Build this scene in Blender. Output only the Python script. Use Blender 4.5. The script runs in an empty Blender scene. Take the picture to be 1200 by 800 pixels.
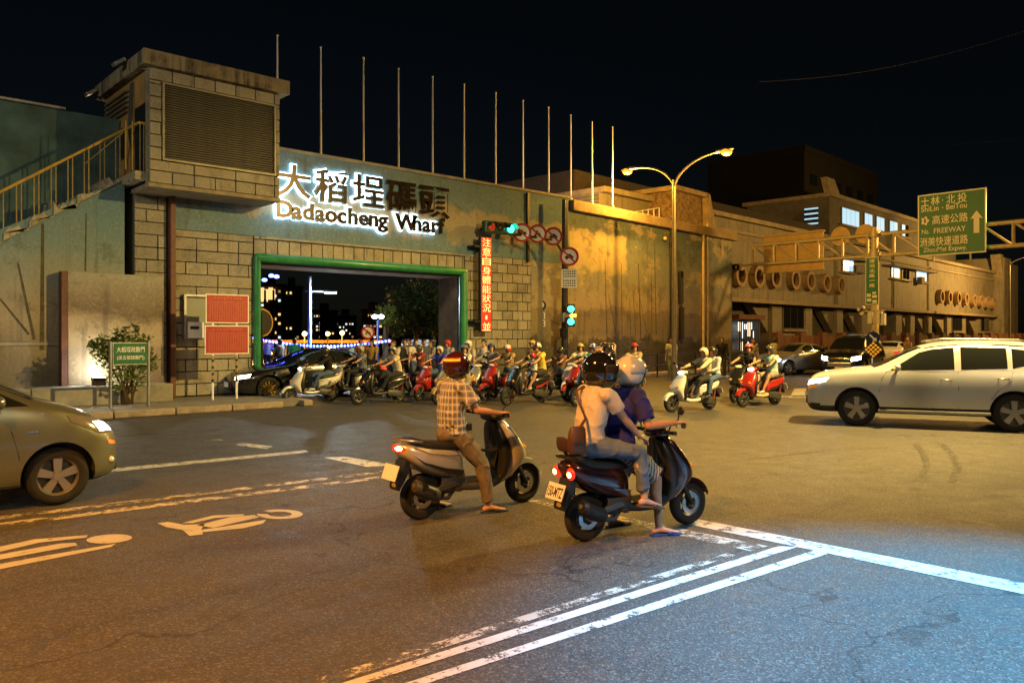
import bpy, bmesh, math, random
from mathutils import Vector as V, Matrix, noise
from mathutils.bvhtree import BVHTree
random.seed(7)
R = math.radians
scene = bpy.context.scene
C = scene.collection
# ------------------------------------------------------------------ camera
H, F, HY = 1.80, 930.0, 392.0          # eye height, focal length and horizon row (1200 px wide photograph)
YAW = math.atan2(1020, F)
dv = V((math.cos(YAW), math.sin(YAW), 0)); rv = V((math.sin(YAW), -math.cos(YAW), 0))
cam_data = bpy.data.cameras.new('camera'); cam = bpy.data.objects.new('camera', cam_data); C.objects.link(cam)
cam_data.sensor_width = 36; cam_data.lens = F/1200*36; cam_data.shift_y = -(400-HY)/1200
cam_data.clip_start = .05; cam_data.clip_end = 3000
cam.location = (0, 0, H); cam.rotation_euler = (R(90), 0, YAW-R(90))
scene.camera = cam
# ------------------------------------------------------------------ night sky, moonless: very weak sky and "sun"
world = bpy.data.worlds.new('World'); scene.world = world; world.use_nodes = True
wn = world.node_tree.nodes; wl = world.node_tree.links
sky = wn.new('ShaderNodeTexSky'); sky.sky_type = 'NISHITA'; sky.sun_disc = False
sky.sun_elevation = R(20); sky.sun_rotation = R(200)
wn['Background'].inputs['Strength'].default_value = .0007
wl.new(sky.outputs[0], wn['Background'].inputs['Color'])
sun_d = bpy.data.lights.new('moon', 'SUN'); sun_d.energy = .004; sun_d.angle = R(2); sun_d.color = (.8, .88, 1)
sun = bpy.data.objects.new('moon', sun_d); C.objects.link(sun); sun.rotation_euler = (R(50), 0, R(-30)); sun.location = (0, 0, 60)
vs = scene.view_settings; vs.view_transform = 'Standard'; vs.look = 'None'; vs.gamma = 1; vs.exposure = 0; vs.use_curve_mapping = False
scene.render.engine = 'CYCLES'
cy = scene.cycles; cy.use_denoising = True; cy.max_bounces = 6; cy.diffuse_bounces = 3; cy.glossy_bounces = 3
cy.transparent_max_bounces = 8; cy.sample_clamp_indirect = 6; cy.caustics_reflective = False; cy.caustics_refractive = False

def ray(px): return dv + rv*((px-600)/F)
def gp(px, py, z=0.0):
    D = (H-z)*F/(py-HY); p = ray(px)*D; p.z = z; return p
def at(px, D, z=0.0):
    p = ray(px)*D; p.z = z; return p
def zat(py, D): return H+(HY-py)*D/F
def wp(px, py, Y):
    d = ray(px); D = Y/d.y; return V((d.x*D, Y, H+(HY-py)*D/F))
def lp(px, py, P0, ang):
    "pixel -> (distance along, height) on the vertical plane through P0 running at ang"
    u = V((math.cos(ang), math.sin(ang), 0)); n = V((-u.y, u.x, 0)); d = ray(px)
    D = n.dot(P0)/n.dot(d); p = d*D
    return (p-P0).dot(u), H+(HY-py)*D/F

# ------------------------------------------------------------------ objects
def tag(o, label=None, cat=None, group=None, kind=None):
    if label: o['label'] = label
    if cat: o['category'] = cat
    if group: o['group'] = group
    if kind: o['kind'] = kind
    return o
def thing(name, label, cat, loc=(0, 0, 0), rz=0, group=None):
    o = bpy.data.objects.new(name, None); C.objects.link(o); o.empty_display_size = .2
    o.location = loc; o.rotation_euler = (0, 0, rz)
    return tag(o, label, cat, group)
def link(name, me, m, parent=None):
    o = bpy.data.objects.new(name, me); C.objects.link(o)
    if m is not None and not me.materials: me.materials.append(m)
    o.parent = parent
    return o
def inst(src, parent, loc=None, rot=None, name=None):
    o = src.copy(); C.objects.link(o); o.parent = parent
    if name: o.name = name
    if loc is not None: o.location = loc
    if rot is not None: o.rotation_euler = rot
    return o
def copy_tree(o, parent=None):
    c = o.copy(); C.objects.link(c); c.parent = parent
    for ch in list(o.children): copy_tree(ch, c)
    return c
def set_mat(o, m):
    "give one copy its own material while the mesh stays shared"
    for s in o.material_slots: s.link = 'OBJECT'; s.material = m

class MB:
    def __init__(s): s.v = []; s.f = []; s.mi = []; s.m = 0
    def add(s, vs_, fs_):
        b = len(s.v); s.v += [V(p) for p in vs_]
        for f in fs_: s.f.append([i+b for i in f]); s.mi.append(s.m)
    def box(s, c, d, rot=None):
        c = V(c); x, y, z = d[0]/2, d[1]/2, d[2]/2
        pts = [V((i*x, j*y, k*z)) for k in (-1, 1) for j in (-1, 1) for i in (-1, 1)]
        if rot is not None: pts = [rot @ p for p in pts]
        s.add([p+c for p in pts], [(0, 2, 3, 1), (4, 5, 7, 6), (0, 1, 5, 4), (2, 6, 7, 3), (0, 4, 6, 2), (1, 3, 7, 5)]); return s
    def bb(s, a, b):
        return s.box([(a[i]+b[i])/2 for i in range(3)], [abs(b[i]-a[i]) for i in range(3)])
    def loft(s, rings, cap=True, closed=True):
        n = len(rings[0]); b = len(s.v); fs = []
        for r in rings: s.v += [V(p) for p in r]
        for i in range(len(rings)-1):
            for j in range(n if closed else n-1):
                k = (j+1) % n
                fs.append((b+i*n+j, b+i*n+k, b+(i+1)*n+k, b+(i+1)*n+j))
        if cap:
            fs.append(tuple(b+j for j in reversed(range(n)))); fs.append(tuple(b+(len(rings)-1)*n+j for j in range(n)))
        s.f += [list(f) for f in fs]; s.mi += [s.m]*len(fs); return s
    def path(s, pts, r, n=8, cap=True):
        pts = [V(p) for p in pts]; rs = r if isinstance(r, (list, tuple)) else [r]*len(pts)
        t = (pts[1]-pts[0]).normalized(); up = V((0, 0, 1)) if abs(t.z) < .9 else V((1, 0, 0))
        a = t.cross(up).normalized(); rings = []
        for i, p in enumerate(pts):
            if i == 0: t2 = pts[1]-pts[0]
            elif i == len(pts)-1: t2 = pts[-1]-pts[-2]
            else: t2 = (pts[i+1]-pts[i]).normalized()+(pts[i]-pts[i-1]).normalized()
            t2.normalize(); a = (a-t2*a.dot(t2)).normalized(); b = t2.cross(a)
            rings.append([p+(a*math.cos(q)+b*math.sin(q))*rs[i] for q in [2*math.pi*k/n for k in range(n)]])
        return s.loft(rings, cap)
    def bar(s, p, q, r, n=8, r2=None): return s.path([p, q], [r, r if r2 is None else r2], n)
    def ball(s, c, r, M=None, nu=12, nv=8, z0=-1, z1=1):
        if not isinstance(r, (tuple, list)): r = (r, r, r)
        c = V(c); rings = []
        a0, a1 = math.asin(max(-1, min(1, z0))), math.asin(max(-1, min(1, z1)))
        for i in range(nv+1):
            t = a0+(a1-a0)*i/nv; t = max(-1.5, min(1.5, t)); k = math.cos(t)
            ring = [V((r[0]*k*math.cos(2*math.pi*j/nu), r[1]*k*math.sin(2*math.pi*j/nu), r[2]*math.sin(t))) for j in range(nu)]
            rings.append([c+(M @ p if M is not None else p) for p in ring])
        return s.loft(rings)
    def prism(s, poly, ex):
        poly = [V(p) for p in poly]; ex = V(ex); n = len(poly)
        s.add(poly+[p+ex for p in poly], [tuple(reversed(range(n))), tuple(range(n, 2*n))]+[(i, (i+1) % n, n+(i+1) % n, n+i) for i in range(n)]); return s
    def ringdisc(s, c, r0, r1, a, b, n=24, h=0, ax=None):
        "flat ring (r0 inner) spanned by unit vectors a, b; h thickness along ax"
        c = V(c); P = lambda r, t: c+(V(a)*math.cos(t)+V(b)*math.sin(t))*r
        ts = [2*math.pi*k/n for k in range(n)]
        if r0 <= 0: return s.prism([P(r1, t) for t in ts], V(ax)*h)
        ax = V(ax)
        return s.loft([[P(r0, t) for t in ts], [P(r1, t) for t in ts], [P(r1, t)+ax*h for t in ts], [P(r0, t)+ax*h for t in ts], [P(r0, t) for t in ts]], cap=False)
    def build(s, name, m, parent=None, smooth=False, off=None, bevel=0, sub=0, fix=True):
        me = bpy.data.meshes.new(name)
        o0 = V(off) if off is not None else (V(parent.location) if off is None and parent is not None and getattr(s, 'world', False) else V((0, 0, 0)))
        me.from_pydata([tuple(p-o0) for p in s.v], [], s.f)
        if fix:
            b = bmesh.new(); b.from_mesh(me); bmesh.ops.recalc_face_normals(b, faces=b.faces); b.to_mesh(me); b.free()
        ms = m if isinstance(m, (list, tuple)) else [m]
        for q in ms: me.materials.append(q)
        if len(ms) > 1 and len(me.polygons) == len(s.mi):
            me.polygons.foreach_set('material_index', s.mi)
        if smooth:
            me.polygons.foreach_set('use_smooth', [True]*len(me.polygons))
            if smooth is not True: me.set_sharp_from_angle(angle=R(smooth))
        o = link(name, me, None, parent)
        if bevel:
            md = o.modifiers.new('bevel', 'BEVEL'); md.width = bevel; md.segments = 2; md.limit_method = 'ANGLE'; md.angle_limit = R(40)
        if sub:
            md = o.modifiers.new('sub', 'SUBSURF'); md.levels = sub; md.render_levels = sub
        return o
def WB():
    m = MB(); m.world = True; return m
def baked(o):
    "mesh of an object with its modifiers applied"
    dg = bpy.context.evaluated_depsgraph_get(); dg.update()
    return bpy.data.meshes.new_from_object(o.evaluated_get(dg))
def bake(o):
    me = baked(o); old = o.data; o.modifiers.clear(); o.data = me
    if old.users == 0: bpy.data.meshes.remove(old)
    return o
def sup(cx, cy_, cz, hw, hh, n=20, e=2.6, axis='x'):
    "superellipse ring across x (in the yz plane) or across z (in the xy plane)"
    out = []
    for k in range(n):
        t = 2*math.pi*k/n; c, s_ = math.cos(t), math.sin(t)
        a = math.copysign(abs(c)**(2/e), c)*hw; b = math.copysign(abs(s_)**(2/e), s_)*hh
        out.append(V((cx, cy_+a, cz+b)) if axis == 'x' else V((cx+b, cy_+a, cz)))
    return out
TXT = {}
def text(name, s, size, m, parent, loc, rot, extrude=.004, offset=0, align='CENTER', sx=1, sy=1):
    cu = bpy.data.curves.new(name, 'FONT'); cu.body = s; cu.size = size; cu.extrude = extrude; cu.offset = offset
    cu.align_x = align; cu.align_y = 'CENTER'; cu.resolution_u = 3
    o = bpy.data.objects.new(name, cu); C.objects.link(o)
    me = baked(o); bpy.data.objects.remove(o); bpy.data.curves.remove(cu)
    me.name = name; me.materials.clear(); me.materials.append(m)
    o = link(name, me, None, parent); o.location = loc; o.rotation_euler = rot; o.scale = (sx, sy, 1)
    return o
# ------------------------------------------------------------------ materials
MATS = {}
def mat(name, col, rough=.6, metal=0, var=0, scale=4, bump=0, bscale=None, emit=None, es=0, coat=0, col2=None, detail=6, alpha=None, sample=True, spec=.5):
    m = bpy.data.materials.new(name); m.use_nodes = True; nt = m.node_tree; n, l = nt.nodes, nt.links; b = n['Principled BSDF']
    col = tuple(col)+(1,) if len(col) == 3 else col
    b.inputs['Base Color'].default_value = col; b.inputs['Roughness'].default_value = rough; b.inputs['Metallic'].default_value = metal
    b.inputs['Coat Weight'].default_value = coat; b.inputs['Coat Roughness'].default_value = .06
    b.inputs['Specular IOR Level'].default_value = spec
    if emit: b.inputs['Emission Color'].default_value = tuple(emit)+(1,); b.inputs['Emission Strength'].default_value = es
    if var or bump or col2:
        tc = n.new('ShaderNodeTexCoord')
        nz = n.new('ShaderNodeTexNoise'); nz.inputs['Scale'].default_value = scale; nz.inputs['Detail'].default_value = detail; nz.inputs['Roughness'].default_value = .65
        l.new(tc.outputs['Object'], nz.inputs['Vector'])
        if var or col2:
            rp = n.new('ShaderNodeValToRGB'); rp.color_ramp.elements[0].position = .32; rp.color_ramp.elements[1].position = .7
            c2 = tuple(col2)+(1,) if col2 else tuple(min(1, c*(1+var)) for c in col[:3])+(1,)
            c1 = col if col2 else tuple(c*(1-var) for c in col[:3])+(1,)
            rp.color_ramp.elements[0].color = c1; rp.color_ramp.elements[1].color = c2
            l.new(nz.outputs['Fac'], rp.inputs[0]); l.new(rp.outputs[0], b.inputs['Base Color'])
        if bump:
            nb = n.new('ShaderNodeTexNoise'); nb.inputs['Scale'].default_value = bscale or scale*6; nb.inputs['Detail'].default_value = 4
            l.new(tc.outputs['Object'], nb.inputs['Vector'])
            bp = n.new('ShaderNodeBump'); bp.inputs['Strength'].default_value = bump; bp.inputs['Distance'].default_value = .02
            l.new(nb.outputs['Fac'], bp.inputs['Height']); l.new(bp.outputs[0], b.inputs['Normal'])
    if not sample: m.cycles.emission_sampling = 'NONE'
    MATS[name] = m; return m
class NT:
    "tiny node helper"
    def __init__(s, name, rough=.7):
        s.m = bpy.data.materials.new(name); s.m.use_nodes = True; s.t = s.m.node_tree; s.n = s.t.nodes; s.l = s.t.links; s.b = s.n['Principled BSDF']
        s.b.inputs['Roughness'].default_value = rough
        s.tc = s.n.new('ShaderNodeTexCoord'); s.obj = s.tc.outputs['Object']; MATS[name] = s.m
    def xyz(s):
        x = s.n.new('ShaderNodeSeparateXYZ'); s.l.new(s.obj, x.inputs[0]); return x.outputs
    def val(s, sock, v):
        if hasattr(v, 'is_linked') or isinstance(v, bpy.types.NodeSocket): s.l.new(v, sock)
        else: sock.default_value = v
    def math(s, op, a, b=0.0, c=0.0, clamp=False):
        q = s.n.new('ShaderNodeMath'); q.operation = op; q.use_clamp = clamp; s.val(q.inputs[0], a); s.val(q.inputs[1], b); s.val(q.inputs[2], c); return q.outputs[0]
    def noise(s, scale, detail=6, rough=.6, vec=None, stretch=None):
        q = s.n.new('ShaderNodeTexNoise'); q.inputs['Scale'].default_value = scale; q.inputs['Detail'].default_value = detail; q.inputs['Roughness'].default_value = rough
        v = vec or s.obj
        if stretch:
            mp = s.n.new('ShaderNodeMapping'); mp.inputs['Scale'].default_value = stretch; s.l.new(v, mp.inputs[0]); v = mp.outputs[0]
        s.l.new(v, q.inputs['Vector']); return q.outputs['Fac']
    def ramp(s, fac, stops, interp='LINEAR'):
        q = s.n.new('ShaderNodeValToRGB'); q.color_ramp.interpolation = interp; e = q.color_ramp.elements
        while len(e) < len(stops): e.new(.5)
        for k, (p, c) in enumerate(stops): e[k].position = p; e[k].color = tuple(c)+(1,) if len(c) == 3 else c
        s.l.new(fac, q.inputs[0]); return q.outputs[0]
    def step(s, v, a, b):
        q = s.n.new('ShaderNodeMapRange'); q.interpolation_type = 'SMOOTHSTEP'; s.val(q.inputs[0], v); q.inputs[1].default_value = a; q.inputs[2].default_value = b; return q.outputs[0]
    def mix(s, f, a, b):
        q = s.n.new('ShaderNodeMix'); q.data_type = 'RGBA'; s.val(q.inputs[0], f)
        for i, c in ((6, a), (7, b)):
            if isinstance(c, (tuple, list)): q.inputs[i].default_value = tuple(c)+(1,) if len(c) == 3 else c
            else: s.l.new(c, q.inputs[i])
        return q.outputs[2]
    def color(s, c): s.l.new(c, s.b.inputs['Base Color'])
    def bump(s, h, st=.3, dist=.02):
        q = s.n.new('ShaderNodeBump'); q.inputs['Strength'].default_value = st; q.inputs['Distance'].default_value = dist; s.l.new(h, q.inputs['Height']); s.l.new(q.outputs[0], s.b.inputs['Normal'])

M_black = mat('black plastic', (.012, .012, .013), .45)
M_dark = mat('dark metal', (.03, .03, .032), .45, .6)
M_rubber = mat('tyre rubber', (.012, .012, .012), .85, var=.3, scale=20)
M_steel = mat('galvanised steel', (.32, .33, .33), .45, .7, var=.2, scale=6)
M_white = mat('white paint', (.7, .7, .68), .5, var=.08, scale=5)
M_conc = mat('concrete', (.26, .25, .22), .9, var=.3, scale=2.2, bump=.3, bscale=30)
M_chrome = mat('chrome', (.6, .6, .6), .18, 1)
M_red = mat('red enamel', (.42, .025, .02), .4)
M_signwhite = mat('sign white', (.85, .85, .82), .5)
M_glass = mat('dark glass', (.012, .014, .015), .06, spec=.6)
M_lampw = mat('lamp white', (.8, .8, .8), .4, emit=(.85, .95, 1), es=25)
M_sodium = mat('sodium lamp', (.2, .07, .01), .4, emit=(1, .33, .02), es=2.0)
# ================================================================== street lamps (lights first)
def lamp_light(name, loc, energy, col, parent, size=.25, spot=None, target=None):
    ld = bpy.data.lights.new(name, 'SPOT' if spot else 'POINT'); ld.energy = energy; ld.color = col; ld.shadow_soft_size = size
    if spot: ld.spot_size = R(spot); ld.spot_blend = .7
    o = bpy.data.objects.new(name, ld); C.objects.link(o); o.location = loc; o.parent = parent
    if target is not None: o.rotation_euler = (V(target)-V(loc)).to_track_quat('-Z', 'Y').to_euler()
    return o
M_pole = mat('street lamp pole', (.17, .16, .14), .5, .3, var=.2, scale=3)
def twin_lamp(label, loc, heads, energy, col, m_bulb, z0=8.1, spot=None, aim=None):
    """street lamp: tapered pole, one curved arm and cobra head per entry of heads (dx, dy, z)"""
    t = thing('street_lamp', label, 'street lamp', loc, 0, None)
    MB().path([(0, 0, 0), (0, 0, .9), (0, 0, .95), (0, 0, z0)], [.13, .12, .095, .065], 12).build('pole', M_pole, t, 40)
    MB().box((0, 0, .02), (.42, .42, .04)).build('base_plate', M_pole, t)
    for dx, dy, z in heads:
        pts = []
        for k in range(13):
            s = k/12; pts.append((dx*s**1.5, dy*s**1.5, z0-.3+(z-z0+.3)*math.sin(s*math.pi/2)**.9))
        MB().path(pts, [.06-.025*k/12 for k in range(13)], 10).build('arm', M_pole, t, True)
        d = V((dx, dy, 0)).normalized(); n = V((-d.y, d.x, 0)); e = V((dx, dy, z))
        rings = []
        for s, w, h in ((-.08, .04, .04), (.05, .1, .07), (.25, .15, .09), (.5, .14, .075), (.66, .06, .03)):
            rings.append([e+d*s+n*(w*math.cos(q))+V((0, 0, .03+h*math.sin(q))) for q in [math.pi*2*k/14 for k in range(14)]])
        hd = MB().loft(rings).build('lamp_head', M_pole, t, True)
        c = e+d*.36+V((0, 0, -.04))
        MB().ball(c+V((0, 0, -.02)), (.21, .21, .13), nu=16, nv=10).build('lamp_glass', m_bulb, hd, True)
        lamp_light('lamp_light', c+V((0, 0, -.38)), energy, col, hd, .14, spot, (V(aim)-V(loc)) if aim else None)
    return t
SOD = (1, .49, .06)
L0 = at(790, 31.3)
twin_lamp('tall twin-arm street lamp lit orange in front of the mural wall', L0, [(0, -2.0, 8.65), (0, 2.0, 8.65)], 2500, SOD, M_sodium, 7.9)
M_bulb2 = mat('warm lamp glass', (.9, .7, .45), .4, emit=(1, .62, .22), es=90)
M_bulb3 = mat('white lamp glass', (.9, .9, .8), .4, emit=(1, .86, .6), es=90)
twin_lamp('street lamp on the near left kerb beyond the edge of the view', (-5.5, 3.0, 0), [(2.0, .6, 9.2)], 11000, (1, .34, .025), M_bulb2, 8.1, 62, (1.9, 4.9, 0))
twin_lamp('street lamp on the near kerb behind the viewpoint', (3.5, -9, 0), [(0, 2.4, 9.2)], 2300, (1, .74, .42), M_bulb3, 8.1, 120, (4.2, 3.5, 0))
twin_lamp('street lamp on the far right corner beyond the edge of the view', (19.5, 3.5, 0), [(-2.2, .8, 9.2)], 18000, (1, .65, .18), M_bulb3, 8.1, 112, (14, 10.5, 0))
twin_lamp('street lamp on the left kerb beyond the edge of the view beside the flood wall', (-6, 16, 0), [(2.0, -.6, 9.2)], 1150, (.98, .92, .68), M_bulb3)
twin_lamp('street lamp beyond the right edge of the view by the long building', at(1290, 38), [(-1.6, 1.2, 8.6)], 6000, (1, .54, .12), M_bulb3)
twin_lamp('slim street lamp with a curved arm before the far right pier', at(1183, 72), [(3.6, -3.2, 9.2)], 10500, (1, .54, .12), M_bulb3, 8.4)  # light in this lamp is added to brighten the far facade
# added unseen floodlight pole standing in for the blue source at the near right
t = thing('added_floodlight_pole', 'added floodlight pole beyond the view, stand-in for the unseen blue source at the near right', 'floodlight', (7.6, -2.2, 0))
MB().path([(0, 0, 0), (0, 0, 9.2)], [.10, .06], 10).build('pole', M_steel, t, 40)
hd = MB().box((-.3, .3, 9.2), (.4, .4, .2)).build('lamp_housing', M_dark, t, bevel=.02)
MB().bar((0, 0, 9.15), (-.3, .3, 9.2), .04).build('arm', M_steel, t)
MB().box((-.3, .3, 9.085), (.3, .3, .03)).build('lamp_glass', M_lampw, hd)
lamp_light('lamp_light', (-.32, .32, 9.0), 34000, (.02, .46, .88), hd, .15, spot=40, target=(-2.2, 3.1, 0))
# ================================================================== ground
a = NT('asphalt', .78)
n1 = a.noise(.22, 5, .6); n2 = a.noise(210, 2, .75); n3 = a.noise(2.5, 7, .72); n4 = a.noise(.9, 4, .6, stretch=(.10, 1.6, 1)); n5 = a.noise(38, 4, .7)
vor = a.n.new('ShaderNodeTexVoronoi'); vor.inputs['Scale'].default_value = 80; a.l.new(a.obj, vor.inputs['Vector'])
c = a.ramp(n3, [(.28, (.030, .028, .027)), (.72, (.068, .064, .059))])
c = a.mix(a.step(n1, .42, .60), c, (.05, .048, .045))
c = a.mix(a.math('MULTIPLY', a.step(n4, .52, .72), .7), c, (.020, .019, .019))
vx = a.n.new('ShaderNodeSeparateColor'); a.l.new(vor.outputs['Color'], vx.inputs[0])
c = a.mix(a.math('MULTIPLY', a.step(vx.outputs[0], .64, .95), .62), c, (.165, .152, .135))
c = a.mix(a.math('MULTIPLY', a.step(vx.outputs[1], .58, .9), .55), c, (.011, .011, .011))
c = a.mix(a.math('MULTIPLY', a.step(n5, .55, .72), .6), c, (.014, .014, .014))
# long cracks, sealed joints and oil spots
wv = a.n.new('ShaderNodeMapping'); wv.inputs['Scale'].default_value = (.16, .30, 1); a.l.new(a.obj, wv.inputs[0])
dz = a.n.new('ShaderNodeTexNoise'); dz.inputs['Scale'].default_value = 1.3; dz.inputs['Detail'].default_value = 6; a.l.new(a.obj, dz.inputs['Vector'])
vm = a.n.new('ShaderNodeVectorMath'); vm.operation = 'MULTIPLY_ADD'; a.l.new(dz.outputs['Color'], vm.inputs[0]); vm.inputs[1].default_value = (.45, .45, 0); a.l.new(wv.outputs[0], vm.inputs[2])
ck = a.n.new('ShaderNodeTexVoronoi'); ck.feature = 'DISTANCE_TO_EDGE'; ck.inputs['Scale'].default_value = 1; a.l.new(vm.outputs[0], ck.inputs['Vector'])
c = a.mix(a.math('MULTIPLY', a.step(ck.outputs['Distance'], .006, .001), .8), c, (.010, .010, .010))
sp_ = a.noise(1.7, 3, .5); c = a.mix(a.math('MULTIPLY', a.step(sp_, .68, .74), .6), c, (.016, .015, .015))
a.color(c)
a.bump(a.math('ADD', a.math('MULTIPLY', vor.outputs['Distance'], 1.3), a.math('ADD', n2, n5)), .6, .011)
a.l.new(a.ramp(n3, [(.3, (.5,)*3), (.75, (.8,)*3)]), a.b.inputs['Roughness'])
M_asph = a.m
road = MB().add([(-500, -500, 0), (700, -500, 0), (700, 900, 0), (-500, 900, 0)], [(0, 1, 2, 3)])
rm = MB(); rm.add([(-500, -500, 0), (700, -500, 0), (700, 900, 0), (-500, 900, 0)], [(0, 1, 2, 3)])
road = tag(rm.build('road', M_asph), 'grey worn asphalt road surface', None, None, 'structure')
def paint(name, col, wear, sc=7):
    a = NT(name, .6); nz = a.noise(sc, 8, .72); n2 = a.noise(70, 3, .7)
    a.color(a.ramp(a.noise(3), [(.3, tuple(x*.75 for x in col)), (.7, col)]))
    f = a.step(a.math('ADD', nz, a.math('MULTIPLY', n2, .35)), wear, wear+.12)
    tr = a.n.new('ShaderNodeBsdfTransparent'); mx = a.n.new('ShaderNodeMixShader'); out = a.n['Material Output']
    a.l.new(f, mx.inputs[0]); a.l.new(tr.outputs[0], mx.inputs[1]); a.l.new(a.b.outputs[0], mx.inputs[2]); a.l.new(mx.outputs[0], out.inputs[0])
    return a.m
M_paint = paint('worn white road paint', (.52, .51, .48), .535)
M_paint2 = paint('faded road paint', (.44, .42, .36), .62, 5)
M_paint3 = paint('road pictogram paint', (.40, .385, .33), .46, 6)
def mark(name, px, m=M_paint, z=.004):
    b = MB(); pts = [gp(x, y, 0) for x, y in px]
    for p in pts: p.z = z
    n = len(pts); b.add(pts, [tuple(range(n))]); o = b.build(name, m, road, fix=False)
    if o.data.polygons[0].normal.z < 0: o.data.flip_normals()
    return o
mark('stop_line', [(796, 604), (1300, 703), (1300, 717), (800, 613)])
mark('stop_line', [(590, 581), (606, 581), (900, 640), (880, 646)], M_paint2)
mark('lane_line', [(852, 648), (862, 651), (352, 812), (318, 812)], M_paint2)
mark('lane_line', [(912, 640), (934, 641), (392, 812), (364, 812)])
mark('lane_line', [(954, 645), (970, 649), (466, 812), (440, 812)])
mark('lane_line', [(-60, 612), (470, 549), (470, 551.5), (-60, 616)], M_paint2)
mark('lane_line', [(-60, 620), (470, 555), (470, 558), (-60, 625)], M_paint2)
mark('lane_line', [(100, 552), (358, 527.5), (362, 530), (100, 556)], M_paint)
mark('lane_dash', [(379, 536), (405, 535), (462, 545), (430, 547)], M_paint)
mark('lane_dash', [(273, 521), (285, 519), (320, 523), (312, 526)], M_paint)
mark('lane_dash', [(238, 516), (260, 514.5), (262, 516), (240, 517.5)], M_paint2)
mark('lane_dash', [(931, 455), (945, 455), (943, 463), (927, 463)], M_paint)
mark('lane_dash', [(890, 462), (1010, 468), (1010, 470), (890, 464)], M_paint2)
mark('lane_dash', [(700, 520), (760, 508), (763, 509), (704, 522)], M_paint2)
def patch_mat(name, col, wear):
    m_ = paint(name, col, wear, 3); return m_
M_patch = mat('new asphalt patch', (.030, .029, .028), .8, var=.35, scale=30, bump=.5, bscale=160)
M_skid = paint('tyre skid rubber', (.012, .012, .012), .66, 14)
def skid(pts, w):
    for a_, b_ in zip(pts, pts[1:]): mark('skid_mark', [a_, (a_[0]+w, a_[1]), (b_[0]+w, b_[1]), b_], M_skid, .003)
skid([(1068, 520), (1078, 532), (1082, 546), (1074, 560)], 9)
skid([(1098, 520), (1112, 534), (1118, 548), (1110, 566)], 10)
skid([(860, 540), (960, 528), (1040, 524)], 14)
# scooter-lane pictogram: rider strokes and helmet on the left, scooter on the right
def ell(cx, cy_, rx, ry, n=20, tilt=0): return [(cx+rx*math.cos(t), cy_+ry*math.sin(t)+tilt*rx*math.cos(t)) for t in [2*math.pi*k/n for k in range(n)]]
mark('pictogram_stroke', ell(128, 631.5, 27, 5.2, tilt=-.06), M_paint3)
mark('pictogram_stroke', [(-40, 649), (40, 632), (103, 627), (101, 630), (45, 636), (-40, 656)], M_paint3)
mark('pictogram_stroke', [(-40, 657), (70, 637), (88, 636), (91, 639), (75, 642), (-40, 663)], M_paint3)
mark('pictogram_stroke', [(-40, 668), (60, 650), (136, 637), (130, 641), (65, 654), (-40, 675)], M_paint3)
mark('pictogram_stroke', [(184, 613), (197, 611.5), (216, 615), (240, 614), (236, 620), (238, 626), (222, 628), (214, 621), (196, 618)], M_paint3)
mark('pictogram_stroke', [(213, 613), (250, 604), (287, 602.5), (284, 604.5), (252, 607), (226, 613)], M_paint3)
mark('pictogram_stroke', [(230, 615.5), (270, 606), (298, 603.5), (304, 606), (250, 618.5)], M_paint3)
mark('pictogram_stroke', [(236, 621), (290, 612.5), (312, 609), (308, 613.5), (285, 619), (238, 623.5)], M_paint3)
mark('pictogram_stroke', [(301, 602)]+[(328+27*math.cos(t), 602.5+5.6*math.sin(t)) for t in [math.pi*1.0-math.pi*1.75*k/18 for k in range(19)]]+[(328+14*math.cos(t), 602.5+3*math.sin(t)) for t in [-math.pi*.75+math.pi*1.75*k/18 for k in range(19)]], M_paint3)
# ================================================================== left flood wall, stairs, panel
YW = 21.5
M_pave = mat('pavement concrete', (.20, .19, .17), .9, var=.3, scale=3, bump=.3, bscale=40)
M_kerb = mat('kerb stone', (.30, .25, .20), .9, var=.35, scale=5, bump=.4, bscale=30)
pv = WB().bb((-30, 18.55, .0), (9.6, YW-.002, .14)); tag(pv.build('pavement', M_pave), None, None, None, 'structure')
kl = []
ke = WB().bb((-30, 18.3, 0), (-4, 18.55, .15)); kerb = tag(ke.build('kerb', M_kerb), None, None, None, 'structure')
kb = MB().box((0, 0, .075), (1.28, .25, .15)).build('kerb_stone', M_kerb, kerb, bevel=.025); kb.location = (-3.3, 18.42, 0)
for k in range(1, 10): inst(kb, kerb, (-3.3+1.3*k, 18.42, 0))
ke2 = MB().box((0, 0, .075), (.25, 3.2, .15)).build('kerb_stone', M_kerb, kerb, bevel=.025); ke2.location = (9.72, 19.9, 0)
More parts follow.
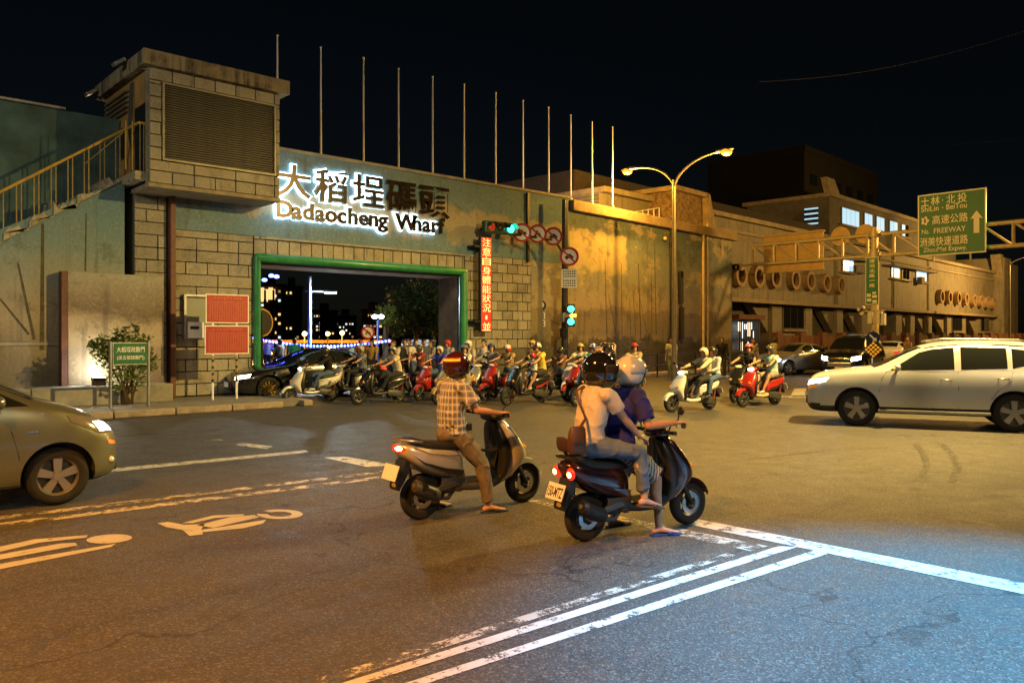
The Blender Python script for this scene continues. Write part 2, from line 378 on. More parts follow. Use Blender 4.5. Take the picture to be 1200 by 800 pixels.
def mural(name, kind):
    a = NT(name, .85); x = a.xyz(); z = x[2]
    big = a.noise(.35, 6, .62, stretch=(1, 1, 1.8)); mid = a.noise(1.4, 8, .68); fine = a.noise(14, 6, .75); streak = a.noise(2.2, 4, .6, stretch=(1.5, 1, .12))
    if kind == 'beam':
        base = a.ramp(mid, [(.25, (.075, .15, .205)), (.75, (.15, .235, .29))])
        zz = a.math('ADD', z, a.math('MULTIPLY', a.math('SUBTRACT', a.noise(.55, 5, .6, stretch=(1, 1, 1)), .5), 2.6))
        cl = a.math('MULTIPLY', a.step(zz, 5.15, 5.4), a.step(zz, 6.2, 6.0))
        base = a.mix(a.math('MULTIPLY', cl, .85), base, a.ramp(mid, [(.3, (.27, .24, .18)), (.7, (.36, .31, .22))]))
    elif kind == 'left':
        t = a.math('ADD', z, a.math('MULTIPLY', a.math('SUBTRACT', big, .5), 2.2))
        t = a.math('DIVIDE', t, 7.0)
        base = a.ramp(t, [(.05, (.10, .085, .06)), (.17, (.17, .14, .09)), (.30, (.28, .23, .15)), (.42, (.24, .24, .19)), (.58, (.15, .22, .22)), (.72, (.10, .19, .23)), (.9, (.05, .10, .10))])
    elif kind == 'panel':
        t = a.math('DIVIDE', a.math('ADD', z, a.math('MULTIPLY', a.math('SUBTRACT', big, .5), 1.2)), 3.8)
        base = a.ramp(t, [(.08, (.13, .11, .075)), (.25, (.20, .15, .09)), (.42, (.33, .27, .17)), (.52, (.30, .24, .14)), (.58, (.13, .095, .055)), (.68, (.20, .165, .11)), (.82, (.27, .26, .20)), (.95, (.20, .22, .19))])
    else:
        t = a.math('DIVIDE', a.math('ADD', z, a.math('MULTIPLY', a.math('SUBTRACT', big, .5), 2.0)), 7.0)
        base = a.ramp(t, [(.05, (.055, .05, .035)), (.16, (.09, .075, .05)), (.24, (.26, .21, .12)), (.42, (.34, .28, .17)), (.6, (.24, .24, .19)), (.8, (.16, .20, .19)), (.95, (.11, .15, .15))])
        hill = a.math('SUBTRACT', a.math('ADD', 2.05, a.math('MULTIPLY', a.noise(.5, 5, .6, stretch=(1, 1, .02)), 1.6)), z)
        base = a.mix(a.math('MULTIPLY', a.math('MULTIPLY', a.step(hill, -.03, .06), a.step(z, 1.5, 1.9)), .55), base, (.15, .12, .07))
        low = a.math('SUBTRACT', a.math('ADD', .6, a.math('MULTIPLY', a.noise(1.1, 7, .7, stretch=(1, 1, .5)), 2.1)), z)
        base = a.mix(a.math('MULTIPLY', a.step(low, -.05, .12), .85), base, a.ramp(mid, [(.35, (.028, .026, .02)), (.65, (.085, .07, .045))]))
        cx = a.math('ADD', a.math('MULTIPLY', x[0], .14), a.math('MULTIPLY', z, .07))
        cz = a.math('ADD', z, a.math('MULTIPLY', a.math('SUBTRACT', a.noise(.8, 6, .6), .5), 1.7))
        cl = a.math('MULTIPLY', a.math('MULTIPLY', a.step(cz, 4.2, 4.6), a.step(cz, 6.0, 5.85)), a.step(a.math('ADD', x[0], a.math('MULTIPLY', a.noise(1.0, 6, .6), 3)), 5.6, 5.2))
        base = a.mix(a.math('MULTIPLY', cl, .9), base, a.ramp(mid, [(.3, (.42, .34, .18)), (.7, (.56, .46, .27))]))
        c2 = a.math('MULTIPLY', a.step(a.noise(.55, 8, .68, stretch=(.8, .8, 1.5)), .52, .58), a.step(z, 2.8, 4.2))
        base = a.mix(a.math('MULTIPLY', c2, .75), base, a.ramp(mid, [(.3, (.38, .31, .18)), (.7, (.54, .45, .28))]))
        base = a.mix(a.math('MULTIPLY', a.step(a.noise(1.0, 8, .72), .50, .66), .72), base, (.085, .08, .06))
    base = a.mix(a.math('MULTIPLY', a.step(mid, .54, .66), .45), base, (.07, .06, .042))
    base = a.mix(a.math('MULTIPLY', a.step(fine, .52, .7), .45), base, (.38, .36, .29))
    base = a.mix(a.math('MULTIPLY', a.step(fine, .5, .3), .35), base, (.05, .045, .035))
    base = a.mix(a.math('MULTIPLY', a.step(streak, .55, .72), .45), base, (.05, .045, .035))
    a.color(base); a.bump(fine, .25, .02); return a.m
M_mleft, M_mpanel, M_mbeam, M_mright = mural('mural flood wall', 'left'), mural('mural panel', 'panel'), mural('mural beam', 'beam'), mural('mural right wall', 'right')
M_upper = mat('teal upper wall', (.045, .085, .085), .9, var=.45, scale=1.2, bump=.3, bscale=25)
t = thing('flood_wall', 'dark teal mural-painted flood wall behind the stair railing at the left edge', 'wall', (-10, 22.6, 0))
WB().bb((-30, 22.6, 0), (6.5, 23.2, 7.5)).build('wall', M_upper, t)
WB().bb((-30, 22.5, 7.5), (5.2, 23.3, 7.56)).build('coping', M_conc, t)
WB().bb((-30, 22.55, 6.95), (3.2, 22.6, 7.3)).build('stain_band', M_dark, t)
s0, s1 = wp(0, 283, YW), wp(143, 211, YW)
k = (s1.z-s0.z)/(s1.x-s0.x); zl = lambda x: s0.z+k*(x-s0.x)
st = thing('staircase', 'concrete staircase with broken step edges climbing to the tower, yellow railing', 'staircase', (0, YW, 0))
XA, XB = -3.0, s1.x
WB().prism([(XA, YW, .45), (6.3, YW, .45), (6.3, YW, zl(XB)), (XB, YW, zl(XB)), (XA, YW, max(.5, zl(XA)))], (0, .6, 0)).build('side_wall', M_mleft, st)
WB().prism([(-12, YW+.01, .0), (6.3, YW+.01, .0), (6.3, YW+.01, .45), (-12, YW+.01, .45)], (0, .6, 0)).build('footing', M_conc, st)
M_step = mat('broken concrete', (.30, .27, .19), .95, var=.5, scale=9, bump=.6, bscale=25)
n = 18; dx = (XB-XA)/n
for i in range(n):
    x = XA+dx*i; z = zl(x)
    if z < .7: continue
    q = WB(); rnd = random.Random(i)
    pts = [(x, YW-.03, z-.02)]
    for j in range(6): pts.append((x+dx*(j/5)*.98+.002, YW-.03, z+k*dx*(j/5)*.3+rnd.uniform(.10, .34)))
    pts.append((x+dx, YW-.03, z+k*dx-.02))
    q.prism(pts, (0, 1.1, 0)).build('step', M_step, st)
WB().bb((XB, YW-1.0, zl(XB)-.12), (6.5, YW+1.1, zl(XB)+.10)).build('landing', M_step, st, bevel=.02)
M_rail = mat('yellow railing paint', (.42, .25, .03), .5, var=.25, scale=8)
M_bal = mat('baluster paint', (.30, .21, .05), .6, var=.3, scale=8)
r0, r1, r2 = wp(0, 225, YW), wp(146, 152, YW), wp(172, 157, YW-1)
kr = (r1.z-r0.z)/(r1.x-r0.x); zr = lambda x: r0.z+kr*(x-r0.x)
WB().path([(XA, YW, zr(XA)), r1, (r1.x+.05, YW-.95, r1.z), (6.5, YW-.95, r1.z)], .035, 8).build('handrail', M_rail, st, 40)
x = XA+.1
while x < r1.x:
    zb = max(zl(x)+.12, .6)
    if zr(x) > zb+.1:
        WB().bar((x, YW+.02, zb), (x, YW+.02, zr(x)), .014, 6).build('baluster', M_bal, st)
        WB().bar((x+.10, YW+.02, zb+.05), (x+.10, YW+.02, zr(x+.1)), .014, 6).build('baluster', M_bal, st)
    x += .36
for xx in (6.05, 6.2, 6.38, 6.47): WB().bar((xx, YW-.95, zl(XB)+.1), (xx, YW-.95, r1.z), .014, 6).build('baluster', M_bal, st)
WB().path([(5.4, YW, zr(5.4)-.35), (6.0, YW-.9, r1.z-.3)], .012, 6).build('cross_rail', M_bal, st)
# vertical joint and painted masts on the stair wall
M_mast = mat('painted mast', (.075, .06, .035), .9, var=.5, scale=6)
M_pipe = mat('brown drain pipe', (.10, .035, .022), .6, var=.3, scale=6)
def painted(parent, pts, w, Y, m=None):
    b = WB(); p, q = V(pts[0]), V(pts[1]); d = (q-p).normalized(); n = V((-d.z, 0, d.x))
    b.prism([p-n*w, q-n*w*.6, q+n*w*.6, p+n*w], (0, -.003, 0)); return b.build('painted_mast', m or M_mast, parent)
for (xa, ya, xb, yb, w) in ((49, 410, 50, 262, .05), (40, 398, 21, 308, .035), (34, 392, 0, 350, .03), (100, 318, 101, 250, .02)):
    painted(st, (wp(xa, ya, YW-.001), wp(xb, yb, YW-.001)), w, YW)
WB().bb((wp(0, 402, YW).x-3, YW-.03, 1.55), (wp(68, 402, YW).x, YW-.001, 1.62)).build('ledge', M_conc, st)
pn = thing('mural_panel', 'tall square mural-painted concrete panel standing behind the leafy shrub', 'panel', (4.8, 21.2, .14))
p0, p1 = wp(74, 318, 21.15), wp(192, 325, 21.15)
WB().bb((p0.x+.1, 21.15, .14), (p1.x, 21.45, p0.z)).build('panel', M_mpanel, pn, bevel=.012)
WB().bb((p0.x-.03, 21.16, .14), (p0.x+.1, 21.44, p0.z+.01)).build('end_post', M_pipe, pn)
pl_ = thing('plinth_wall', 'low grey concrete plinth running along the pavement under the mural panel', 'plinth', (4, 20.6, .14))
for (xa, xb) in ((-1.5, 1.6), (1.62, 4.0), (4.02, 5.9), (5.92, 7.1)):
    WB().bb((xa, 20.35, .14), (xb, 21.14, .58)).build('plinth_block', M_conc, pl_, bevel=.02)
# ================================================================== masonry blocks
M_block = []
for i, cc in enumerate(((.31, .29, .235), (.36, .34, .275), (.27, .255, .205), (.33, .30, .225))):
    a = NT('masonry block %d' % i, .92); ge = a.n.new('ShaderNodeNewGeometry'); a.obj = ge.outputs['Position']
    fine = a.noise(26, 6, .75); grime = a.noise(1.3, 7, .7); drip = a.noise(3.4, 5, .65, stretch=(1, 1, .13)); sp_ = a.noise(90, 3, .7)
    c = a.mix(a.step(fine, .35, .68), tuple(x*.72 for x in cc), tuple(x*1.12 for x in cc))
    c = a.mix(a.math('MULTIPLY', a.step(grime, .48, .68), .55), c, (.10, .092, .07)); c = a.mix(a.math('MULTIPLY', a.step(drip, .54, .70), .6), c, (.065, .058, .042))
    c = a.mix(a.math('MULTIPLY', a.step(sp_, .62, .72), .5), c, (.05, .045, .035))
    a.color(c); a.bump(a.math('ADD', fine, a.math('MULTIPLY', sp_, .6)), .5, .02); M_block.append(a.m)
M_mortar = mat('dark mortar', (.075, .068, .052), .95)
BC = {}
def block(parent, x0, x1, z0, z1, Y, rng):
    g = .012; key = (round(x1-x0, 2), round(z1-z0, 2))
    i = rng.randrange(4)
    if key not in BC:
        o = MB().box((0, 0, 0), (key[0]-2*g, .10, key[1]-2*g)).build('block', M_block[0], parent, bevel=.01); bake(o); BC[key] = o
        o.material_slots[0].link = 'OBJECT'; o.material_slots[0].material = M_block[i]
    else:
        o = inst(BC[key], parent, name='block'); o.material_slots[0].material = M_block[i]
    o.location = V(((x0+x1)/2, Y+.025+rng.uniform(-.009, .006), (z0+z1)/2))-parent.location
    return o
def lay(parent, x0, x1, z0, z1, Y, w=.58, h=.325, skip=None, seed=1, alt=True):
    rng = random.Random(seed); z = z0; i = 0
    while z < z1-.05:
        zt = min(z+h, z1); L = w*2 if (i % 2 and alt) else w
        x = x0-(L/2 if (i//2) % 2 else 0) if alt else x0-(L/2 if i % 2 else 0)
        while x < x1-.02:
            a_, b_ = max(x, x0), min(x+L, x1)
            if b_-a_ > .06 and not (skip and skip(a_, b_, z, zt)): block(parent, a_, b_, z, zt, Y, rng)
            x += L
        z = zt; i += 1
# ================================================================== gate wall
gw = thing('gate_wall', 'grey block flood-gate wall with teal mural beam over the wide road opening', 'wall', (13, YW, 0))
GX0, GX1 = wp(297, 400, YW).x, wp(541, 400, YW).x
ZT = 7.12; ZP = wp(300, 303, YW).z          # wall top, top of the opening frame
XE = wp(667, 300, YW).x
ZM = wp(430, 288, YW).z                     # lower edge of the painted beam
XL = wp(204, 300, YW).x; XQ = wp(157, 250, YW).x; XR = wp(195, 250, YW).x
TH = 1.3
WB().bb((XQ, YW+.05, 0), (GX0, YW+TH, ZM-.001)).build('pier', M_mortar, gw)
WB().bb((GX1, YW+.05, 0), (XE, YW+TH, ZM-.001)).build('pier', M_mortar, gw)
WB().bb((GX0+.001, YW+.05, ZP-.12), (GX1-.001, YW+TH, ZM-.002)).build('lintel', M_mortar, gw)
WB().bb((XR+.05, YW-.02, ZM), (XE, YW+TH, ZT)).build('mural_beam', M_mbeam, gw)
WB().bb((8.0, YW-.08, ZT), (XE+.05, YW+TH+.08, ZT+.09)).build('coping', M_conc, gw)
lay(gw, XL, GX0-.02, .16, ZM, YW, seed=3)
lay(gw, XQ, XR, .16, ZM+.9, YW, seed=4)
WB().bb((XQ, YW+.05, ZM), (XR+.049, YW+TH, 5.6)).build('pier', M_mortar, gw)
lay(gw, GX0, GX1+.1, ZP+.05, ZM, YW, w=.36, h=.5, seed=5, alt=False)
XB3 = wp(622, 350, YW).x
lay(gw, GX1+.12, XB3, 1.3, ZM, YW, w=.5, h=.34, seed=6, alt=False)
WB().bb((GX1+.12, YW+.0, 0), (XB3, YW+.049, 1.29)).build('dado', mat('dark render', (.10, .09, .065), .95, var=.4, scale=2, bump=.3), gw)
WB().bb((XB3+.01, YW-.01, 0), (XE, YW+.049, ZM-.002)).build('mural_pier', M_mright, gw)
M_jamb = mat('stained jamb render', (.36, .29, .19), .9, var=.4, scale=2.5, bump=.4, bscale=18)
WB().bb((GX1-.03, YW+.2, 0), (GX1-.002, YW+TH-.01, ZP-.13)).build('jamb', M_jamb, gw)
WB().bb((GX0+.02, YW+.1, ZP-.16), (GX1-.04, YW+TH-.01, ZP-.121)).build('soffit', M_jamb, gw)
M_green = mat('green pipe paint', (.025, .20, .075), .35, var=.3, scale=4, coat=.2)
pr = .15
fr = WB(); yb = YW-.10
fr.path([(GX0+.06, yb, .1), (GX0+.06, yb, ZP-.0), (GX0+.08, yb, ZP+.02), (GX1-.02, yb, ZP+.02), (GX1, yb, ZP), (GX1, yb, .1)], [.11, .11, .14, .15, .16, .17], 14)
fr.build('gate_frame', M_green, gw, 60)
WB().bb((GX0-.06, yb-.14, 0), (GX0+.2, yb+.2, .12)).build('frame_foot', M_conc, gw)
# pilaster strips and pipes
WB().bb((XR+.02, YW-.22, .14), (XL-.02, YW-.001, wp(200, 225, YW).z)).build('drain_pipe', M_pipe, gw, bevel=.03)
for px, w_ in ((617, .05), (662, .04)): WB().bb((wp(px, 300, YW).x-w_, YW-.12, ZM-.1 if px < 640 else .1), (wp(px, 300, YW).x+w_, YW-.021, ZT-.05)).build('downpipe', M_dark, gw)
WB().bb((wp(311, 270, YW).x, YW-.05, ZM-.06), (wp(565, 270, YW).x, YW-.021, ZM+.0)).build('drip_edge', M_conc, gw)
# service hatch left of the red notices
nb = thing('service_cabinet', 'pale metal service cabinet with a dark open recess on the block wall', 'cabinet', (wp(230, 370, YW).x, YW, 0))
c0, c1 = wp(215, 347, YW-.1), wp(243, 397, YW-.1)
WB().bb((c0.x, YW-.16, c1.z), (c0.x+.06, YW+.02, c0.z)).build('side_panel', M_steel, nb)
WB().bb((c0.x+.06, YW-.06, c1.z), (c1.x, YW-.02, c0.z)).build('back_panel', mat('cabinet green grey', (.20, .23, .19), .5), nb)
WB().bb((c0.x, YW-.16, c0.z), (c1.x, YW-.02, c0.z+.05)).build('top_panel', M_steel, nb)
WB().bb((c0.x+.09, YW-.15, c1.z+.02), (c1.x-.1, YW-.06, c1.z+.45)).build('meter_box', M_white, nb, bevel=.02)
WB().bb((c0.x+.16, YW-.16, c1.z+.26), (c1.x-.25, YW-.15, c1.z+.34)).build('dial', M_black, nb)
# ================================================================== tower
TY = 20.3; TX0, TX1 = wp(175, 100, 20.3).x, wp(327.5, 100, 20.3).x; TZ0, TZ1 = 5.52, 8.34
tw = thing('gate_control_tower', 'tan block control room over the gate with louvred window and stained flat roof', 'tower', (8.4, TY, 0))
WB().bb((TX0+.02, TY+.05, TZ0), (TX1-.02, 24.0, TZ1)).build('wall_core', mat('orange stained render', (.34, .19, .06), .9, var=.35, scale=1.6, bump=.3), tw)
WB().bb((TX0-.02, TY-.02, TZ0-.1), (TX1+.02, 24.0, TZ0-.001)).build('floor_slab', mat('slab soffit', (.24, .20, .13), .9, var=.3), tw)
rs = NT('stained roof fascia', .9); stn = rs.noise(3.5, 5, .7, stretch=(1.6, 1.6, .10))
rs.color(rs.mix(rs.math('MULTIPLY', rs.step(stn, .62, .40), rs.step(rs.noise(1.1, 5, .7), .35, .6)), (.27, .22, .14), (.04, .035, .028))); M_roof = rs.m
WB().bb((TX0-.2, TY-.22, TZ1), (TX1+.2, 24.2, TZ1+.37)).build('roof_slab', M_roof, tw, bevel=.015)
l0, l1 = wp(192.5, 96, TY-.02), wp(321, 187.5, TY-.02)
lx0, lx1, lz0, lz1 = l0.x, l1.x, 6.15, 7.98
for (xa, xb, za, zb, sd) in ((TX0, TX1, TZ0, lz0-.06, 9), (TX0, TX1, lz1+.06, TZ1, 10), (TX0, lx0-.06, lz0-.06, lz1+.06, 12), (lx1+.06, TX1, lz0-.06, lz1+.06, 13)):
    lay(tw, xa, xb, za, zb, TY, w=.54, h=.31, seed=sd)
lay_l = random.Random(5)
M_louv = mat('louvre metal', (.20, .185, .14), .5, .4, var=.25, scale=4)
WB().bb((lx0, TY+.02, lz0), (lx1, TY+.049, lz1)).build('louvre_back', M_black, tw)
fr = [((lx0-.05, lz0-.05), (lx1+.05, lz0)), ((lx0-.05, lz1), (lx1+.05, lz1+.05)), ((lx0-.05, lz0), (lx0, lz1)), ((lx1, lz0), (lx1+.05, lz1))]
for (a_, b_) in fr: WB().bb((a_[0], TY-.06, a_[1]), (b_[0], TY+.05, b_[1])).build('louvre_frame', M_louv, tw)
ns = 30; sl = MB().box((0, 0, 0), (lx1-lx0-.01, .055, .008), Matrix.Rotation(R(38), 3, 'X')).build('louvre_slat', M_louv, tw)
for i in range(ns):
    o = sl if i == 0 else inst(sl, tw)
    o.location = V(((lx0+lx1)/2, TY-.015, lz0+(i+.5)*(lz1-lz0)/ns))-tw.location
WB().bb((TX0-.03, TY+.06, TZ0), (TX0+.02, TY+.2, TZ1)).build('corner_quoin', M_block[2], tw)
WB().bb((TX0-.02, TY+.3, TZ0+.02), (TX0+.015, TY+1.05, TZ0+2.0)).build('door', M_dark, tw)
WB().bb((TX0-.03, TY+2.0, TZ0+.9), (TX0+.015, TY+3.2, TZ0+1.7)).build('window', M_glass, tw)
for i in range(5): WB().bb((TX0-.07, TY+1.6, TZ0+2.05+.13*i), (TX0+.0, TY+3.5, TZ0+2.10+.13*i)).build('vent_slat', M_louv, tw)
for yy, zz in ((TY+1.1, TZ1+.30), (TY+3.6, TZ1+.10)):
    fl = WB().box((TX0-.38, yy, zz), (.32, .26, .09), Matrix.Rotation(R(-35), 3, 'Y')).build('floodlight', M_steel, tw, bevel=.015)
    WB().bar((TX0-.1, yy, zz-.15), (TX0-.36, yy, zz), .025).build('floodlight_arm', M_dark, tw)
for i in range(3): WB().path([(TX0-.03, TY+1.15+.1*i, TZ1-.1), (TX0-.06, TY+1.2+.12*i, TZ0+1.6), (TX0-.03, TY+1.15+.1*i, TZ0+1.1)], .018, 6).build('cable', M_dark, tw)
# ================================================================== lettering
sg = thing('wharf_sign', 'halo-lit metal lettering 大稻埕碼頭 Dadaocheng Wharf on the teal beam', 'sign', (13, YW-.02, 5.9))
M_let = mat('dark bronze letters', (.035, .028, .018), .3, .8)
M_letg = mat('gold bronze letters', (.05, .032, .012), .25, .85, var=.8, scale=8)
M_halo = mat('letter halo glow', (.8, .85, .9), .5, emit=(.62, .90, 1), es=9)  # glowing enlarged letter copies stand in for the LED halo on the wall
VR = (R(90), 0, 0)
def letter(ch, px, py, hpx, lit, gold=False, wx=1, bold=.012):
    p = wp(px, py, YW-.02); D = p.dot(dv); size = hpx*D/F
    loc = p-sg.location
    o = text('letter', ch, size, M_letg if gold else M_let, sg, loc+V((0, -.10, 0)), VR, .022, bold, sx=wx)
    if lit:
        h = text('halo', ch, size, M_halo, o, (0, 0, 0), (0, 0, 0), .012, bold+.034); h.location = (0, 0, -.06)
def glyphs(s, x0, y0, x1, y1, h0, h1, lits, golds, wx):
    n = len(s)
    for i, ch in enumerate(s):
        t_ = i/(n-1); letter(ch, x0+(x1-x0)*t_, y0+(y1-y0)*t_, h0+(h1-h0)*t_, lits[i], golds[i], wx)
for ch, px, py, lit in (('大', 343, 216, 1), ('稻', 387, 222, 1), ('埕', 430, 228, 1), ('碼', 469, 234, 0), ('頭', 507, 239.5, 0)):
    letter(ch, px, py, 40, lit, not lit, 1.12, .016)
LT = 'DadaochengWharf'
LX = [331.5, 346, 359.5, 373, 386, 398.5, 411.5, 424, 435.5, 446.5, 474, 486.5, 497.5, 507, 514.5]
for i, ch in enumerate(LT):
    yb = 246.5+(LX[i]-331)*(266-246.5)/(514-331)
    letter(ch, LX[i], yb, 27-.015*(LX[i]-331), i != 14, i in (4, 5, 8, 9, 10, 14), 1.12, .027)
sl_ = lamp_light('halo_light', (-2.6, -.5, -.15), 42, (.45, .85, 1), sg, .6)
# ================================================================== flag poles
for i, (px, py) in enumerate(((325, 43), (376, 57), (426, 69), (467, 82), (507, 91), (544, 100), (581, 110), (613, 119), (643, 127), (669, 136), (694, 144), (718, 150))):
    b = wp(px, 180, 22.3); b.z = ZT+.09 if i else TZ1+.37
    if i == 0: b = wp(px, 90, 22.3); b.z = TZ1+.37
    zt = zat(py, b.dot(dv))
    pos = ['first flagpole from the left, rising from behind the tower roof', 'second', 'third', 'fourth', 'fifth', 'sixth', 'seventh', 'eighth', 'ninth', 'tenth', 'eleventh', 'twelfth and rightmost'][i]
    f = thing('flagpole', ('thin white '+pos) if i == 0 else 'thin bare white flagpole on the wall top, %s from the left' % pos if i < 11 else 'thin bare white flagpole on the wall top, rightmost of the row', 'flagpole', b, 0, 'flagpoles along the wall top')
    MB().path([(0, 0, 0), (0, 0, zt-b.z)], [.034, .02], 8).build('pole', M_white, f, 40)
    MB().ball((0, 0, zt-b.z+.03), .035).build('finial', M_white, f, True)
    MB().bar((0, 0, 0), (0, 0, .14), .07).build('base', M_steel, f)
# ================================================================== right mural wall
RA = math.atan2(.0911, .9955); RP = V((XE, YW, 0))
rw = thing('mural_wall', 'long amber-lit flood wall painted with clouds, hills and sailing masts', 'wall', RP, RA)
rl = 13.6; ZR = 7.08
MB().bb((.02, 0, 0), (rl, .9, ZR-.42)).build('wall', M_mright, rw)
M_cop = mat('coping concrete', (.30, .22, .12), .85, var=.3, scale=2, bump=.3)
MB().bb((.02, -.22, ZR-.42), (rl+.25, 1.1, ZR)).build('coping', M_cop, rw, bevel=.03)
def rpt(px, py): return lp(px, py, RP, RA)
for (xa, ya, xb, yb, w) in ((711, 392, 709, 305, .03), (729, 395, 728, 308, .025), (751, 398, 748, 308, .035), (722, 392, 713, 345, .02), (769, 392, 767, 286, .03), (764, 390, 763, 313, .02), (745, 396, 742, 342, .018), (739, 396, 738, 350, .018), (759, 395, 747, 335, .015), (676, 395, 640, 365, .015)):
    (a_, za), (b_, zb) = rpt(xa, ya), rpt(xb, yb)
    if a_ < .05: continue
    painted(rw, (V((a_, 0, za))+rw.location, V((b_, 0, zb))+rw.location), w, 0)
for o in [c for c in rw.children if c.name.startswith('painted')]: o.location.y = -.0
# boats, people and hill shapes at the foot of the painting
for (px, py, w, h) in ((712, 402, .9, .30), (735, 405, .8, .22), (756, 400, 1.0, .34), (770, 404, .7, .25)):
    a_, z = rpt(px, py); MB().prism([(a_-w/2, 0, z+h*.3), (a_-w*.3, 0, z), (a_+w*.3, 0, z), (a_+w/2, 0, z+h*.4), (a_+w*.1, 0, z+h*.5), (a_, 0, z+h), (a_-w*.1, 0, z+h*.5)], (0, -.004, 0)).build('painted_boat', M_mast, rw)
def wpipe(px, y0, y1, r, m, name='drain_pipe', out=.1):
    a_, z0 = rpt(px, y0); b_, z1 = rpt(px, y1); MB().bar((a_, -out, z0), (a_, -out, z1), r, 10).build(name, m, rw, 40)
M_pipe2 = mat('buff drain pipe', (.42, .31, .17), .6, var=.2, scale=5)
wpipe(822, 428, 266, .07, M_pipe2); wpipe(827, 428, 262, .05, M_pipe2); wpipe(784, 438, 256, .045, M_dark); wpipe(845, 300, 270, .03, M_pipe2)
for (px, y0, y1) in ((796, 318, 356), (797, 360, 398)):
    a_, za = rpt(px, y0); b_, zb = rpt(px, y1); MB().bb((a_-.13, -.16, zb), (a_+.13, -.01, za)).build('cable_cabinet', M_dark, rw, bevel=.01)
a_, za = rpt(777, 280); MB().ball((a_, -.1, za), (.1, .1, .1)).build('wall_lamp', M_pipe2, rw, True)
MB().bb((-.15, -.6, 0), (rl, -.001, .14)).build('kerb', M_kerb, rw, bevel=.02)
# low guard rail in front of the right wall
gr = thing('guard_rail', 'low dark tube guard rail along the foot of the mural wall', 'railing', RP+V((0, -1.0, 0)), RA)
for z in (.5, .95): MB().bar((3.0, -.2, z), (12.6, -.2, z), .03).build('rail', M_dark, gr)
for i in range(7): MB().bar((3.0+1.6*i, -.2, 0), (3.0+1.6*i, -.2, 1.0), .035).build('post', M_dark, gr)
MB().bb((.01, 1.12, ZR-.3), (2.5, 1.2, ZR)).build('wall_return', M_conc, rw)
# roof-top box behind the right wall
rb = thing('rooftop_shed', 'weathered rooftop shed with flared parapet above the mural wall', 'shed', lp and V((RP.x+10.2, RP.y+4.0, 0)), RA)
a0 = at(772, 41); z0 = zat(262, 41); z1 = zat(226, 41)
rb.location = at(792, 41, 0); rb.location.z = 0
MB().bb((-1.5, -.8, 5), (1.3, 2.2, z1-.2)).build('wall', mat('mottled shed cladding', (.20, .13, .06), .9, var=.7, scale=5, bump=.5), rb)
MB().bb((-1.8, -1.1, z1-.2), (1.5, 2.5, z1+.05)).build('roof', M_cop, rb, bevel=.04)
MB().prism([(1.3, -1.1, z1), (1.6, -1.1, z1), (2.4, -1.1, z0-.6), (1.4, -1.1, z0-.6)], (0, .4, 0)).build('buttress', M_cop, rb)
for i in range(5): MB().bar((-3.6+.5*i, 0, 6), (-3.6+.5*i, 0, z0+.25+.1*i), .03).build('railing_post', M_white, rb)
MB().bar((-3.6, 0, z0+.2), (-1.6, 0, z0+.62), .03).build('railing_bar', M_white, rb)
# ================================================================== signs and signals
def fit_text(name, s, w, h, m, parent, loc, rot, ext=.004, off=0, max_sx=9):
    o = text(name, s, 1, m, parent, loc, rot, ext/max(h, .01), off)
    xs = [v.co.x for v in o.data.vertices]; ys = [v.co.y for v in o.data.vertices]
    dx, dy = max(xs)-min(xs), max(ys)-min(ys); cx, cyy = (max(xs)+min(xs))/2, (max(ys)+min(ys))/2
    for v in o.data.vertices: v.co.x -= cx; v.co.y -= cyy
    o.scale = (w/dx, h/dy, h); return o
def frame_axes(n):
    n = V(n).normalized(); a = V((0, 0, 1)).cross(n).normalized(); return a, V((0, 0, 1)), n
M_signred = mat('prohibition red', (.45, .02, .02), .45); M_ink = mat('sign ink', (.02, .02, .02), .5)
ICON = {'car': [(-.5, -.2), (-.5, .05), (-.3, .1), (-.18, .32), (.2, .32), (.33, .1), (.5, .05), (.5, -.2)],
        'truck': [(-.55, -.22), (-.55, .35), (.1, .35), (.1, .12), (.35, .12), (.55, -.05), (.55, -.22)],
        'bike': [(-.5, -.3), (-.35, -.05), (-.2, .05), (-.25, .3), (-.05, .45), (.08, .3), (.05, .1), (.3, .12), (.35, -.05), (.5, -.3), (.25, -.3), (.1, -.12), (-.15, -.12), (-.25, -.3)]}
def round_sign(parent, c, n, r, icon, m_face=None, ring=True):
    a, b, n = frame_axes(n); c = V(c)
    d = MB().ringdisc(c, 0, r, a, b, 28, .012, -n).build('sign_disc', m_face or M_signwhite, parent)
    if ring: MB().ringdisc(c+n*.001, r*.76, r*1.0, a, b, 28, .006, n).build('red_ring', M_signred, d)
    if icon:
        k = r*.85; MB().prism([c+n*.001+a*(x*k)+b*(y*k) for x, y in ICON[icon]], n*.003).build('pictogram', M_ink, d)
        for sx in (-.3, .3):
            MB().ringdisc(c+n*.001+a*(sx*k)+b*(-.24*k), 0, .13*k, a, b, 12, .0035, n).build('pictogram', M_ink, d)
        u = (a-b).normalized() if True else a; w = (a+b).normalized()
        MB().prism([c+n*.006+u*(-r*.8)+w*(-r*.085), c+n*.006+u*(r*.8)+w*(-r*.085), c+n*.006+u*(r*.8)+w*(r*.085), c+n*.006+u*(-r*.8)+w*(r*.085)], n*.003).build('red_slash', M_signred, d)
    return d
def plate(parent, c, n, w, h, m, name='sign_plate', th=.01):
    a, b, n = frame_axes(n); c = V(c)
    return MB().prism([c-a*w/2-b*h/2, c+a*w/2-b*h/2, c+a*w/2+b*h/2, c-a*w/2+b*h/2], -n*th).build(name, m, parent)
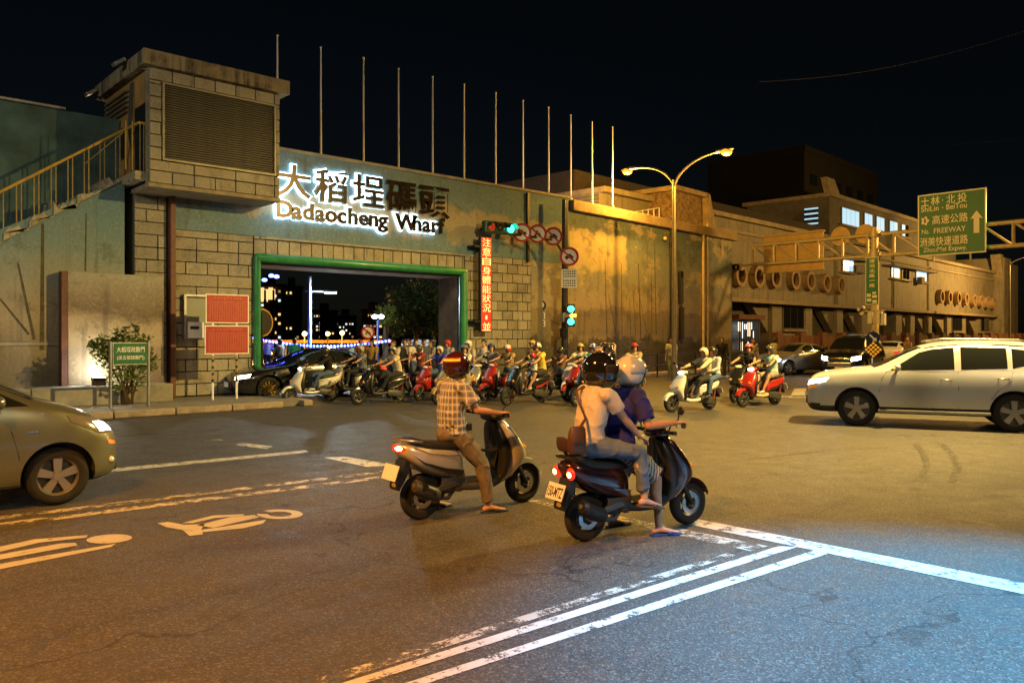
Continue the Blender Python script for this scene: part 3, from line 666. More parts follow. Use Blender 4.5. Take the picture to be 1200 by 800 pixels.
def rows(parent, c, n, w, h, nr, m, k=7):
    "rows of small illegible print"
    a, b, n = frame_axes(n); c = V(c); rng = random.Random(nr*7+k); q = MB()
    for i in range(nr):
        z = h*(.5-(i+.5)/nr)
        for j in range(k):
            x = w*((j+.5)/k-.5); ww = w/k*.36; hh = h/nr*.30
            p = c+a*x+b*z+n*.001; q.prism([p-a*ww-b*hh, p+a*ww-b*hh, p+a*ww+b*hh*rng.uniform(.3, 1), p-a*ww*rng.uniform(.2, 1)+b*hh], n*.002)
    o = q.build('print', m, parent); o['kind'] = 'stuff'; return o
M_green_on = mat('green signal lens', (.0, .5, .35), .3, emit=(.02, 1, .62), es=14)
M_red_off = mat('red signal lens', (.25, .02, .01), .25, emit=(1, .1, .02), es=.25)
M_amb_off = mat('amber signal lens off', (.06, .03, .0), .25)
M_arrow = mat('orange signal lens', (.5, .2, .0), .3, emit=(1, .38, .03), es=9)
M_sigbox = mat('signal housing green', (.015, .07, .05), .45)
FN = -(dv*.93-rv*.0)                                     # signs facing the approaching riders
FN = V((-.72, -.69, 0)).normalized()
tp = at(661, 30); tl = thing('traffic_light', 'dark pole with horizontal signal head on an arm and round prohibition signs', 'traffic light', tp)
L = lambda p: V(p)-tp
MB().path([(0, 0, 0), (0, 0, 1), (0, 0, 6.9)], [.13, .11, .075], 12).build('pole', M_dark, tl, 40)
e0, e1 = V((0, 0, zat(283, 30))), L(at(563, 27.6, zat(268, 27.6)))
MB().path([V((0, 0, e0.z-.5)), e0+(e1-e0)*.12, e1], .05, 8).build('arm', M_dark, tl, 40)
ad = (e1-e0).normalized(); na, nb_, nn = frame_axes(V((ad.y, -ad.x, 0)) if V((ad.y, -ad.x, 0)).dot(-dv) > 0 else V((-ad.y, ad.x, 0)))
sc_ = L(at(583, 28.05, zat(267.5, 28.05)))+nn*.08
rot = Matrix((na, nn, V((0, 0, 1)))).transposed()
sh = MB().box(sc_, (1.36, .26, .42), rot).build('signal_housing', M_sigbox, tl, bevel=.05)
for i, m_ in enumerate((M_red_off, M_amb_off, M_green_on)):
    c = sc_+na*((i-1)*.42*(1 if na.dot(rv) > 0 else -1))+nn*.14
    MB().ball(c, (.15, .06, .15), rot, 16, 8).build('lens', m_, sh, True)
    pts = [c+na*(.18*math.cos(q))+V((0, 0, .18*math.sin(q))) for q in [math.pi*(k/10) for k in range(11)]]
    MB().loft([pts, [p+nn*.24+V((0, 0, -.02)) for p in pts]], cap=False, closed=False).build('visor', M_sigbox, sh)
for px, py, ic in ((612, 273, 'truck'), (630, 274.5, 'bike'), (648.5, 277.5, 'car')):
    D = 30-(661-px)/98*2.4; round_sign(tl, L(at(px, D, zat(py, D)))+FN*.12, FN, .345, ic)
round_sign(tl, L(at(667, 29.8, zat(301, 29.8)))+FN*.12, FN, .36, 'car')
for py, h in ((321, .36), (332, .36)):
    pc = L(at(667, 29.8, zat(py, 29.8)))+FN*.12; pp = plate(tl, pc, FN, .58, .34, M_signwhite); rows(pp, pc, FN, .48, .28, 3, M_ink, 6)
for py, m_ in ((362, M_green_on), (377, M_green_on)):
    c = L(at(669, 29.7, zat(py, 29.7))); a_, b_, n_ = frame_axes(FN); rot2 = Matrix((a_, n_, b_)).transposed()
    h_ = MB().box(c, (.30, .2, .36), rot2).build('pedestrian_signal', M_black, tl, bevel=.02)
    MB().ball(c+n_*.1, (.12, .03, .12), rot2, 14, 6).build('lens', m_, h_, True)
c = L(at(671, 29.7, zat(370, 29.7))); MB().prism([c+n_*.11+a_*x+b_*y for x, y in ((-.12, 0), (.0, .11), (.0, .05), (.13, .08), (.13, -.05), (.0, -.05), (.0, -.11))], n_*.02).build('arrow_lens', M_arrow, tl)
for py in (372, 390, 414): MB().box(L(at(661, 29.85, zat(py, 29.85))), (.26, .2, .34)).build('control_box', M_steel if py < 380 else M_dark, tl, bevel=.02)
ss = thing('stop_sign_post', 'slim post with small round black-rimmed sign above two white plates', 'sign', at(634, 30.2))
MB().bar((0, 0, 0), (0, 0, 3.2), .035).build('pole', M_steel, ss, 40)
c = V((0, 0, zat(358, 30.2))); d_ = round_sign(ss, c+FN*.05, FN, .2, None, M_ink, False)
a_, b_, n_ = frame_axes(FN); MB().ringdisc(c+FN*.055+V((0, 0, .02)), 0, .12, a_, b_, 16, .004, n_).build('white_face', M_signwhite, d_)
for py in (370, 379):
    c = V((0, 0, zat(py, 30.2)))+FN*.05; pp = plate(ss, c, FN, .32, .24, M_signwhite); rows(pp, c, FN, .26, .2, 2, M_ink, 3)
for py in (398, 408): MB().bar((0, 0, zat(py, 30.2)), (0, 0, zat(py-4, 30.2)), .04).build('yellow_band', M_rail, ss)
# ---- LED column sign
c0, c1 = wp(563, 278, YW-.45), wp(577, 388, YW-.45); cx = (c0.x+c1.x)/2
lz1_, lz0_ = c0.z, wp(570, 388, YW-.45).z
ls = thing('message_board', 'narrow upright red LED message board on the block pier right of the gate', 'sign', (cx, YW-.45, lz0_))
hh = lz1_-lz0_; ww = .44
MB().bb((-ww/2-.04, 0, -.03), (ww/2+.04, .14, hh+.03)).build('housing', M_black, ls, bevel=.015)
lf = NT('led red panel', .4); q = lf.xyz(); dots = lf.math('MULTIPLY', lf.math('GREATER_THAN', lf.math('FRACT', lf.math('MULTIPLY', q[0], 28)), .3), lf.math('GREATER_THAN', lf.math('FRACT', lf.math('MULTIPLY', q[2], 28)), .3))
lf.b.inputs['Base Color'].default_value = (.1, .01, .01, 1); lf.b.inputs['Emission Color'].default_value = (1, .03, .008, 1); lf.l.new(lf.math('MULTIPLY', lf.math('ADD', lf.math('MULTIPLY', dots, .7), .3), 2.6), lf.b.inputs['Emission Strength'])
MB().bb((-ww/2, -.006, 0), (ww/2, -.001, hh)).build('led_panel', lf.m, ls)
M_led = mat('led characters', (.5, .2, .1), .4, emit=(1, .27, .07), es=4.5)
chs = '注意自身體能狀況，並'; n = len(chs)
for i, ch in enumerate(chs):
    z = hh*(1-(i+.5)/n)
    if ch == '，': MB().bb((-.05, -.012, z-.08), (.03, -.007, z+.06)).build('character', M_led, ls)
    else: fit_text('character', ch, ww*.86, hh/n*.88, M_led, ls, (0, -.010, z), VR, .003)
for z in (.3, hh-.35): MB().bb((-ww/2-.3, .02, z), (ww/2, .43, z+.07)).build('bracket', M_dark, ls)
# ---- red notices
M_notice = mat('red notice', (.34, .014, .012), .5, var=.4, scale=9); M_pale = mat('pale red print', (.40, .09, .06), .6)
nt = thing('notice_board', 'two weathered red notice plates, one above the other, on black and yellow striped posts', 'notice board', (wp(266, 400, 20).x, 20, .14))
for (xa, ya, xb, yb) in ((242, 345, 290.5, 379.5), (241, 381.5, 290.5, 415.5)):
    p, q = wp(xa, ya+1, 20)-nt.location, wp(xb, yb, 20)-nt.location; q.z = wp(266, yb, 20).z-.10; p.z = wp(266, ya, 20).z-.16
    pl2 = MB().bb((p.x, -.01, q.z), (q.x, .015, p.z)).build('red_plate', M_notice, nt, bevel=.008)
    MB().bb((p.x-.02, -.005, q.z-.02), (q.x+.02, .012, p.z+.02)).build('border', M_signwhite, pl2)
    cc_ = V(((p.x+q.x)/2, -.011, (p.z+q.z)/2)); w_, h_ = abs(q.x-p.x), abs(p.z-q.z)
    rows(pl2, cc_+V((0, 0, h_*.40)), (0, -1, 0), w_*.7, h_*.1, 1, M_pale, 9)
    rows(pl2, cc_+V((0, 0, -.05)), (0, -1, 0), w_*.9, h_*.72, 9, M_pale, 16)
M_stripe = mat('post black', (.02, .02, .02), .5)
for px in (250, 278):
    x = wp(px, 400, 20).x-nt.location.x; ps = MB().bar((x, .04, 0), (x, .04, 2.3), .03).build('post', M_signwhite, nt, 40)
    for i in range(8): MB().bar((x, .04, .45+.085*i), (x, .04, .53+.085*i), .033).build('stripe', M_rail if i % 2 else M_stripe, ps)
# ---- green park sign, shrub and uplight
gs = thing('park_sign', 'small green sign plate with white characters on two grey posts before the shrub', 'sign', (wp(152, 420, 19.2).x, 19.2, .14))
M_sgreen = mat('sign green', (.015, .13, .06), .45, var=.15, scale=5)
p, q = wp(133, 402.5, 19.2)-gs.location, wp(173, 426, 19.2)-gs.location; q.z = wp(153, 426.5, 19.2).z-.14; p.z = wp(153, 402, 19.2).z-.14
gpn = MB().bb((p.x, 0, q.z), (q.x, .02, p.z)).build('sign_plate', M_sgreen, gs)
MB().bb((p.x-.012, .004, q.z-.012), (q.x+.012, .018, p.z+.012)).build('border', M_signwhite, gpn)
h_ = p.z-q.z; w_ = q.x-p.x; cx = (p.x+q.x)/2
fit_text('lettering', '大稻埕疏散門', w_*.82, h_*.27, M_signwhite, gpn, (cx, -.002, q.z+h_*.70), VR, .003, .004)
fit_text('lettering', '(淡五號疏散門)', w_*.80, h_*.22, M_signwhite, gpn, (cx, -.002, q.z+h_*.30), VR, .003, .004)
for px in (129.5, 174): x = wp(px, 430, 19.2).x-gs.location.x; MB().bar((x, .01, 0), (x, .01, p.z+.03), .035, 10).build('post', M_steel, gs, 40)
def leaf_mat(name, c1, c2):
    a = NT(name, .55); oi = a.n.new('ShaderNodeNewGeometry'); a.color(a.ramp(a.noise(9, 2), [(.3, c1), (.7, c2)])); a.b.inputs['Specular IOR Level'].default_value = .3
    tr = a.n.new('ShaderNodeBsdfTranslucent'); tr.inputs[0].default_value = c2+(1,); mx = a.n.new('ShaderNodeMixShader'); mx.inputs[0].default_value = .25
    a.l.new(a.b.outputs[0], mx.inputs[1]); a.l.new(tr.outputs[0], mx.inputs[2]); a.l.new(mx.outputs[0], a.n['Material Output'].inputs[0]); return a.m
M_leaf = leaf_mat('shrub leaf', (.05, .09, .015), (.16, .20, .04)); M_leaf2 = leaf_mat('tree leaf', (.012, .028, .01), (.04, .07, .02))
def leaves(b, c, r, n, size, rng, dens=.0):
    c = V(c)
    for i in range(n):
        d = V((rng.gauss(0, 1), rng.gauss(0, 1), rng.gauss(0, 1))).normalized()*(rng.random()**.4)
        p = c+V((d.x*r[0], d.y*r[1], d.z*r[2])); a_ = V((rng.gauss(0, 1), rng.gauss(0, 1), rng.gauss(0, .6))).normalized(); u = a_.cross(V((rng.gauss(0, 1), rng.gauss(0, 1), 1))).normalized()
        s = size*rng.uniform(.6, 1.3); w = a_.cross(u)*s*.08
        b.add([p, p+a_*s*.5+u*s*.26+w, p+a_*s, p+a_*s*.5-u*s*.26+w], [(0, 1, 2, 3)])
rng = random.Random(11)
shb = wp(150, 440, 20.1); shb.z = .14
sh_ = thing('leafy_shrub', 'leafy green shrub lit from below against the mural panel', 'shrub', shb)
b = MB(); stems = MB()
for px, py, r_, n_ in ((150, 408, .55, 260), (136, 418, .45, 220), (163, 415, .42, 200), (150, 438, .6, 340), (128, 402, .33, 130), (143, 392, .25, 70), (167, 400, .28, 80), (114, 404, .3, 110), (122, 418, .35, 130), (172, 425, .35, 130), (160, 385, .15, 30)):
    c = wp(px, py, 20.1)-shb; leaves(b, c, (r_*.8, r_*.5, r_*.8), n_, .13, rng); stems.path([(rng.uniform(-.1, .1), 0, 0), (c.x*.5, 0, c.z*.6), c], [.025, .015, .006], 6)
o = b.build('foliage', M_leaf, sh_, fix=False); o['kind'] = 'stuff'
o = stems.build('stems', mat('bark', (.09, .06, .035), .9, var=.3), sh_, True); o['kind'] = 'stuff'
up = thing('uplight', 'small ground floodlight in a brown box lighting the mural panel', 'floodlight', wp(116, 452, 20.75)); up.location.z = .58
MB().bb((-.14, -.1, -.44), (.14, .1, .12)).build('housing', mat('rusty lamp box', (.10, .05, .025), .7, var=.3), up, bevel=.015)
MB().bb((-.15, -.12, .12), (.15, .12, .20)).build('lamp_rim', M_dark, up, bevel=.01)
MB().bb((-.12, -.08, .195), (.12, .08, .21)).build('lamp_glass', mat('uplight glass', (.9, .9, .8), .3, emit=(1, .92, .85), es=60), up)
lamp_light('lamp_light', (0, .02, .30), 70, (1, .93, .78), up, .08)
# ================================================================== gantry
gpos = at(1025, 40); ga = thing('sign_gantry', 'steel truss gantry with long cantilever arm on a thick round post', 'gantry', gpos)
M_gan = mat('gantry paint', (.58, .50, .32), .5, .2, var=.15, scale=4)
MB().path([(0, 0, 0), (0, 0, 7.2)], [.21, .17], 14).build('post', M_gan, ga, 40)
ZA, ZB_ = 5.78, 6.85
S0, S1 = -13.0, 6.9                                    # along y: near end, far end
for z in (ZA, ZB_):
    MB().bar((.12, S0, z), (.12, S1, z), .10, 10).build('chord', M_gan, ga, 40)
y = S1; i = 0
while y > S0:
    MB().bar((.12, y, ZA), (.12, y, ZB_), .075, 8).build('upright', M_gan, ga, 40)
    if y-1.3 > S0: MB().bar((.12, y, ZB_), (.12, y-1.3, ZA), .055, 8).build('diagonal', M_gan, ga, 40)
    y -= 1.3
for z in (ZA, ZB_):
    MB().ringdisc((0, 0, z-.15), .16, .28, (1, 0, 0), (0, 1, 0), 16, .3, (0, 0, 1)).build('collar', M_gan, ga, 40)
MB().bar((.12, S1, ZA), (.12, S1+2.0, ZA-.05), .06, 10).build('signal_arm', M_gan, ga, 40)
gh = MB().box((.0, S1+1.3, ZA-.1), (.3, 1.4, .4)).build('signal_housing', M_gan, ga, bevel=.05)
for i in range(3): MB().ringdisc((-.16, S1+.85+.45*i, ZA-.1), .12, .18, (0, 1, 0), (0, 0, 1), 14, .18, (-1, 0, 0)).build('visor', M_black, gh)
bs = MB().bb((.24, 2.8, ZA-.55), (.28, 6.3, ZB_+.55)).build('sign_back', mat('bare sign back', (.55, .38, .16), .6, .2, var=.15, scale=3), ga)
for yy in (1.9, .6): MB().ringdisc((.25, yy, ZB_+.1), 0, .5, (0, 1, 0), (0, 0, 1), 24, .03, (1, 0, 0)).build('round_sign_back', MATS['bare sign back'], ga)
for z in (ZA-.5, ZB_+.45): MB().bar((.2, 2.7, z), (.2, 6.4, z), .05).build('sign_rail', M_gan, ga)
# direction sign
ds = thing('direction_sign', 'large green road sign with white destinations and an up arrow on the gantry', 'road sign', gpos+V((-.16, -3.61, 5.55)))
W_, H_ = 2.96, 2.95
MB().bb((0, -W_/2, 0), (.03, W_/2, H_)).build('sign_plate', mat('highway green', (.002, .18, .085), .5, var=.12, scale=2), ds)
for (a_, b_) in (((-W_/2, 0), (W_/2, .06)), ((-W_/2, H_-.06), (W_/2, H_)), ((-W_/2, .06), (-W_/2+.06, H_-.06)), ((W_/2-.06, .06), (W_/2, H_-.06))):
    MB().bb((-.006, a_[0], a_[1]), (-.001, b_[0], b_[1])).build('border', M_signwhite, ds)
XR_ = (R(90), 0, R(-90))
def srow(s, x0, x1, yc, h, name='lettering'): return fit_text(name, s, (x1-x0)*W_, h*H_, M_signwhite, ds, (-.004, -((x0+x1)/2-.5)*W_, (1-yc)*H_), XR_, .004, .01)
srow('士', .05, .17, .115, .14); srow('林', .20, .335, .115, .145); srow('·', .365, .385, .12, .02); srow('北', .43, .56, .115, .14); srow('投', .595, .73, .115, .15)
srow('ShiLin', .05, .32, .235, .088); srow('·', .365, .385, .24, .02); srow('BeiTou', .43, .73, .235, .088)
srow('高速公路', .22, .745, .425, .145); srow('Ns.', .06, .18, .60, .075); srow('FREEWAY', .245, .715, .60, .085)
srow('洲美快速道路', .035, .745, .77, .15); srow('ZhouMei Expwy.', .085, .73, .91, .095)
pts = [(-.004, -((.10+.055*math.cos(t)*(1+.18*math.cos(5*t)))+.01-.5)*W_, (1-.425+.065*math.sin(t)*(1+.18*math.cos(5*t)))*H_) for t in [2*math.pi*k/40+.3 for k in range(40)]]
pm = MB().prism(pts, (-.004, 0, 0)).build('blossom_shield', M_signwhite, ds)
fit_text('numeral', '1', .07, .2, M_ink, pm, (-.010, -(.11-.5)*W_, (1-.425)*H_), XR_, .002, .02)
MB().prism([(-.004, -(x-.5)*W_, (1-yy)*H_) for x, yy in ((.865, .34), (.955, .47), (.905, .455), (.905, .69), (.825, .69), (.825, .455), (.775, .47))], (-.004, 0, 0)).build('arrow', M_signwhite, ds)
for yy in (-.8, .8): MB().bar((.08, yy, -.3), (.08, yy, H_+.02), .04).build('bracket', M_gan, ds)
# street-name blade on the post
rsn = thing('street_name_sign', 'narrow upright green street-name blade 環河北路一段 on the gantry post', 'sign', gpos+V((-.3, 0, zat(356, 39.7))))
hz = zat(302, 39.7)-zat(356, 39.7)
MB().bb((0, -.3, 0), (.03, .3, hz)).build('sign_plate', MATS['highway green'], rsn)
MB().bb((.004, -.33, -.03), (.026, .33, hz+.03)).build('border', M_signwhite, rsn)
for i, ch in enumerate('環河北路一段'):
    z = hz*(.93-.105*i); 
    if ch == '一': MB().bb((-.006, -.13, z-.015), (-.001, .13, z+.02)).build('character', M_signwhite, rsn)
    else: fit_text('character', ch, .28, .19, M_signwhite, rsn, (-.003, 0, z), XR_, .003, .015)
for (a_, b_) in (((-.24, .04), (-.02, .2)), ((.04, .12), (.25, .28)), ((-.24, .3), (.0, .44)), ((.06, .36), (.26, .52)), ((-.2, .5), (-.02, .6))): MB().bb((-.006, a_[0], a_[1]), (-.001, b_[0], b_[1])).build('map_block', M_signwhite, rsn)
for k_, (dy, py) in enumerate(((.6, 361), (.45, 366), (-.35, 372), (-.5, 374), (.1, 372))):
    z = zat(py, 39.7)
    if k_ < 2: o = MB().bar((-.5, dy, z-.05), (.1, dy, z+.05), .09, 10).build('camera', M_white, ga, 40)
    else: MB().bb((-.35, dy-.12, z-.3), (-.1, dy+.12, z+.3)).build('control_box', M_white, ga, bevel=.02)
MB().bar((-.25, -.6, zat(364, 39.7)), (-.25, .7, zat(364, 39.7)), .03).build('bracket', M_gan, ga)
# keep-right sign on the median
kp = thing('keep_right_sign', 'blue round keep-right sign above a yellow-dotted black marker', 'sign', at(1023, 33))
MB().bar((0, 0, 0), (0, 0, 2.0), .05).build('post', M_steel, kp, 40)
FX = (-.85, -.52, 0); a_, b_, n_ = frame_axes(FX); M_blue = mat('sign blue', (.01, .04, .22), .45)
c = V((0, 0, zat(396, 33)))+n_*.08; d_ = MB().ringdisc(c, 0, .27, a_, b_, 24, .012, -n_).build('blue_disc', M_blue, kp)
u = (a_-b_).normalized(); w = (a_+b_).normalized(); MB().prism([c+n_*.002+u*x+w*y for x, y in ((-.2, -.035), (.05, -.035), (.05, -.1), (.2, 0), (.05, .1), (.05, .035), (-.2, .035))], n_*.003).build('arrow', M_signwhite, d_)
c = V((0, 0, zat(409.5, 33)))+n_*.08; u, w = (a_+b_).normalized(), (a_-b_).normalized()
d_ = MB().prism([c+u*x+w*y for x, y in ((-.28, -.28), (.28, -.28), (.28, .28), (-.28, .28))], -n_*.012).build('marker_plate', M_black, kp)
M_refl = mat('amber reflector glow', (.7, .35, .02), .4, emit=(1, .45, .03), es=.5)  # reflectors emit a glow of their own in place of returned light
for i in range(4):
    for j in range(4): MB().ringdisc(c+n_*.002+u*(-.19+.127*i)+w*(-.19+.127*j), 0, .052, a_, b_, 10, .004, n_).build('reflector', M_refl, d_)
# ================================================================== right building
FA = YAW-math.atan2(905, F); FP = at(852, 46.0)
def fp(px, py): return lp(px, py, FP, FA)
bt = NT('pale tile facade', .7); br = bt.n.new('ShaderNodeTexBrick'); br.inputs['Scale'].default_value = 1; br.inputs['Brick Width'].default_value = .30; br.inputs['Row Height'].default_value = .085; br.inputs['Mortar Size'].default_value = .008
mp = bt.n.new('ShaderNodeMapping'); mp.inputs['Rotation'].default_value = (R(90), 0, 0); bt.l.new(bt.obj, mp.inputs[0]); bt.l.new(mp.outputs[0], br.inputs['Vector'])
br.inputs['Color1'].default_value = (.29, .26, .21, 1); br.inputs['Color2'].default_value = (.26, .235, .185, 1); br.inputs['Mortar'].default_value = (.16, .14, .11, 1)
sn = bt.noise(.7, 7, .7); s2 = bt.noise(1.3, 5, .7, stretch=(2, 2, .12))
c = bt.mix(bt.math('MULTIPLY', bt.step(sn, .45, .68), .65), br.outputs['Color'], (.14, .12, .09)); c = bt.mix(bt.math('MULTIPLY', bt.step(s2, .5, .68), .6), c, (.075, .062, .045)); bt.color(c); M_tile = bt.m
M_trim = mat('facade trim', (.30, .25, .18), .8, var=.3, scale=2)
M_shut = mat('roller shutter', (.14, .13, .11), .6, .2, var=.2, scale=3)
rbd = thing('market_building', 'long pale tiled two-storey building with rows of round porthole windows', 'building', FP, FA)
zL = fp(930, 356)[1]; xA = -12; xB = fp(1164, 360)[0]; zT = fp(840, 254)[1]
xM = fp(1075, 300)[0]                                     # the roof steps down here
MB().bb((xA, 0, zL), (xB, 9, zT)).build('upper_wall', M_tile, rbd)
MB().bb((xA, 1.0, 0), (xB, 9, zL-.001)).build('recessed_wall', M_shut, rbd)
MB().bb((xA, -.35, zT), (xB+.2, 9.3, zT+.28)).build('cornice', M_trim, rbd, bevel=.04)
MB().bb((xA, -.14, zT-.75), (xB, -.001, zT-.6)).build('string_course', M_trim, rbd)
MB().bb((xA, -.5, zL-.12), (xB, -.001, zL+.12)).build('canopy_ledge', M_trim, rbd, bevel=.02)
# slanted parapet roof of the nearer wing
MB().bb((xA, 1.5, zT+.28), (fp(985, 300)[0], 8.5, zT+1.3)).build('roof', mat('dark roofing', (.035, .026, .02), .8, var=.3), rbd)
pro = None
M_hole = mat('porthole dark', (.012, .011, .010), .3)
M_ringm = mat('porthole ring', (.36, .25, .15), .8, var=.25, scale=3)
def porthole(px, py, dia):
    a_, z = fp(px, py)
    t_ = MB().ringdisc((a_, -.42, z), dia*.33, dia*.5, (1, 0, 0), (0, 0, 1), 24, .42, (0, 1, 0)).build('porthole', M_ringm, rbd, 40)
    MB().ringdisc((a_, -.14, z), 0, dia*.33, (1, 0, 0), (0, 0, 1), 24, .02, (0, -1, 0)).build('pane', M_hole, t_)
for px, py in ((859, 323), (880, 324.5), (900, 326), (923, 328), (941, 329.5), (960, 332), (977, 334)): porthole(px+3, py, 1.32)
for px, py in ((1099, 347.5), (1108.5, 348.5), (1119, 349.5), (1128, 350.5), (1137.5, 352), (1146, 353), (1153.5, 354.5), (1160.5, 355.5)): porthole(px, py, 1.30)
for p0, p1 in ((852, 856), (905, 916), (944, 952), (981, 988), (1010, 1016), (1050, 1057), (1067, 1072), (1087, 1092), (1110, 1115), (1128, 1132), (1146, 1149), (1160, 1164)):
    MB().bb((fp(p0, 380)[0], .002, 0), (fp(p1, 380)[0], .999, zL-.13)).build('pilaster', M_tile, rbd)
for p0, p1 in ((885, 905), (965, 981), (996, 1010), (1060, 1067), (1077, 1087), (1098, 1110), (1137, 1146)):
    xa, xb = fp(p0, 370)[0], fp(p1, 370)[0]
    MB().prism([(xb-.01, .3, zL-.13), (xa, .3, zL-.13), (xb-.01, .3, zL-1.9)], (0, .5, 0)).build('haunch', M_tile, rbd)
M_lit = mat('lit window', (.5, .6, .65), .3, emit=(.42, .76, .95), es=.95)
M_wf = mat('window frame', (.12, .11, .10), .5, .4)
def window(x0, x1, z0, z1, y, lit, nv=2, parent=None, sill=True):
    f = MB().bb((x0-.08, y-.06, z0-.08), (x1+.08, y-.001, z1+.08)).build('window', M_wf, parent)
    w_ = (x1-x0)/nv
    for i in range(nv): MB().bb((x0+w_*i+.04, y-.075, z0), (x0+w_*(i+1)-.04, y-.061, z1)).build('pane', M_lit if lit and not (lit == 2 and i % 2) else M_glass, f)
    if sill: MB().bb((x0-.2, y-.25, z0-.22), (x1+.2, y-.001, z0-.1)).build('sill', M_trim, f)
    return f
for p0, p1, y0, y1, lit in ((918, 942, 358, 375, 0), (1116, 1127, 371, 384, 0), (1150, 1159, 374, 386, 0)):
    xa, xb = fp(p0, 370)[0], fp(p1, 370)[0]; z1 = zL-.25; z0 = z1-1.35
    MB().bb((fp(p0-2, 370)[0], .05, 0), (fp(p1+2, 370)[0], .99, zL-.14)).build('infill_wall', M_tile, rbd)
    window(xa, xb, z0, z1, .05, lit, 3, rbd)
for p0, p1, y0, y1, lit, nv in ((987, 999, 305, 320, 1, 3), (1044, 1053, 314, 327, 1, 2), (1057, 1065, 316, 329, 0, 2), (1073, 1085, 318, 331, 1, 3)):
    xa, za = fp(p0, y0); xb, zb = fp(p1, y1); window(xa, xb, zb+.1, fp((p0+p1)/2, y0)[1], 0, lit, nv, rbd)
for px, py in ((1010, 316), (1004, 316), (1075, 329)): a_, z = fp(px, py); MB().bb((a_-.4, -.5, z-.3), (a_+.4, -.08, z+.3)).build('air_conditioner', M_trim, rbd, bevel=.03)
for (p0, p1, y) in ((983, 1012, 303), (1040, 1090, 312)):
    xa, z = fp(p0, y); xb, _ = fp(p1, y); MB().bb((xa, -.6, z), (xb, -.002, z+.14)).build('window_canopy', M_trim, rbd)
for px in (1046, 980): a_, z = fp(px, 330); MB().bar((a_, -.08, zL), (a_, -.08, zT-.2), .06).build('drain_pipe', M_trim, rbd)
# upper storey set back
UP = FP+V((-math.sin(FA), math.cos(FA), 0))*2.5
us = thing('upper_storey', 'set-back upper storey with a gabled end and lit white windows', 'building', UP, FA)
def up_(px, py): return lp(px, py, UP, FA)
ua, ub = up_(972, 250)[0], up_(1120, 250)[0]; uz0, uz1 = zT+.2, up_(990, 236)[1]
MB().bb((ua, 0, uz0), (ub, 7, uz1)).build('wall', mat('grey stucco', (.13, .12, .105), .85, var=.25, scale=1.5), us)
MB().bb((ua-.3, -.3, uz1), (ub, 7.3, uz1+.3)).build('cornice', M_trim, us)
MB().prism([(ua-.3, -.2, uz1+.3), (ua+1.6, -.2, uz1+.3), (ua+.5, -.2, uz1+1.4), (ua-1.0, -.2, uz1+1.4)], (0, .5, 0)).build('gable', M_trim, us)
for i in range(14): MB().bb((ua-.06, .9, uz0+.5+i*.2), (ua-.001, 2.0, uz0+.6+i*.2)).build('lit_louvre', M_lit if i % 2 else M_glass, us)
for p0, p1, y0, y1, nv in ((986, 1006, 246, 264, 4), (1012.5, 1021.5, 251, 267, 2), (1026.5, 1035.5, 255, 270, 2), (1042, 1051, 260, 274, 2), (1056, 1064, 264, 277, 2)):
    xa = up_(p0, y0)[0]; xb = up_(p1, y1)[0]; pm_ = (p0+p1)/2; window(xa, xb, up_(pm_, y1)[1], up_(pm_, y0)[1], 0, 2 if p0 > 1050 else 1, nv, us)
# end pier and red fence
ep = thing('corner_pier', 'tall plain stair pier at the far right end of the long building', 'building', FP, FA)
xb = fp(1164, 380)[0]; zz = fp(1175, 305)[1]
MB().bb((xb+.25, -1.0, 0), (xb+3.4, 6, zz)).build('pier', M_tile, ep); MB().bb((xb+3.6, -.6, 0), (xb+8.5, 5, zz-.4)).build('side_pier', M_tile, ep)
MB().prism([(xb-.2, -.9, zz-1.2), (xb+.24, -.9, zz-2.2), (xb+.24, -.9, zz+.3), (xb-.8, -.9, zz+.3)], (0, 1, 0)).build('bracket', M_trim, ep)
M_rust = mat('rust red fence', (.12, .045, .022), .7, var=.35, scale=3)
fe = thing('boundary_fence', 'rust-red boarded fence with taller piers along the long building', 'fence', FP+V((0, -3, 0)), FA)
x = 0; i = 0
while x < xb+4:
    h_ = 1.75+.0*i; MB().bb((x, -.2, 0), (x+.7, .2, h_+.18)).build('pier', M_rust, fe, bevel=.02)
    for j in range(6): MB().bb((x+.72+j*.37, -.05, .1), (x+.72+j*.37+.35, .05, h_)).build('board', M_rust, fe)
    x += 2.95; i += 1
dk = thing('dark_office_block', 'dark unlit high-rise block behind the long building', 'building', at(985, 95), FA)
MB().bb((-10, 0, 0), (12, 12, zat(193, 95))).build('wall', mat('unlit wall', (.010, .008, .006), .9, var=.2, scale=.3), dk)
MB().bb((-10.2, -.2, zat(193, 95)), (12.2, 12, zat(193, 95)+.6)).build('parapet', MATS['unlit wall'], dk)
for i in range(6):
    for j in range(5): MB().bb((-8.5+i*3.4, -.1, 9+j*2.4), (-6.8+i*3.4, -.01, 10.2+j*2.4)).build('window', M_glass, dk)
MB().ball((4.5, 6, zat(179, 95)), .25).build('warning_lamp', mat('red warning lamp', (.3, 0, 0), .4, emit=(1, .03, .02), es=8), dk); MB().bar((4.5, 6, zat(193, 95)), (4.5, 6, zat(180, 95)), .08).build('mast', M_dark, dk)
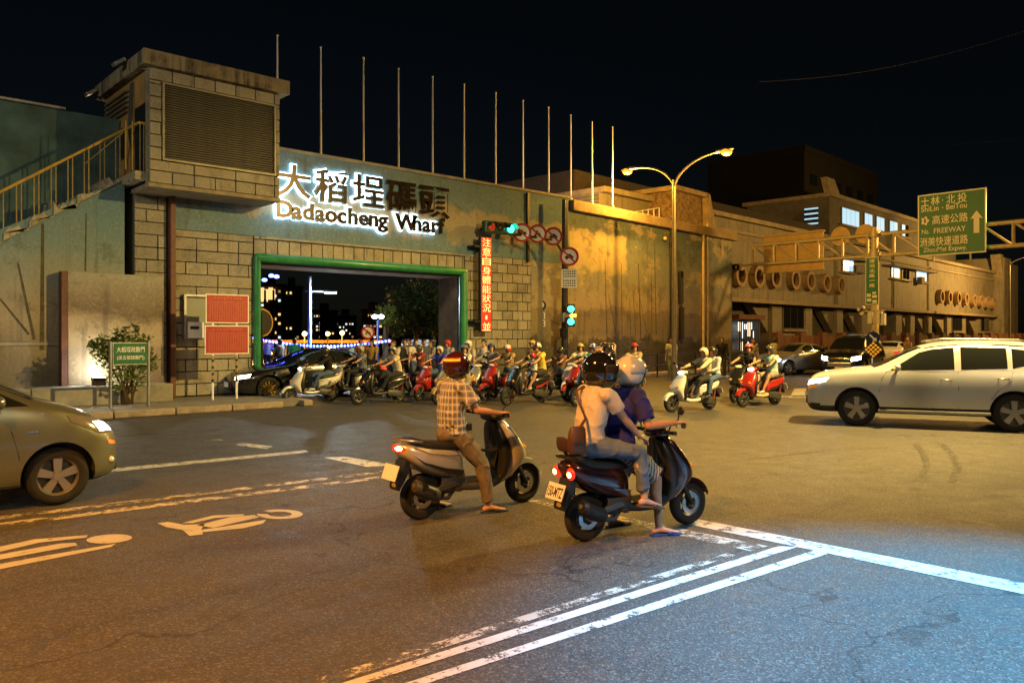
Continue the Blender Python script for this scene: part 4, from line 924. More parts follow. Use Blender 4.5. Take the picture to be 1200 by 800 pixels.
# lit stall seen behind the mural wall corner
stl = thing('lit_stall', 'barred shopfront with bright lights at the corner of the mural wall', 'stall', at(880, 44.5), FA)
zS = zat(374, 44.5)
for i in range(12): MB().bb((-1.3+i*.21, -.02, .3), (-1.25+i*.21, .03, zS)).build('bar', M_dark, stl)
for i, (x, z, w_, h_) in enumerate(((-.9, 2.0, .18, .5), (-.5, 1.6, .15, .9), (-.2, 2.1, .2, .3), (.2, 1.7, .25, .8), (.5, 2.1, .15, .4), (.7, 1.5, .2, .5), (-.6, .9, .12, .5), (.1, .9, .14, .5))):
    MB().bb((x, .25, z), (x+w_, .30, z+h_)).build('light_tube', mat('stall light %d' % i, (.8, .8, .8), .4, emit=((1, .72, .4), (.55, .85, 1), (.95, .95, 1))[i % 3], es=3), stl)
MB().bb((-1.5, -.1, zS), (1.5, .6, zS+.25)).build('awning', M_rust, stl); MB().bb((-1.5, .55, 0), (1.5, .6, zS)).build('back_wall', M_dark, stl)

for i, (p, q_) in enumerate((((890, 34, 96), (1290, 22, 8)), ((960, 60, 168), (1300, 30, 150)))):
    a_, b_ = at(p[0], p[1], zat(p[2], p[1])), at(q_[0], q_[1], zat(q_[2], q_[1])); oc = thing('overhead_cable', ('upper' if i == 0 else 'lower')+' thin overhead cable crossing the sky at the right', 'cable', a_)
    MB().path([(b_-a_)*(k/12)+V((0, 0, -.5*math.sin(math.pi*k/12))) for k in range(13)], .009, 5).build('wire', mat('cable sheath %d' % i, (.02, .02, .02), .95, spec=.1), oc)
# ================================================================== riverside seen through the gate
M_tow = mat('tower wall', (.05, .045, .04), .9, var=.3, scale=.15); M_tow2 = mat('tower wall warm', (.22, .14, .07), .9, var=.2, scale=.15)
M_win = [mat('lit pane amber', (.5, .4, .2), .5, emit=(1, .66, .24), es=1.3, sample=False), mat('lit pane white', (.5, .5, .45), .5, emit=(.85, .95, 1), es=1.1, sample=False), mat('lit pane dim', (.3, .2, .1), .5, emit=(1, .55, .18), es=.4, sample=False)]
WINS = {}
def tower(label, px0, px1, ytop, D, cols, rws, plit, seed, m=None, ybot=400):
    rng = random.Random(seed); c = at((px0+px1)/2, D); w = (px1-px0)*D/F; ht = zat(ytop, D)
    t_ = thing('apartment_tower', label, 'building', c, YAW-R(90))
    MB().bb((-w/2, 0, -3), (w/2, w*.6, ht)).build('wall', m or M_tow, t_)
    MB().bb((-w/2-.4, -.4, ht), (w/2+.4, w*.6, ht+.9)).build('parapet', m or M_tow, t_)
    MB().bb((-w*.2, w*.1, ht+.9), (w*.15, w*.4, ht+3.5)).build('roof_house', m or M_tow, t_)
    for k in range(3): MB().bb((-w*.5+k*w*.33+w*.02, -1.0, -2), (-w*.5+k*w*.33+w*.09, -.001, ht-1)).build('bay', m or M_tow, t_)
    dz = (ht-1)/rws; dx = w/cols
    for i in range(cols):
        for j in range(rws):
            lit = rng.random() < plit
            key = (lit, round(dx, 2), round(dz, 2))
            if key not in WINS: WINS[key] = MB().bb((-dx*.27, -.14, -dz*.26), (dx*.27, -.01, dz*.26)).build('window', M_win[0] if lit else M_glass, t_); o = WINS[key]
            else: o = inst(WINS[key], t_, name='window')
            o.location = (-w/2+dx*(i+.5), 0, dz*(j+.5)+.3)
            if lit: set_mat(o, M_win[rng.choice((0, 0, 0, 1, 1, 2))])
    return t_
t_ = tower('tall apartment tower with glowing yellow crown at the left of the gate opening', 300, 330, 336, 240, 6, 11, .22, 3)
w = 30*240/F
for i in range(2):
    for j in range(4): MB().bb((-w*.42+i*w*.34+j*.7, -.6, zat(351, 240)), (-w*.42+i*w*.34+j*.7+.5, -.16, zat(337+2*(j in (0, 3)), 240))).build('crown_light', M_win[0], t_)
tower('dark apartment tower right beside the yellow-crowned one, few lit windows', 330.5, 351, 338, 250, 5, 11, .13, 8)
tower('low dark apartment block with scattered white windows behind the pale lamp', 366, 392, 366, 300, 7, 7, .2, 5)
tower('dark apartment block with warm windows left of the beige tower', 393, 415, 372, 320, 6, 6, .22, 6)
tower('beige apartment tower left of the dark tree', 424, 449, 365, 280, 4, 7, .3, 9, M_tow2)
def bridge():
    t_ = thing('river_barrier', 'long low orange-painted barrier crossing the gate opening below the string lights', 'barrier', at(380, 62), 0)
    M_or = mat('orange lamplight on barrier', (.6, .24, .04), .6); a0, a1 = at(292, 62)-t_.location, at(462, 62)-t_.location  # orange lamplight on the barrier is put into its base colour
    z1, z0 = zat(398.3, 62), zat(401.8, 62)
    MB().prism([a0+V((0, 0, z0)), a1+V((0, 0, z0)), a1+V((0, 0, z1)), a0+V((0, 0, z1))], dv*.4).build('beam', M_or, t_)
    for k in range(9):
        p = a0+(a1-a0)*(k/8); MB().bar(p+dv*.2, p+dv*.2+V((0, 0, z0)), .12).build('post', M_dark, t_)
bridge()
M_orange = mat('orange globe', (.8, .5, .2), .4, emit=(1, .42, .06), es=28)
for i, (px, py, D) in enumerate(((306, 391, 56), (357, 391, 56), (401, 390, 56), (384, 391, 60), (316, 414, 40), (375, 413.5, 40))):
    lab = ['leftmost', 'second', 'fourth', 'third', 'nearer low left', 'nearer low right'][i]
    t_ = thing('path_lamp', 'small orange globe lamp on a short post by the river, '+lab, 'lamp', at(px, D), 0, 'orange path lamps by the river')
    z = zat(py, D); MB().bar((0, 0, 0), (0, 0, z), .05).build('post', M_dark, t_); MB().ball((0, 0, z), .16 if D > 50 else .12).build('globe', M_orange, t_, True)
    if i in (1, 2, 0): lamp_light('lamp_light', V((0, 0, z-.3))-dv*1.5, 2600, (1, .5, .1), t_, .2)
# string lights
sl = thing('string_lights', 'sagging string of blue bulbs across the gate opening', 'string lights', at(376, 33))
M_blueb = mat('blue bulb', (.1, .1, .6), .4, emit=(.05, .09, 1), es=22)
pts = []
for i in range(41):
    s = i/40; px = 296+s*160; py = 396+13*(1-(2*s-1)**2)*.62+3*s; pts.append(at(px, 33, zat(py, 33))-sl.location)
MB().path(pts, .008, 5).build('cable', M_dark, sl)
b0 = MB().ball((0, 0, 0), .05, nu=8, nv=6).build('bulb', M_blueb, sl, True)
for i, p in enumerate(pts):
    o = b0 if i == 0 else inst(b0, sl); o.location = p
for i, (px, py) in enumerate(((302, 325), (310, 328), (318, 323), (324, 324))):
    o = inst(b0, sl); o.location = at(px, 30, zat(py, 30))-sl.location; o.scale = (2.2, 2.2, 1.4)
# pale LED lamp
lm = thing('street_lamp', 'pale street lamp with a short side arm standing beyond the gate opening', 'street lamp', at(363, 34))
M_paleblue = mat('pale lamp pole', (.45, .55, .6), .4, .1)
MB().path([(0, 0, 0), (0, 0, zat(324, 34))], [.10, .075], 10).build('pole', M_paleblue, lm, 40)
z = zat(341, 34); a_ = rv
MB().bar(-a_*.2+V((0, 0, z)), a_*.75+V((0, 0, z)), .05).build('arm', M_paleblue, lm)
lh = MB().box(a_*.9+V((0, 0, z-.03)), (.55, .2, .1), Matrix((a_, V((0, 0, 1)).cross(a_), V((0, 0, 1)))).transposed()).build('lamp_head', M_paleblue, lm, bevel=.03)
MB().box(a_*.9+V((0, 0, z-.095)), (.45, .16, .02), Matrix((a_, V((0, 0, 1)).cross(a_), V((0, 0, 1)))).transposed()).build('lamp_glass', M_lampw, lh)
lamp_light('lamp_light', a_*.9+V((0, 0, z-.25)), 1500, (.7, .92, 1), lh, .15)
gl = thing('globe_lamp', 'park lamp with twin white heads and blue-lit post beyond the gate', 'lamp', at(443, 36))
MB().path([(0, 0, 0), (0, 0, zat(375, 36))], [.06, .05], 8).build('pole', M_blue, gl, 40)  # blue light on the post is put into its colour
for s in (-1, 1): MB().ball(rv*(.14*s)+V((0, 0, zat(371, 36))), (.13, .13, .09), nu=12, nv=8).build('lamp_head', M_lampw, gl, True)
ns_ = thing('no_parking_sign', 'round red and white prohibition sign on a post inside the gate opening', 'sign', at(431.5, 29))
MB().bar((0, 0, 0), (0, 0, zat(381, 29)), .03).build('post', M_steel, ns_)
round_sign(ns_, V((0, 0, zat(389.5, 29)))-dv*.06, -dv, .25, 'bike')
kk = thing('river_kiosk', 'pale teal riverside kiosk with a flat canopy behind the crowd', 'kiosk', at(490, 38), YAW-R(90))
M_teal = mat('glowing teal panel', (.35, .52, .50), .6, emit=(.4, .75, .72), es=.25)  # faint glow put into the kiosk wall as emission
z1 = zat(402, 38); MB().bb((-.6, 0, 0), (.55, 1.2, z1-.15)).build('wall', M_teal, kk); MB().bb((-.75, -.35, z1-.12), (.7, 1.4, z1)).build('roof', M_white, kk)
MB().bb((-.35, -.25, z1+.05), (.75, 1.2, z1+.16)).build('canopy', M_white, kk); MB().bb((-.45, -.03, z1-.7), (.1, -.001, z1-.35)).build('window', MATS['highway green'], kk)
bn = thing('banner_board', 'dark red banner board standing by the river beyond the black car', 'banner', at(401, 40), YAW-R(90))
z1, z0 = zat(405, 40), zat(421, 40); MB().bb((-.85, 0, z0), (.85, .05, z1)).build('board', mat('dark red banner', (.11, .03, .025), .7, var=.5, scale=4), bn)
for x in (-.85, .85): MB().bar((x, 0, 0), (x, 0, z1+.05), .04).build('post', M_steel, bn)
MB().bar((-.85, 0, z1), (.85, 0, z1), .03).build('top_rail', M_steel, bn)
MB().prism([(.25, -.004, z0+.35), (.5, -.004, z0+.6), (.8, -.004, z0+.5), (.7, -.004, z0+.15), (.4, -.004, z0+.1)], (0, -.004, 0)).build('print', mat('banner print', (.3, .33, .2), .7), bn)
mi = thing('traffic_mirror', 'dark round convex traffic mirror with yellow rim inside the gate jamb', 'mirror', at(307, 23.4))
c = V((0, 0, zat(378, 23.4))); u = (rv*.55+dv*.83); MB().ringdisc(c, 0, .4, u, V((0, 0, 1)), 24, .08, (V((0, 0, 1)).cross(u))).build('mirror_disc', M_dark, mi)
MB().ringdisc(c-dv*.02, .38, .42, u, V((0, 0, 1)), 24, .1, V((0, 0, 1)).cross(u)).build('rim', M_rail, mi); MB().bar((0, 0, 0), (0, 0, c.z+.3), .04).build('post', M_dark, mi)
# tree beyond the gate
def tree(label, base, ht, blobs, n, size, m, seed, loc_px=None):
    rng = random.Random(seed); t_ = thing('riverside_tree', label, 'tree', base)
    tr = MB().path([(0, 0, 0), (.1, .05, ht*.35), (-.05, .1, ht*.6)], [.28, .2, .12], 9)
    b = MB()
    for (x, y, z, r) in blobs:
        tr.path([(0, .05, ht*.4), (x*.5, y*.5, ht*.3+z*.5), (x, y, z)], [.12, .07, .02], 6)
        leaves(b, (x, y, z), (r, r, r*.75), int(n*r), size, rng)
    tr.build('trunk', MATS['bark'], t_, True); o = b.build('crown', m, t_, fix=False); return t_
tb = at(488, 46); rng = random.Random(4); bl = []
for px, py, r in ((470, 350, 1.0), (490, 342, 1.1), (508, 352, 1.0), (455, 368, .8), (480, 372, 1.1), (500, 375, 1.1), (520, 345, 1.1), (465, 385, .7), (515, 385, .9), (495, 360, 1.2), (535, 365, 1.2), (478, 356, 1.0)):
    p = at(px, 46+rng.uniform(-1.4, 1.4), zat(py, 46))-tb; bl.append((p.x, p.y, p.z, r))
tree('dark leafy tree standing beyond the right side of the gate', tb, 5, bl, 420, .22, M_leaf2, 2)
tb = at(452, 40); bl = [(0, 0, zat(366, 40), .55), (.25, .2, zat(374, 40), .5), (-.25, -.2, zat(374, 40), .4), (.4, .2, zat(364, 40), .35)]
tree('small pale green tree lit by the park lamp beyond the gate', tb, 2.6, bl, 420, .16, M_leaf, 6)
# ================================================================== vehicles: shared builders
def lathe(b, prof, c, n=28, axis=V((0, 1, 0))):
    c = V(c); rings = []
    for k in range(n+1):
        t = 2*math.pi*k/n; d = V((math.cos(t), 0, math.sin(t))); rings.append([c+d*r+axis*y for r, y in prof])
    return b.loft(rings, cap=False)
def mpaint(name, col, metal=.5, rough=.32, coat=.6):
    m = mat(name, col, rough, metal, var=.04, scale=3, coat=coat); nt = m.node_tree; nz = nt.nodes.new('ShaderNodeTexNoise'); nz.inputs['Scale'].default_value = 9; nz.inputs['Detail'].default_value = 8
    tc = nt.nodes.new('ShaderNodeTexCoord'); nt.links.new(tc.outputs['Object'], nz.inputs['Vector']); mr = nt.nodes.new('ShaderNodeMapRange'); mr.inputs[1].default_value = .3; mr.inputs[2].default_value = .75; mr.inputs[3].default_value = max(.12, rough-.03); mr.inputs[4].default_value = rough+.06
    nt.links.new(nz.outputs['Fac'], mr.inputs[0]); nt.links.new(mr.outputs[0], nt.nodes['Principled BSDF'].inputs['Roughness']); return m
M_lensw = mat('headlight lens', (.8, .82, .85), .1, spec=.8); M_headon = mat('headlight on', (.9, .9, .9), .2, emit=(.9, .95, 1), es=45)
M_headwarm = mat('headlight warm', (.9, .9, .9), .2, emit=(1, .92, .75), es=9)
M_tail = mat('tail lamp red', (.35, .01, .01), .2, emit=(1, .03, .01), es=1.1, coat=.5); M_tailhot = mat('tail lamp bulb', (.8, .3, .1), .3, emit=(1, .42, .12), es=26)
M_ambl = mat('amber lamp', (.6, .2, .02), .25, emit=(1, .3, .02), es=.35); M_plate = mat('licence plate', (.75, .75, .73), .45)
M_alloy = mat('alloy rim', (.42, .42, .41), .3, .8); M_darkrim = mat('dark rim', (.10, .10, .10), .4, .6); M_gold = mat('gold rim', (.45, .30, .07), .3, .8)
M_seat = mat('black vinyl seat', (.014, .013, .012), .5, var=.2, scale=9, bump=.15, bscale=60); M_eng = mat('engine grey', (.07, .07, .07), .5, .5, var=.3, scale=14)
def moto_wheel(parent, x, r, w, name, m_rim):
    t_ = lathe(MB(), [(r*.62, -w*.42), (r*.78, -w*.5), (r*.93, -w*.44), (r, -w*.18), (r*1.0, w*.18), (r*.93, w*.44), (r*.78, w*.5), (r*.62, w*.42)], (x, 0, r)).build(name, M_rubber, parent, 50)
    b = lathe(MB(), [(r*.58, -w*.36), (r*.67, -w*.42), (r*.67, w*.42), (r*.58, w*.36), (r*.54, 0), (r*.58, -w*.36)], (x, 0, r), 24)
    b.bar((x, -w*.6, r), (x, w*.6, r), r*.16, 12)
    for k in range(5):
        a = 2*math.pi*k/5+.3; d = V((math.cos(a), 0, math.sin(a))); p = V((x, 0, r))
        b.path([p+d*r*.1, p+d*r*.58], [.03, .018], 6)
    b.build('rim', m_rim, t_, 40)
    MB().ringdisc((x, -w*.42, r), r*.30, r*.5, (1, 0, 0), (0, 0, 1), 20, .005, (0, -1, 0)).build('brake_disc', M_chrome, t_)
    return t_
def scooter(label, loc, rz, body, group=None, side=None, rim=None, plate_txt=None, tail='wide', s=1.0, lit=False, brake=True, backrest=False, skirt=None, name='scooter', shield=None):
    t_ = thing(name, label, 'scooter', loc, rz, group); t_.scale = (s, s, s)
    side = side or M_black; rim = rim or M_darkrim; skirt = skirt or M_black; r = .222; wbs = 1.27
    moto_wheel(t_, 0, r, .11, 'rear_wheel', rim); moto_wheel(t_, wbs, r, .10, 'front_wheel', rim)
    # tail fairing, seat, floor, apron
    MB().loft([sup(*q, n=24, e=2.8) for q in ((.45, 0, .45, .09, .12), (.41, 0, .49, .135, .17), (.26, 0, .54, .17, .175), (.08, 0, .575, .182, .155), (-.1, 0, .61, .182, .14), (-.28, 0, .65, .165, .11), (-.42, 0, .69, .13, .075), (-.52, 0, .71, .06, .035))]).build('tail_fairing', body, t_, 50, sub=1)
    MB().loft([sup(*q, n=20, e=3.2) for q in ((.47, 0, .655, .07, .02), (.42, 0, .68, .125, .045), (.25, 0, .695, .15, .055), (.05, 0, .705, .155, .055), (-.08, 0, .735, .155, .06), (-.22, 0, .765, .145, .05), (-.36, 0, .78, .10, .03))]).build('seat', M_seat, t_, 50, sub=1)
    MB().loft([sup(*q, n=20, e=4) for q in ((.30, 0, .34, .11, .06), (.42, 0, .285, .15, .05), (.62, 0, .27, .16, .045), (.82, 0, .275, .16, .05), (.95, 0, .34, .13, .06))]).build('floorboard', skirt, t_, 50, sub=1)
    MB().bb((.44, -.13, .318), (.84, .13, .33)).build('floor_mat', M_rubber, t_, bevel=.006)
    ap = MB().loft([sup(cx, 0, z, hw, hd, n=24, e=2.5, axis='z') for z, cx, hw, hd in ((.25, .94, .05, .03), (.31, .98, .12, .07), (.42, 1.05, .17, .10), (.50, 1.10, .19, .135), (.57, 1.10, .21, .135), (.70, 1.035, .215, .105), (.82, .97, .18, .075), (.90, .925, .13, .055), (.95, .89, .06, .03))]).build('front_apron', body, t_, 50, sub=1)
    MB().loft([sup(cx, 0, z, hw, hd, n=24, e=3, axis='z') for z, cx, hw, hd in ((.27, .88, .12, .03), (.36, .925, .165, .055), (.50, .95, .19, .07), (.66, .93, .19, .07), (.80, .885, .15, .06), (.92, .85, .09, .045))]).build('leg_shield', shield or M_black, t_, 50, sub=1)
    MB().box((.80, -.02, .60), (.10, .16, .02)).build('bag_hook', M_dark, t_)
    for sy in (-1, 1):
        MB().prism([(.40, sy*.168, .46), (.18, sy*.178, .50), (-.12, sy*.176, .58), (-.30, sy*.155, .645), (-.1, sy*.178, .555), (.2, sy*.178, .44), (.38, sy*.165, .40)], (0, sy*.008, 0)).build('side_trim', side, t_)
    # handlebar
    hbm = M_black if tail == 'wide' and name == 'scooter' and plate_txt is None and s == 1.0 else body
    hb = MB().loft([sup(x, 0, z, w_, h_, n=20) for x, z, w_, h_ in ((.76, .945, .07, .03), (.81, .955, .15, .05), (.88, .965, .16, .06), (.95, .95, .11, .05), (.985, .94, .05, .025))]).build('handlebar_cover', hbm, t_, 50, sub=1)
    MB().path([(.86, 0, .60), (.84, 0, .95)], .035, 10).build('steering_stem', M_black, t_)
    for sy in (-1, 1):
        MB().path([(.85, sy*.12, .965), (.82, sy*.22, .975), (.78, sy*.36, .985)], [.014, .018, .02], 10).build('grip', M_rubber, t_, 40)
        MB().path([(.86, sy*.15, .985), (.85, sy*.25, .98), (.80, sy*.35, .965)], .007, 6).build('brake_lever', M_chrome, t_)
        st_ = MB().path([(.84, sy*.2, .98), (.85, sy*.23, 1.06), (.90, sy*.27, 1.10), (.88, sy*.30, 1.17)], .008, 6).build('mirror_stalk', M_black, t_, 40)
        MB().ball((.885, sy*.32, 1.19), (.018, .062, .042), Matrix.Rotation(sy*.2, 3, 'Z'), 14, 8).build('mirror', M_black, st_, True)
        MB().ball((1.17, sy*.12, .62), (.03, .05, .03), Matrix.Rotation(sy*-.5, 3, 'Z'), 12, 8).build('indicator', M_ambl, ap, True)
    MB().ball((.955, 0, .955), (.045, .10, .04), None, 16, 8).build('headlight', M_headwarm if lit else M_lensw, hb, True)
    # fork and fender
    for sy in (-1, 1): MB().path([(wbs, sy*.07, r), (1.10, sy*.065, .50)], [.022, .026], 10).build('fork_leg', M_dark, t_, 40)
    rings = []
    for k in range(13):
        a = R(18+k*11.5); d = V((math.cos(a), 0, math.sin(a))); c = V((wbs, 0, r))
        rings.append([c+d*(r+.018)+V((0, -.065, 0))-d*.03, c+d*(r+.034)+V((0, -.05, 0)), c+d*(r+.045), c+d*(r+.034)+V((0, .05, 0)), c+d*(r+.018)+V((0, .065, 0))-d*.03, c+d*(r+.024)+V((0, .04, 0)), c+d*(r+.03), c+d*(r+.024)+V((0, -.04, 0))])
    MB().loft(rings).build('front_fender', body, t_, 50)
    # tail
    if tail == 'wide':
        tl_ = MB().loft([sup(*q, n=20, e=2.6) for q in ((-.37, 0, .69, .128, .048), (-.44, 0, .702, .112, .046), (-.51, 0, .712, .08, .038), (-.545, 0, .716, .04, .02))]).build('tail_light', M_tail, t_, True)
        if brake: MB().ball((-.50, -.03, .715), (.05, .07, .028), None, 12, 8).build('bulb', M_tailhot, tl_, True)
    else:
        for sy in (-1, 1):
            tl_ = MB().ball((-.45, sy*.11, .655), (.05, .062, .058), None, 16, 10).build('tail_light', M_tail, t_, True)
            if brake: MB().ball((-.485, sy*.115, .65), (.024, .032, .028), None, 12, 8).build('bulb', M_tailhot, tl_, True)
    MB().prism([(-.30, -.09, .60), (-.42, -.09, .60), (-.56, -.09, .34), (-.53, -.09, .31), (-.33, -.09, .48)], (0, .18, 0)).build('rear_mudguard', M_black, t_, bevel=.01)
    rotp = Matrix.Rotation(R(20), 3, 'Y')
    pl3 = MB().box((-.335, 0, .49), (.008, .26, .15), rotp).build('licence_plate', M_plate, t_)
    if plate_txt: fit_text('plate_text', plate_txt, .235, .095, M_ink, pl3, V((-.335, 0, .485))+rotp @ V((-.006, 0, 0)), (R(90-20), 0, R(-90)), .001, .02)
    MB().ball((-.555, 0, .365), (.012, .04, .02), None, 10, 6).build('reflector', M_ambl, t_, True)
    MB().path([(-.12, -.14, .765), (-.34, -.15, .79), (-.50, -.08, .80), (-.52, 0, .80), (-.50, .08, .80), (-.34, .15, .79), (-.12, .14, .765)], .013, 8).build('grab_rail', M_alloy if tail == 'wide' else M_dark, t_, 40)
    # drive train and exhaust
    MB().loft([sup(x, .10, z, w_, h_, n=16, e=4) for x, z, w_, h_ in ((-.09, .225, .05, .09), (.0, .235, .06, .11), (.2, .27, .07, .10), (.42, .30, .06, .09))]).build('crankcase', M_eng, t_, 50)
    MB().loft([sup(x, -.04, z, w_, h_, n=16, e=3.5) for x, z, w_, h_ in ((.16, .32, .10, .09), (.30, .33, .11, .10), (.44, .36, .09, .08))]).build('engine_block', M_eng, t_, 40)
    MB().path([(.34, -.08, .26), (.22, -.15, .20), (.06, -.17, .22)], .02, 10).build('exhaust_pipe', M_darkrim, t_, 40)
    mf = MB().path([(.10, -.175, .25), (.06, -.18, .262), (-.1, -.19, .30), (-.30, -.195, .355), (-.345, -.197, .368), (-.35, -.197, .37)], [.035, .066, .075, .075, .055, .02], 16).build('muffler', M_black if tail != 'wide' else M_eng, t_, 50)
    MB().path([(.02, -.205, .285), (-.26, -.222, .36)], [.055, .055], 10).build('heat_shield', M_black, mf, 40)
    MB().bar((-.352, -.197, .371), (-.37, -.197, .375), .022, 10).build('exhaust_tip', M_alloy, mf)
    MB().path([(-.0, .15, .26), (-.13, .13, .56)], .022, 8).build('shock_absorber', M_darkrim, t_)
    sp = MB(); pts = [(V((-.02-.1*q, .145-.01*q, .31+.22*q))+V((.032*math.cos(q*40), .032*math.sin(q*40), 0))) for q in [k/60 for k in range(61)]]; sp.path(pts, .006, 5).build('spring', M_red if not backrest else M_alloy, t_, True)
    MB().path([(.36, .12, .22), (.25, .16, .05), (.16, .17, .04)], .012, 6).build('kickstand', M_dark, t_)
    MB().bb((.30, -.2, .26), (.36, -.14, .29)).build('foot_peg', M_rubber, t_)
    if backrest:
        MB().path([(-.38, 0, .80), (-.44, 0, .86)], .02, 8).build('backrest_stem', M_dark, t_); MB().loft([sup(-.44, 0, .84, .09, .01, axis='z'), sup(-.445, 0, .86, .115, .03, axis='z'), sup(-.46, 0, .95, .12, .03, axis='z'), sup(-.465, 0, .98, .10, .015, axis='z')]).build('backrest', mat('brown backrest vinyl', (.05, .022, .015), .45), t_, 50, sub=1)
    for sy in (-1, 1):
        MB().path([(.40, sy*.150, .60), (.20, sy*.176, .62), (-.05, sy*.181, .665), (-.30, sy*.152, .725)], .0035, 5).build('panel_seam', M_black, t_)
        MB().path([(.84, sy*.16, .97), (.93, sy*.10, .93), (.98, sy*.05, .80)], .005, 5).build('brake_cable', M_black, t_)
        MB().path([(1.13, sy*.19, .60), (1.04, sy*.20, .74), (.95, sy*.15, .88)], .004, 5).build('panel_seam', M_black, ap)
    MB().ball((.80, 0, 1.0), (.045, .07, .012), Matrix.Rotation(R(-25), 3, 'Y'), 14, 6).build('speedometer', M_glass, hb, True)
    MB().prism([(.82, -.09, .42), (.86, -.11, .66), (.86, .11, .66), (.82, .09, .42)], (.02, 0, 0)).build('glove_panel', M_dark, t_, bevel=.01)
    MB().prism([(.04, -.20, .27), (-.02, -.20, .31), (.30, -.16, .36), (.36, -.15, .31)], (0, .02, 0)).build('engine_cover', M_darkrim, t_, bevel=.006)
    seen = set()
    def squeeze(o):                                       # short rear overhang
        for ch in o.children:
            if ch.name.startswith(('rear_wheel', 'front_wheel', 'licence_plate')): continue
            if ch.type == 'MESH' and ch.data.name not in seen:
                seen.add(ch.data.name)
                if ch.location.x < -.1: ch.location.x *= .54
                else:
                    for v in ch.data.vertices:
                        if v.co.x < 0: v.co.x *= .54
            squeeze(ch)
    squeeze(t_)
    return t_
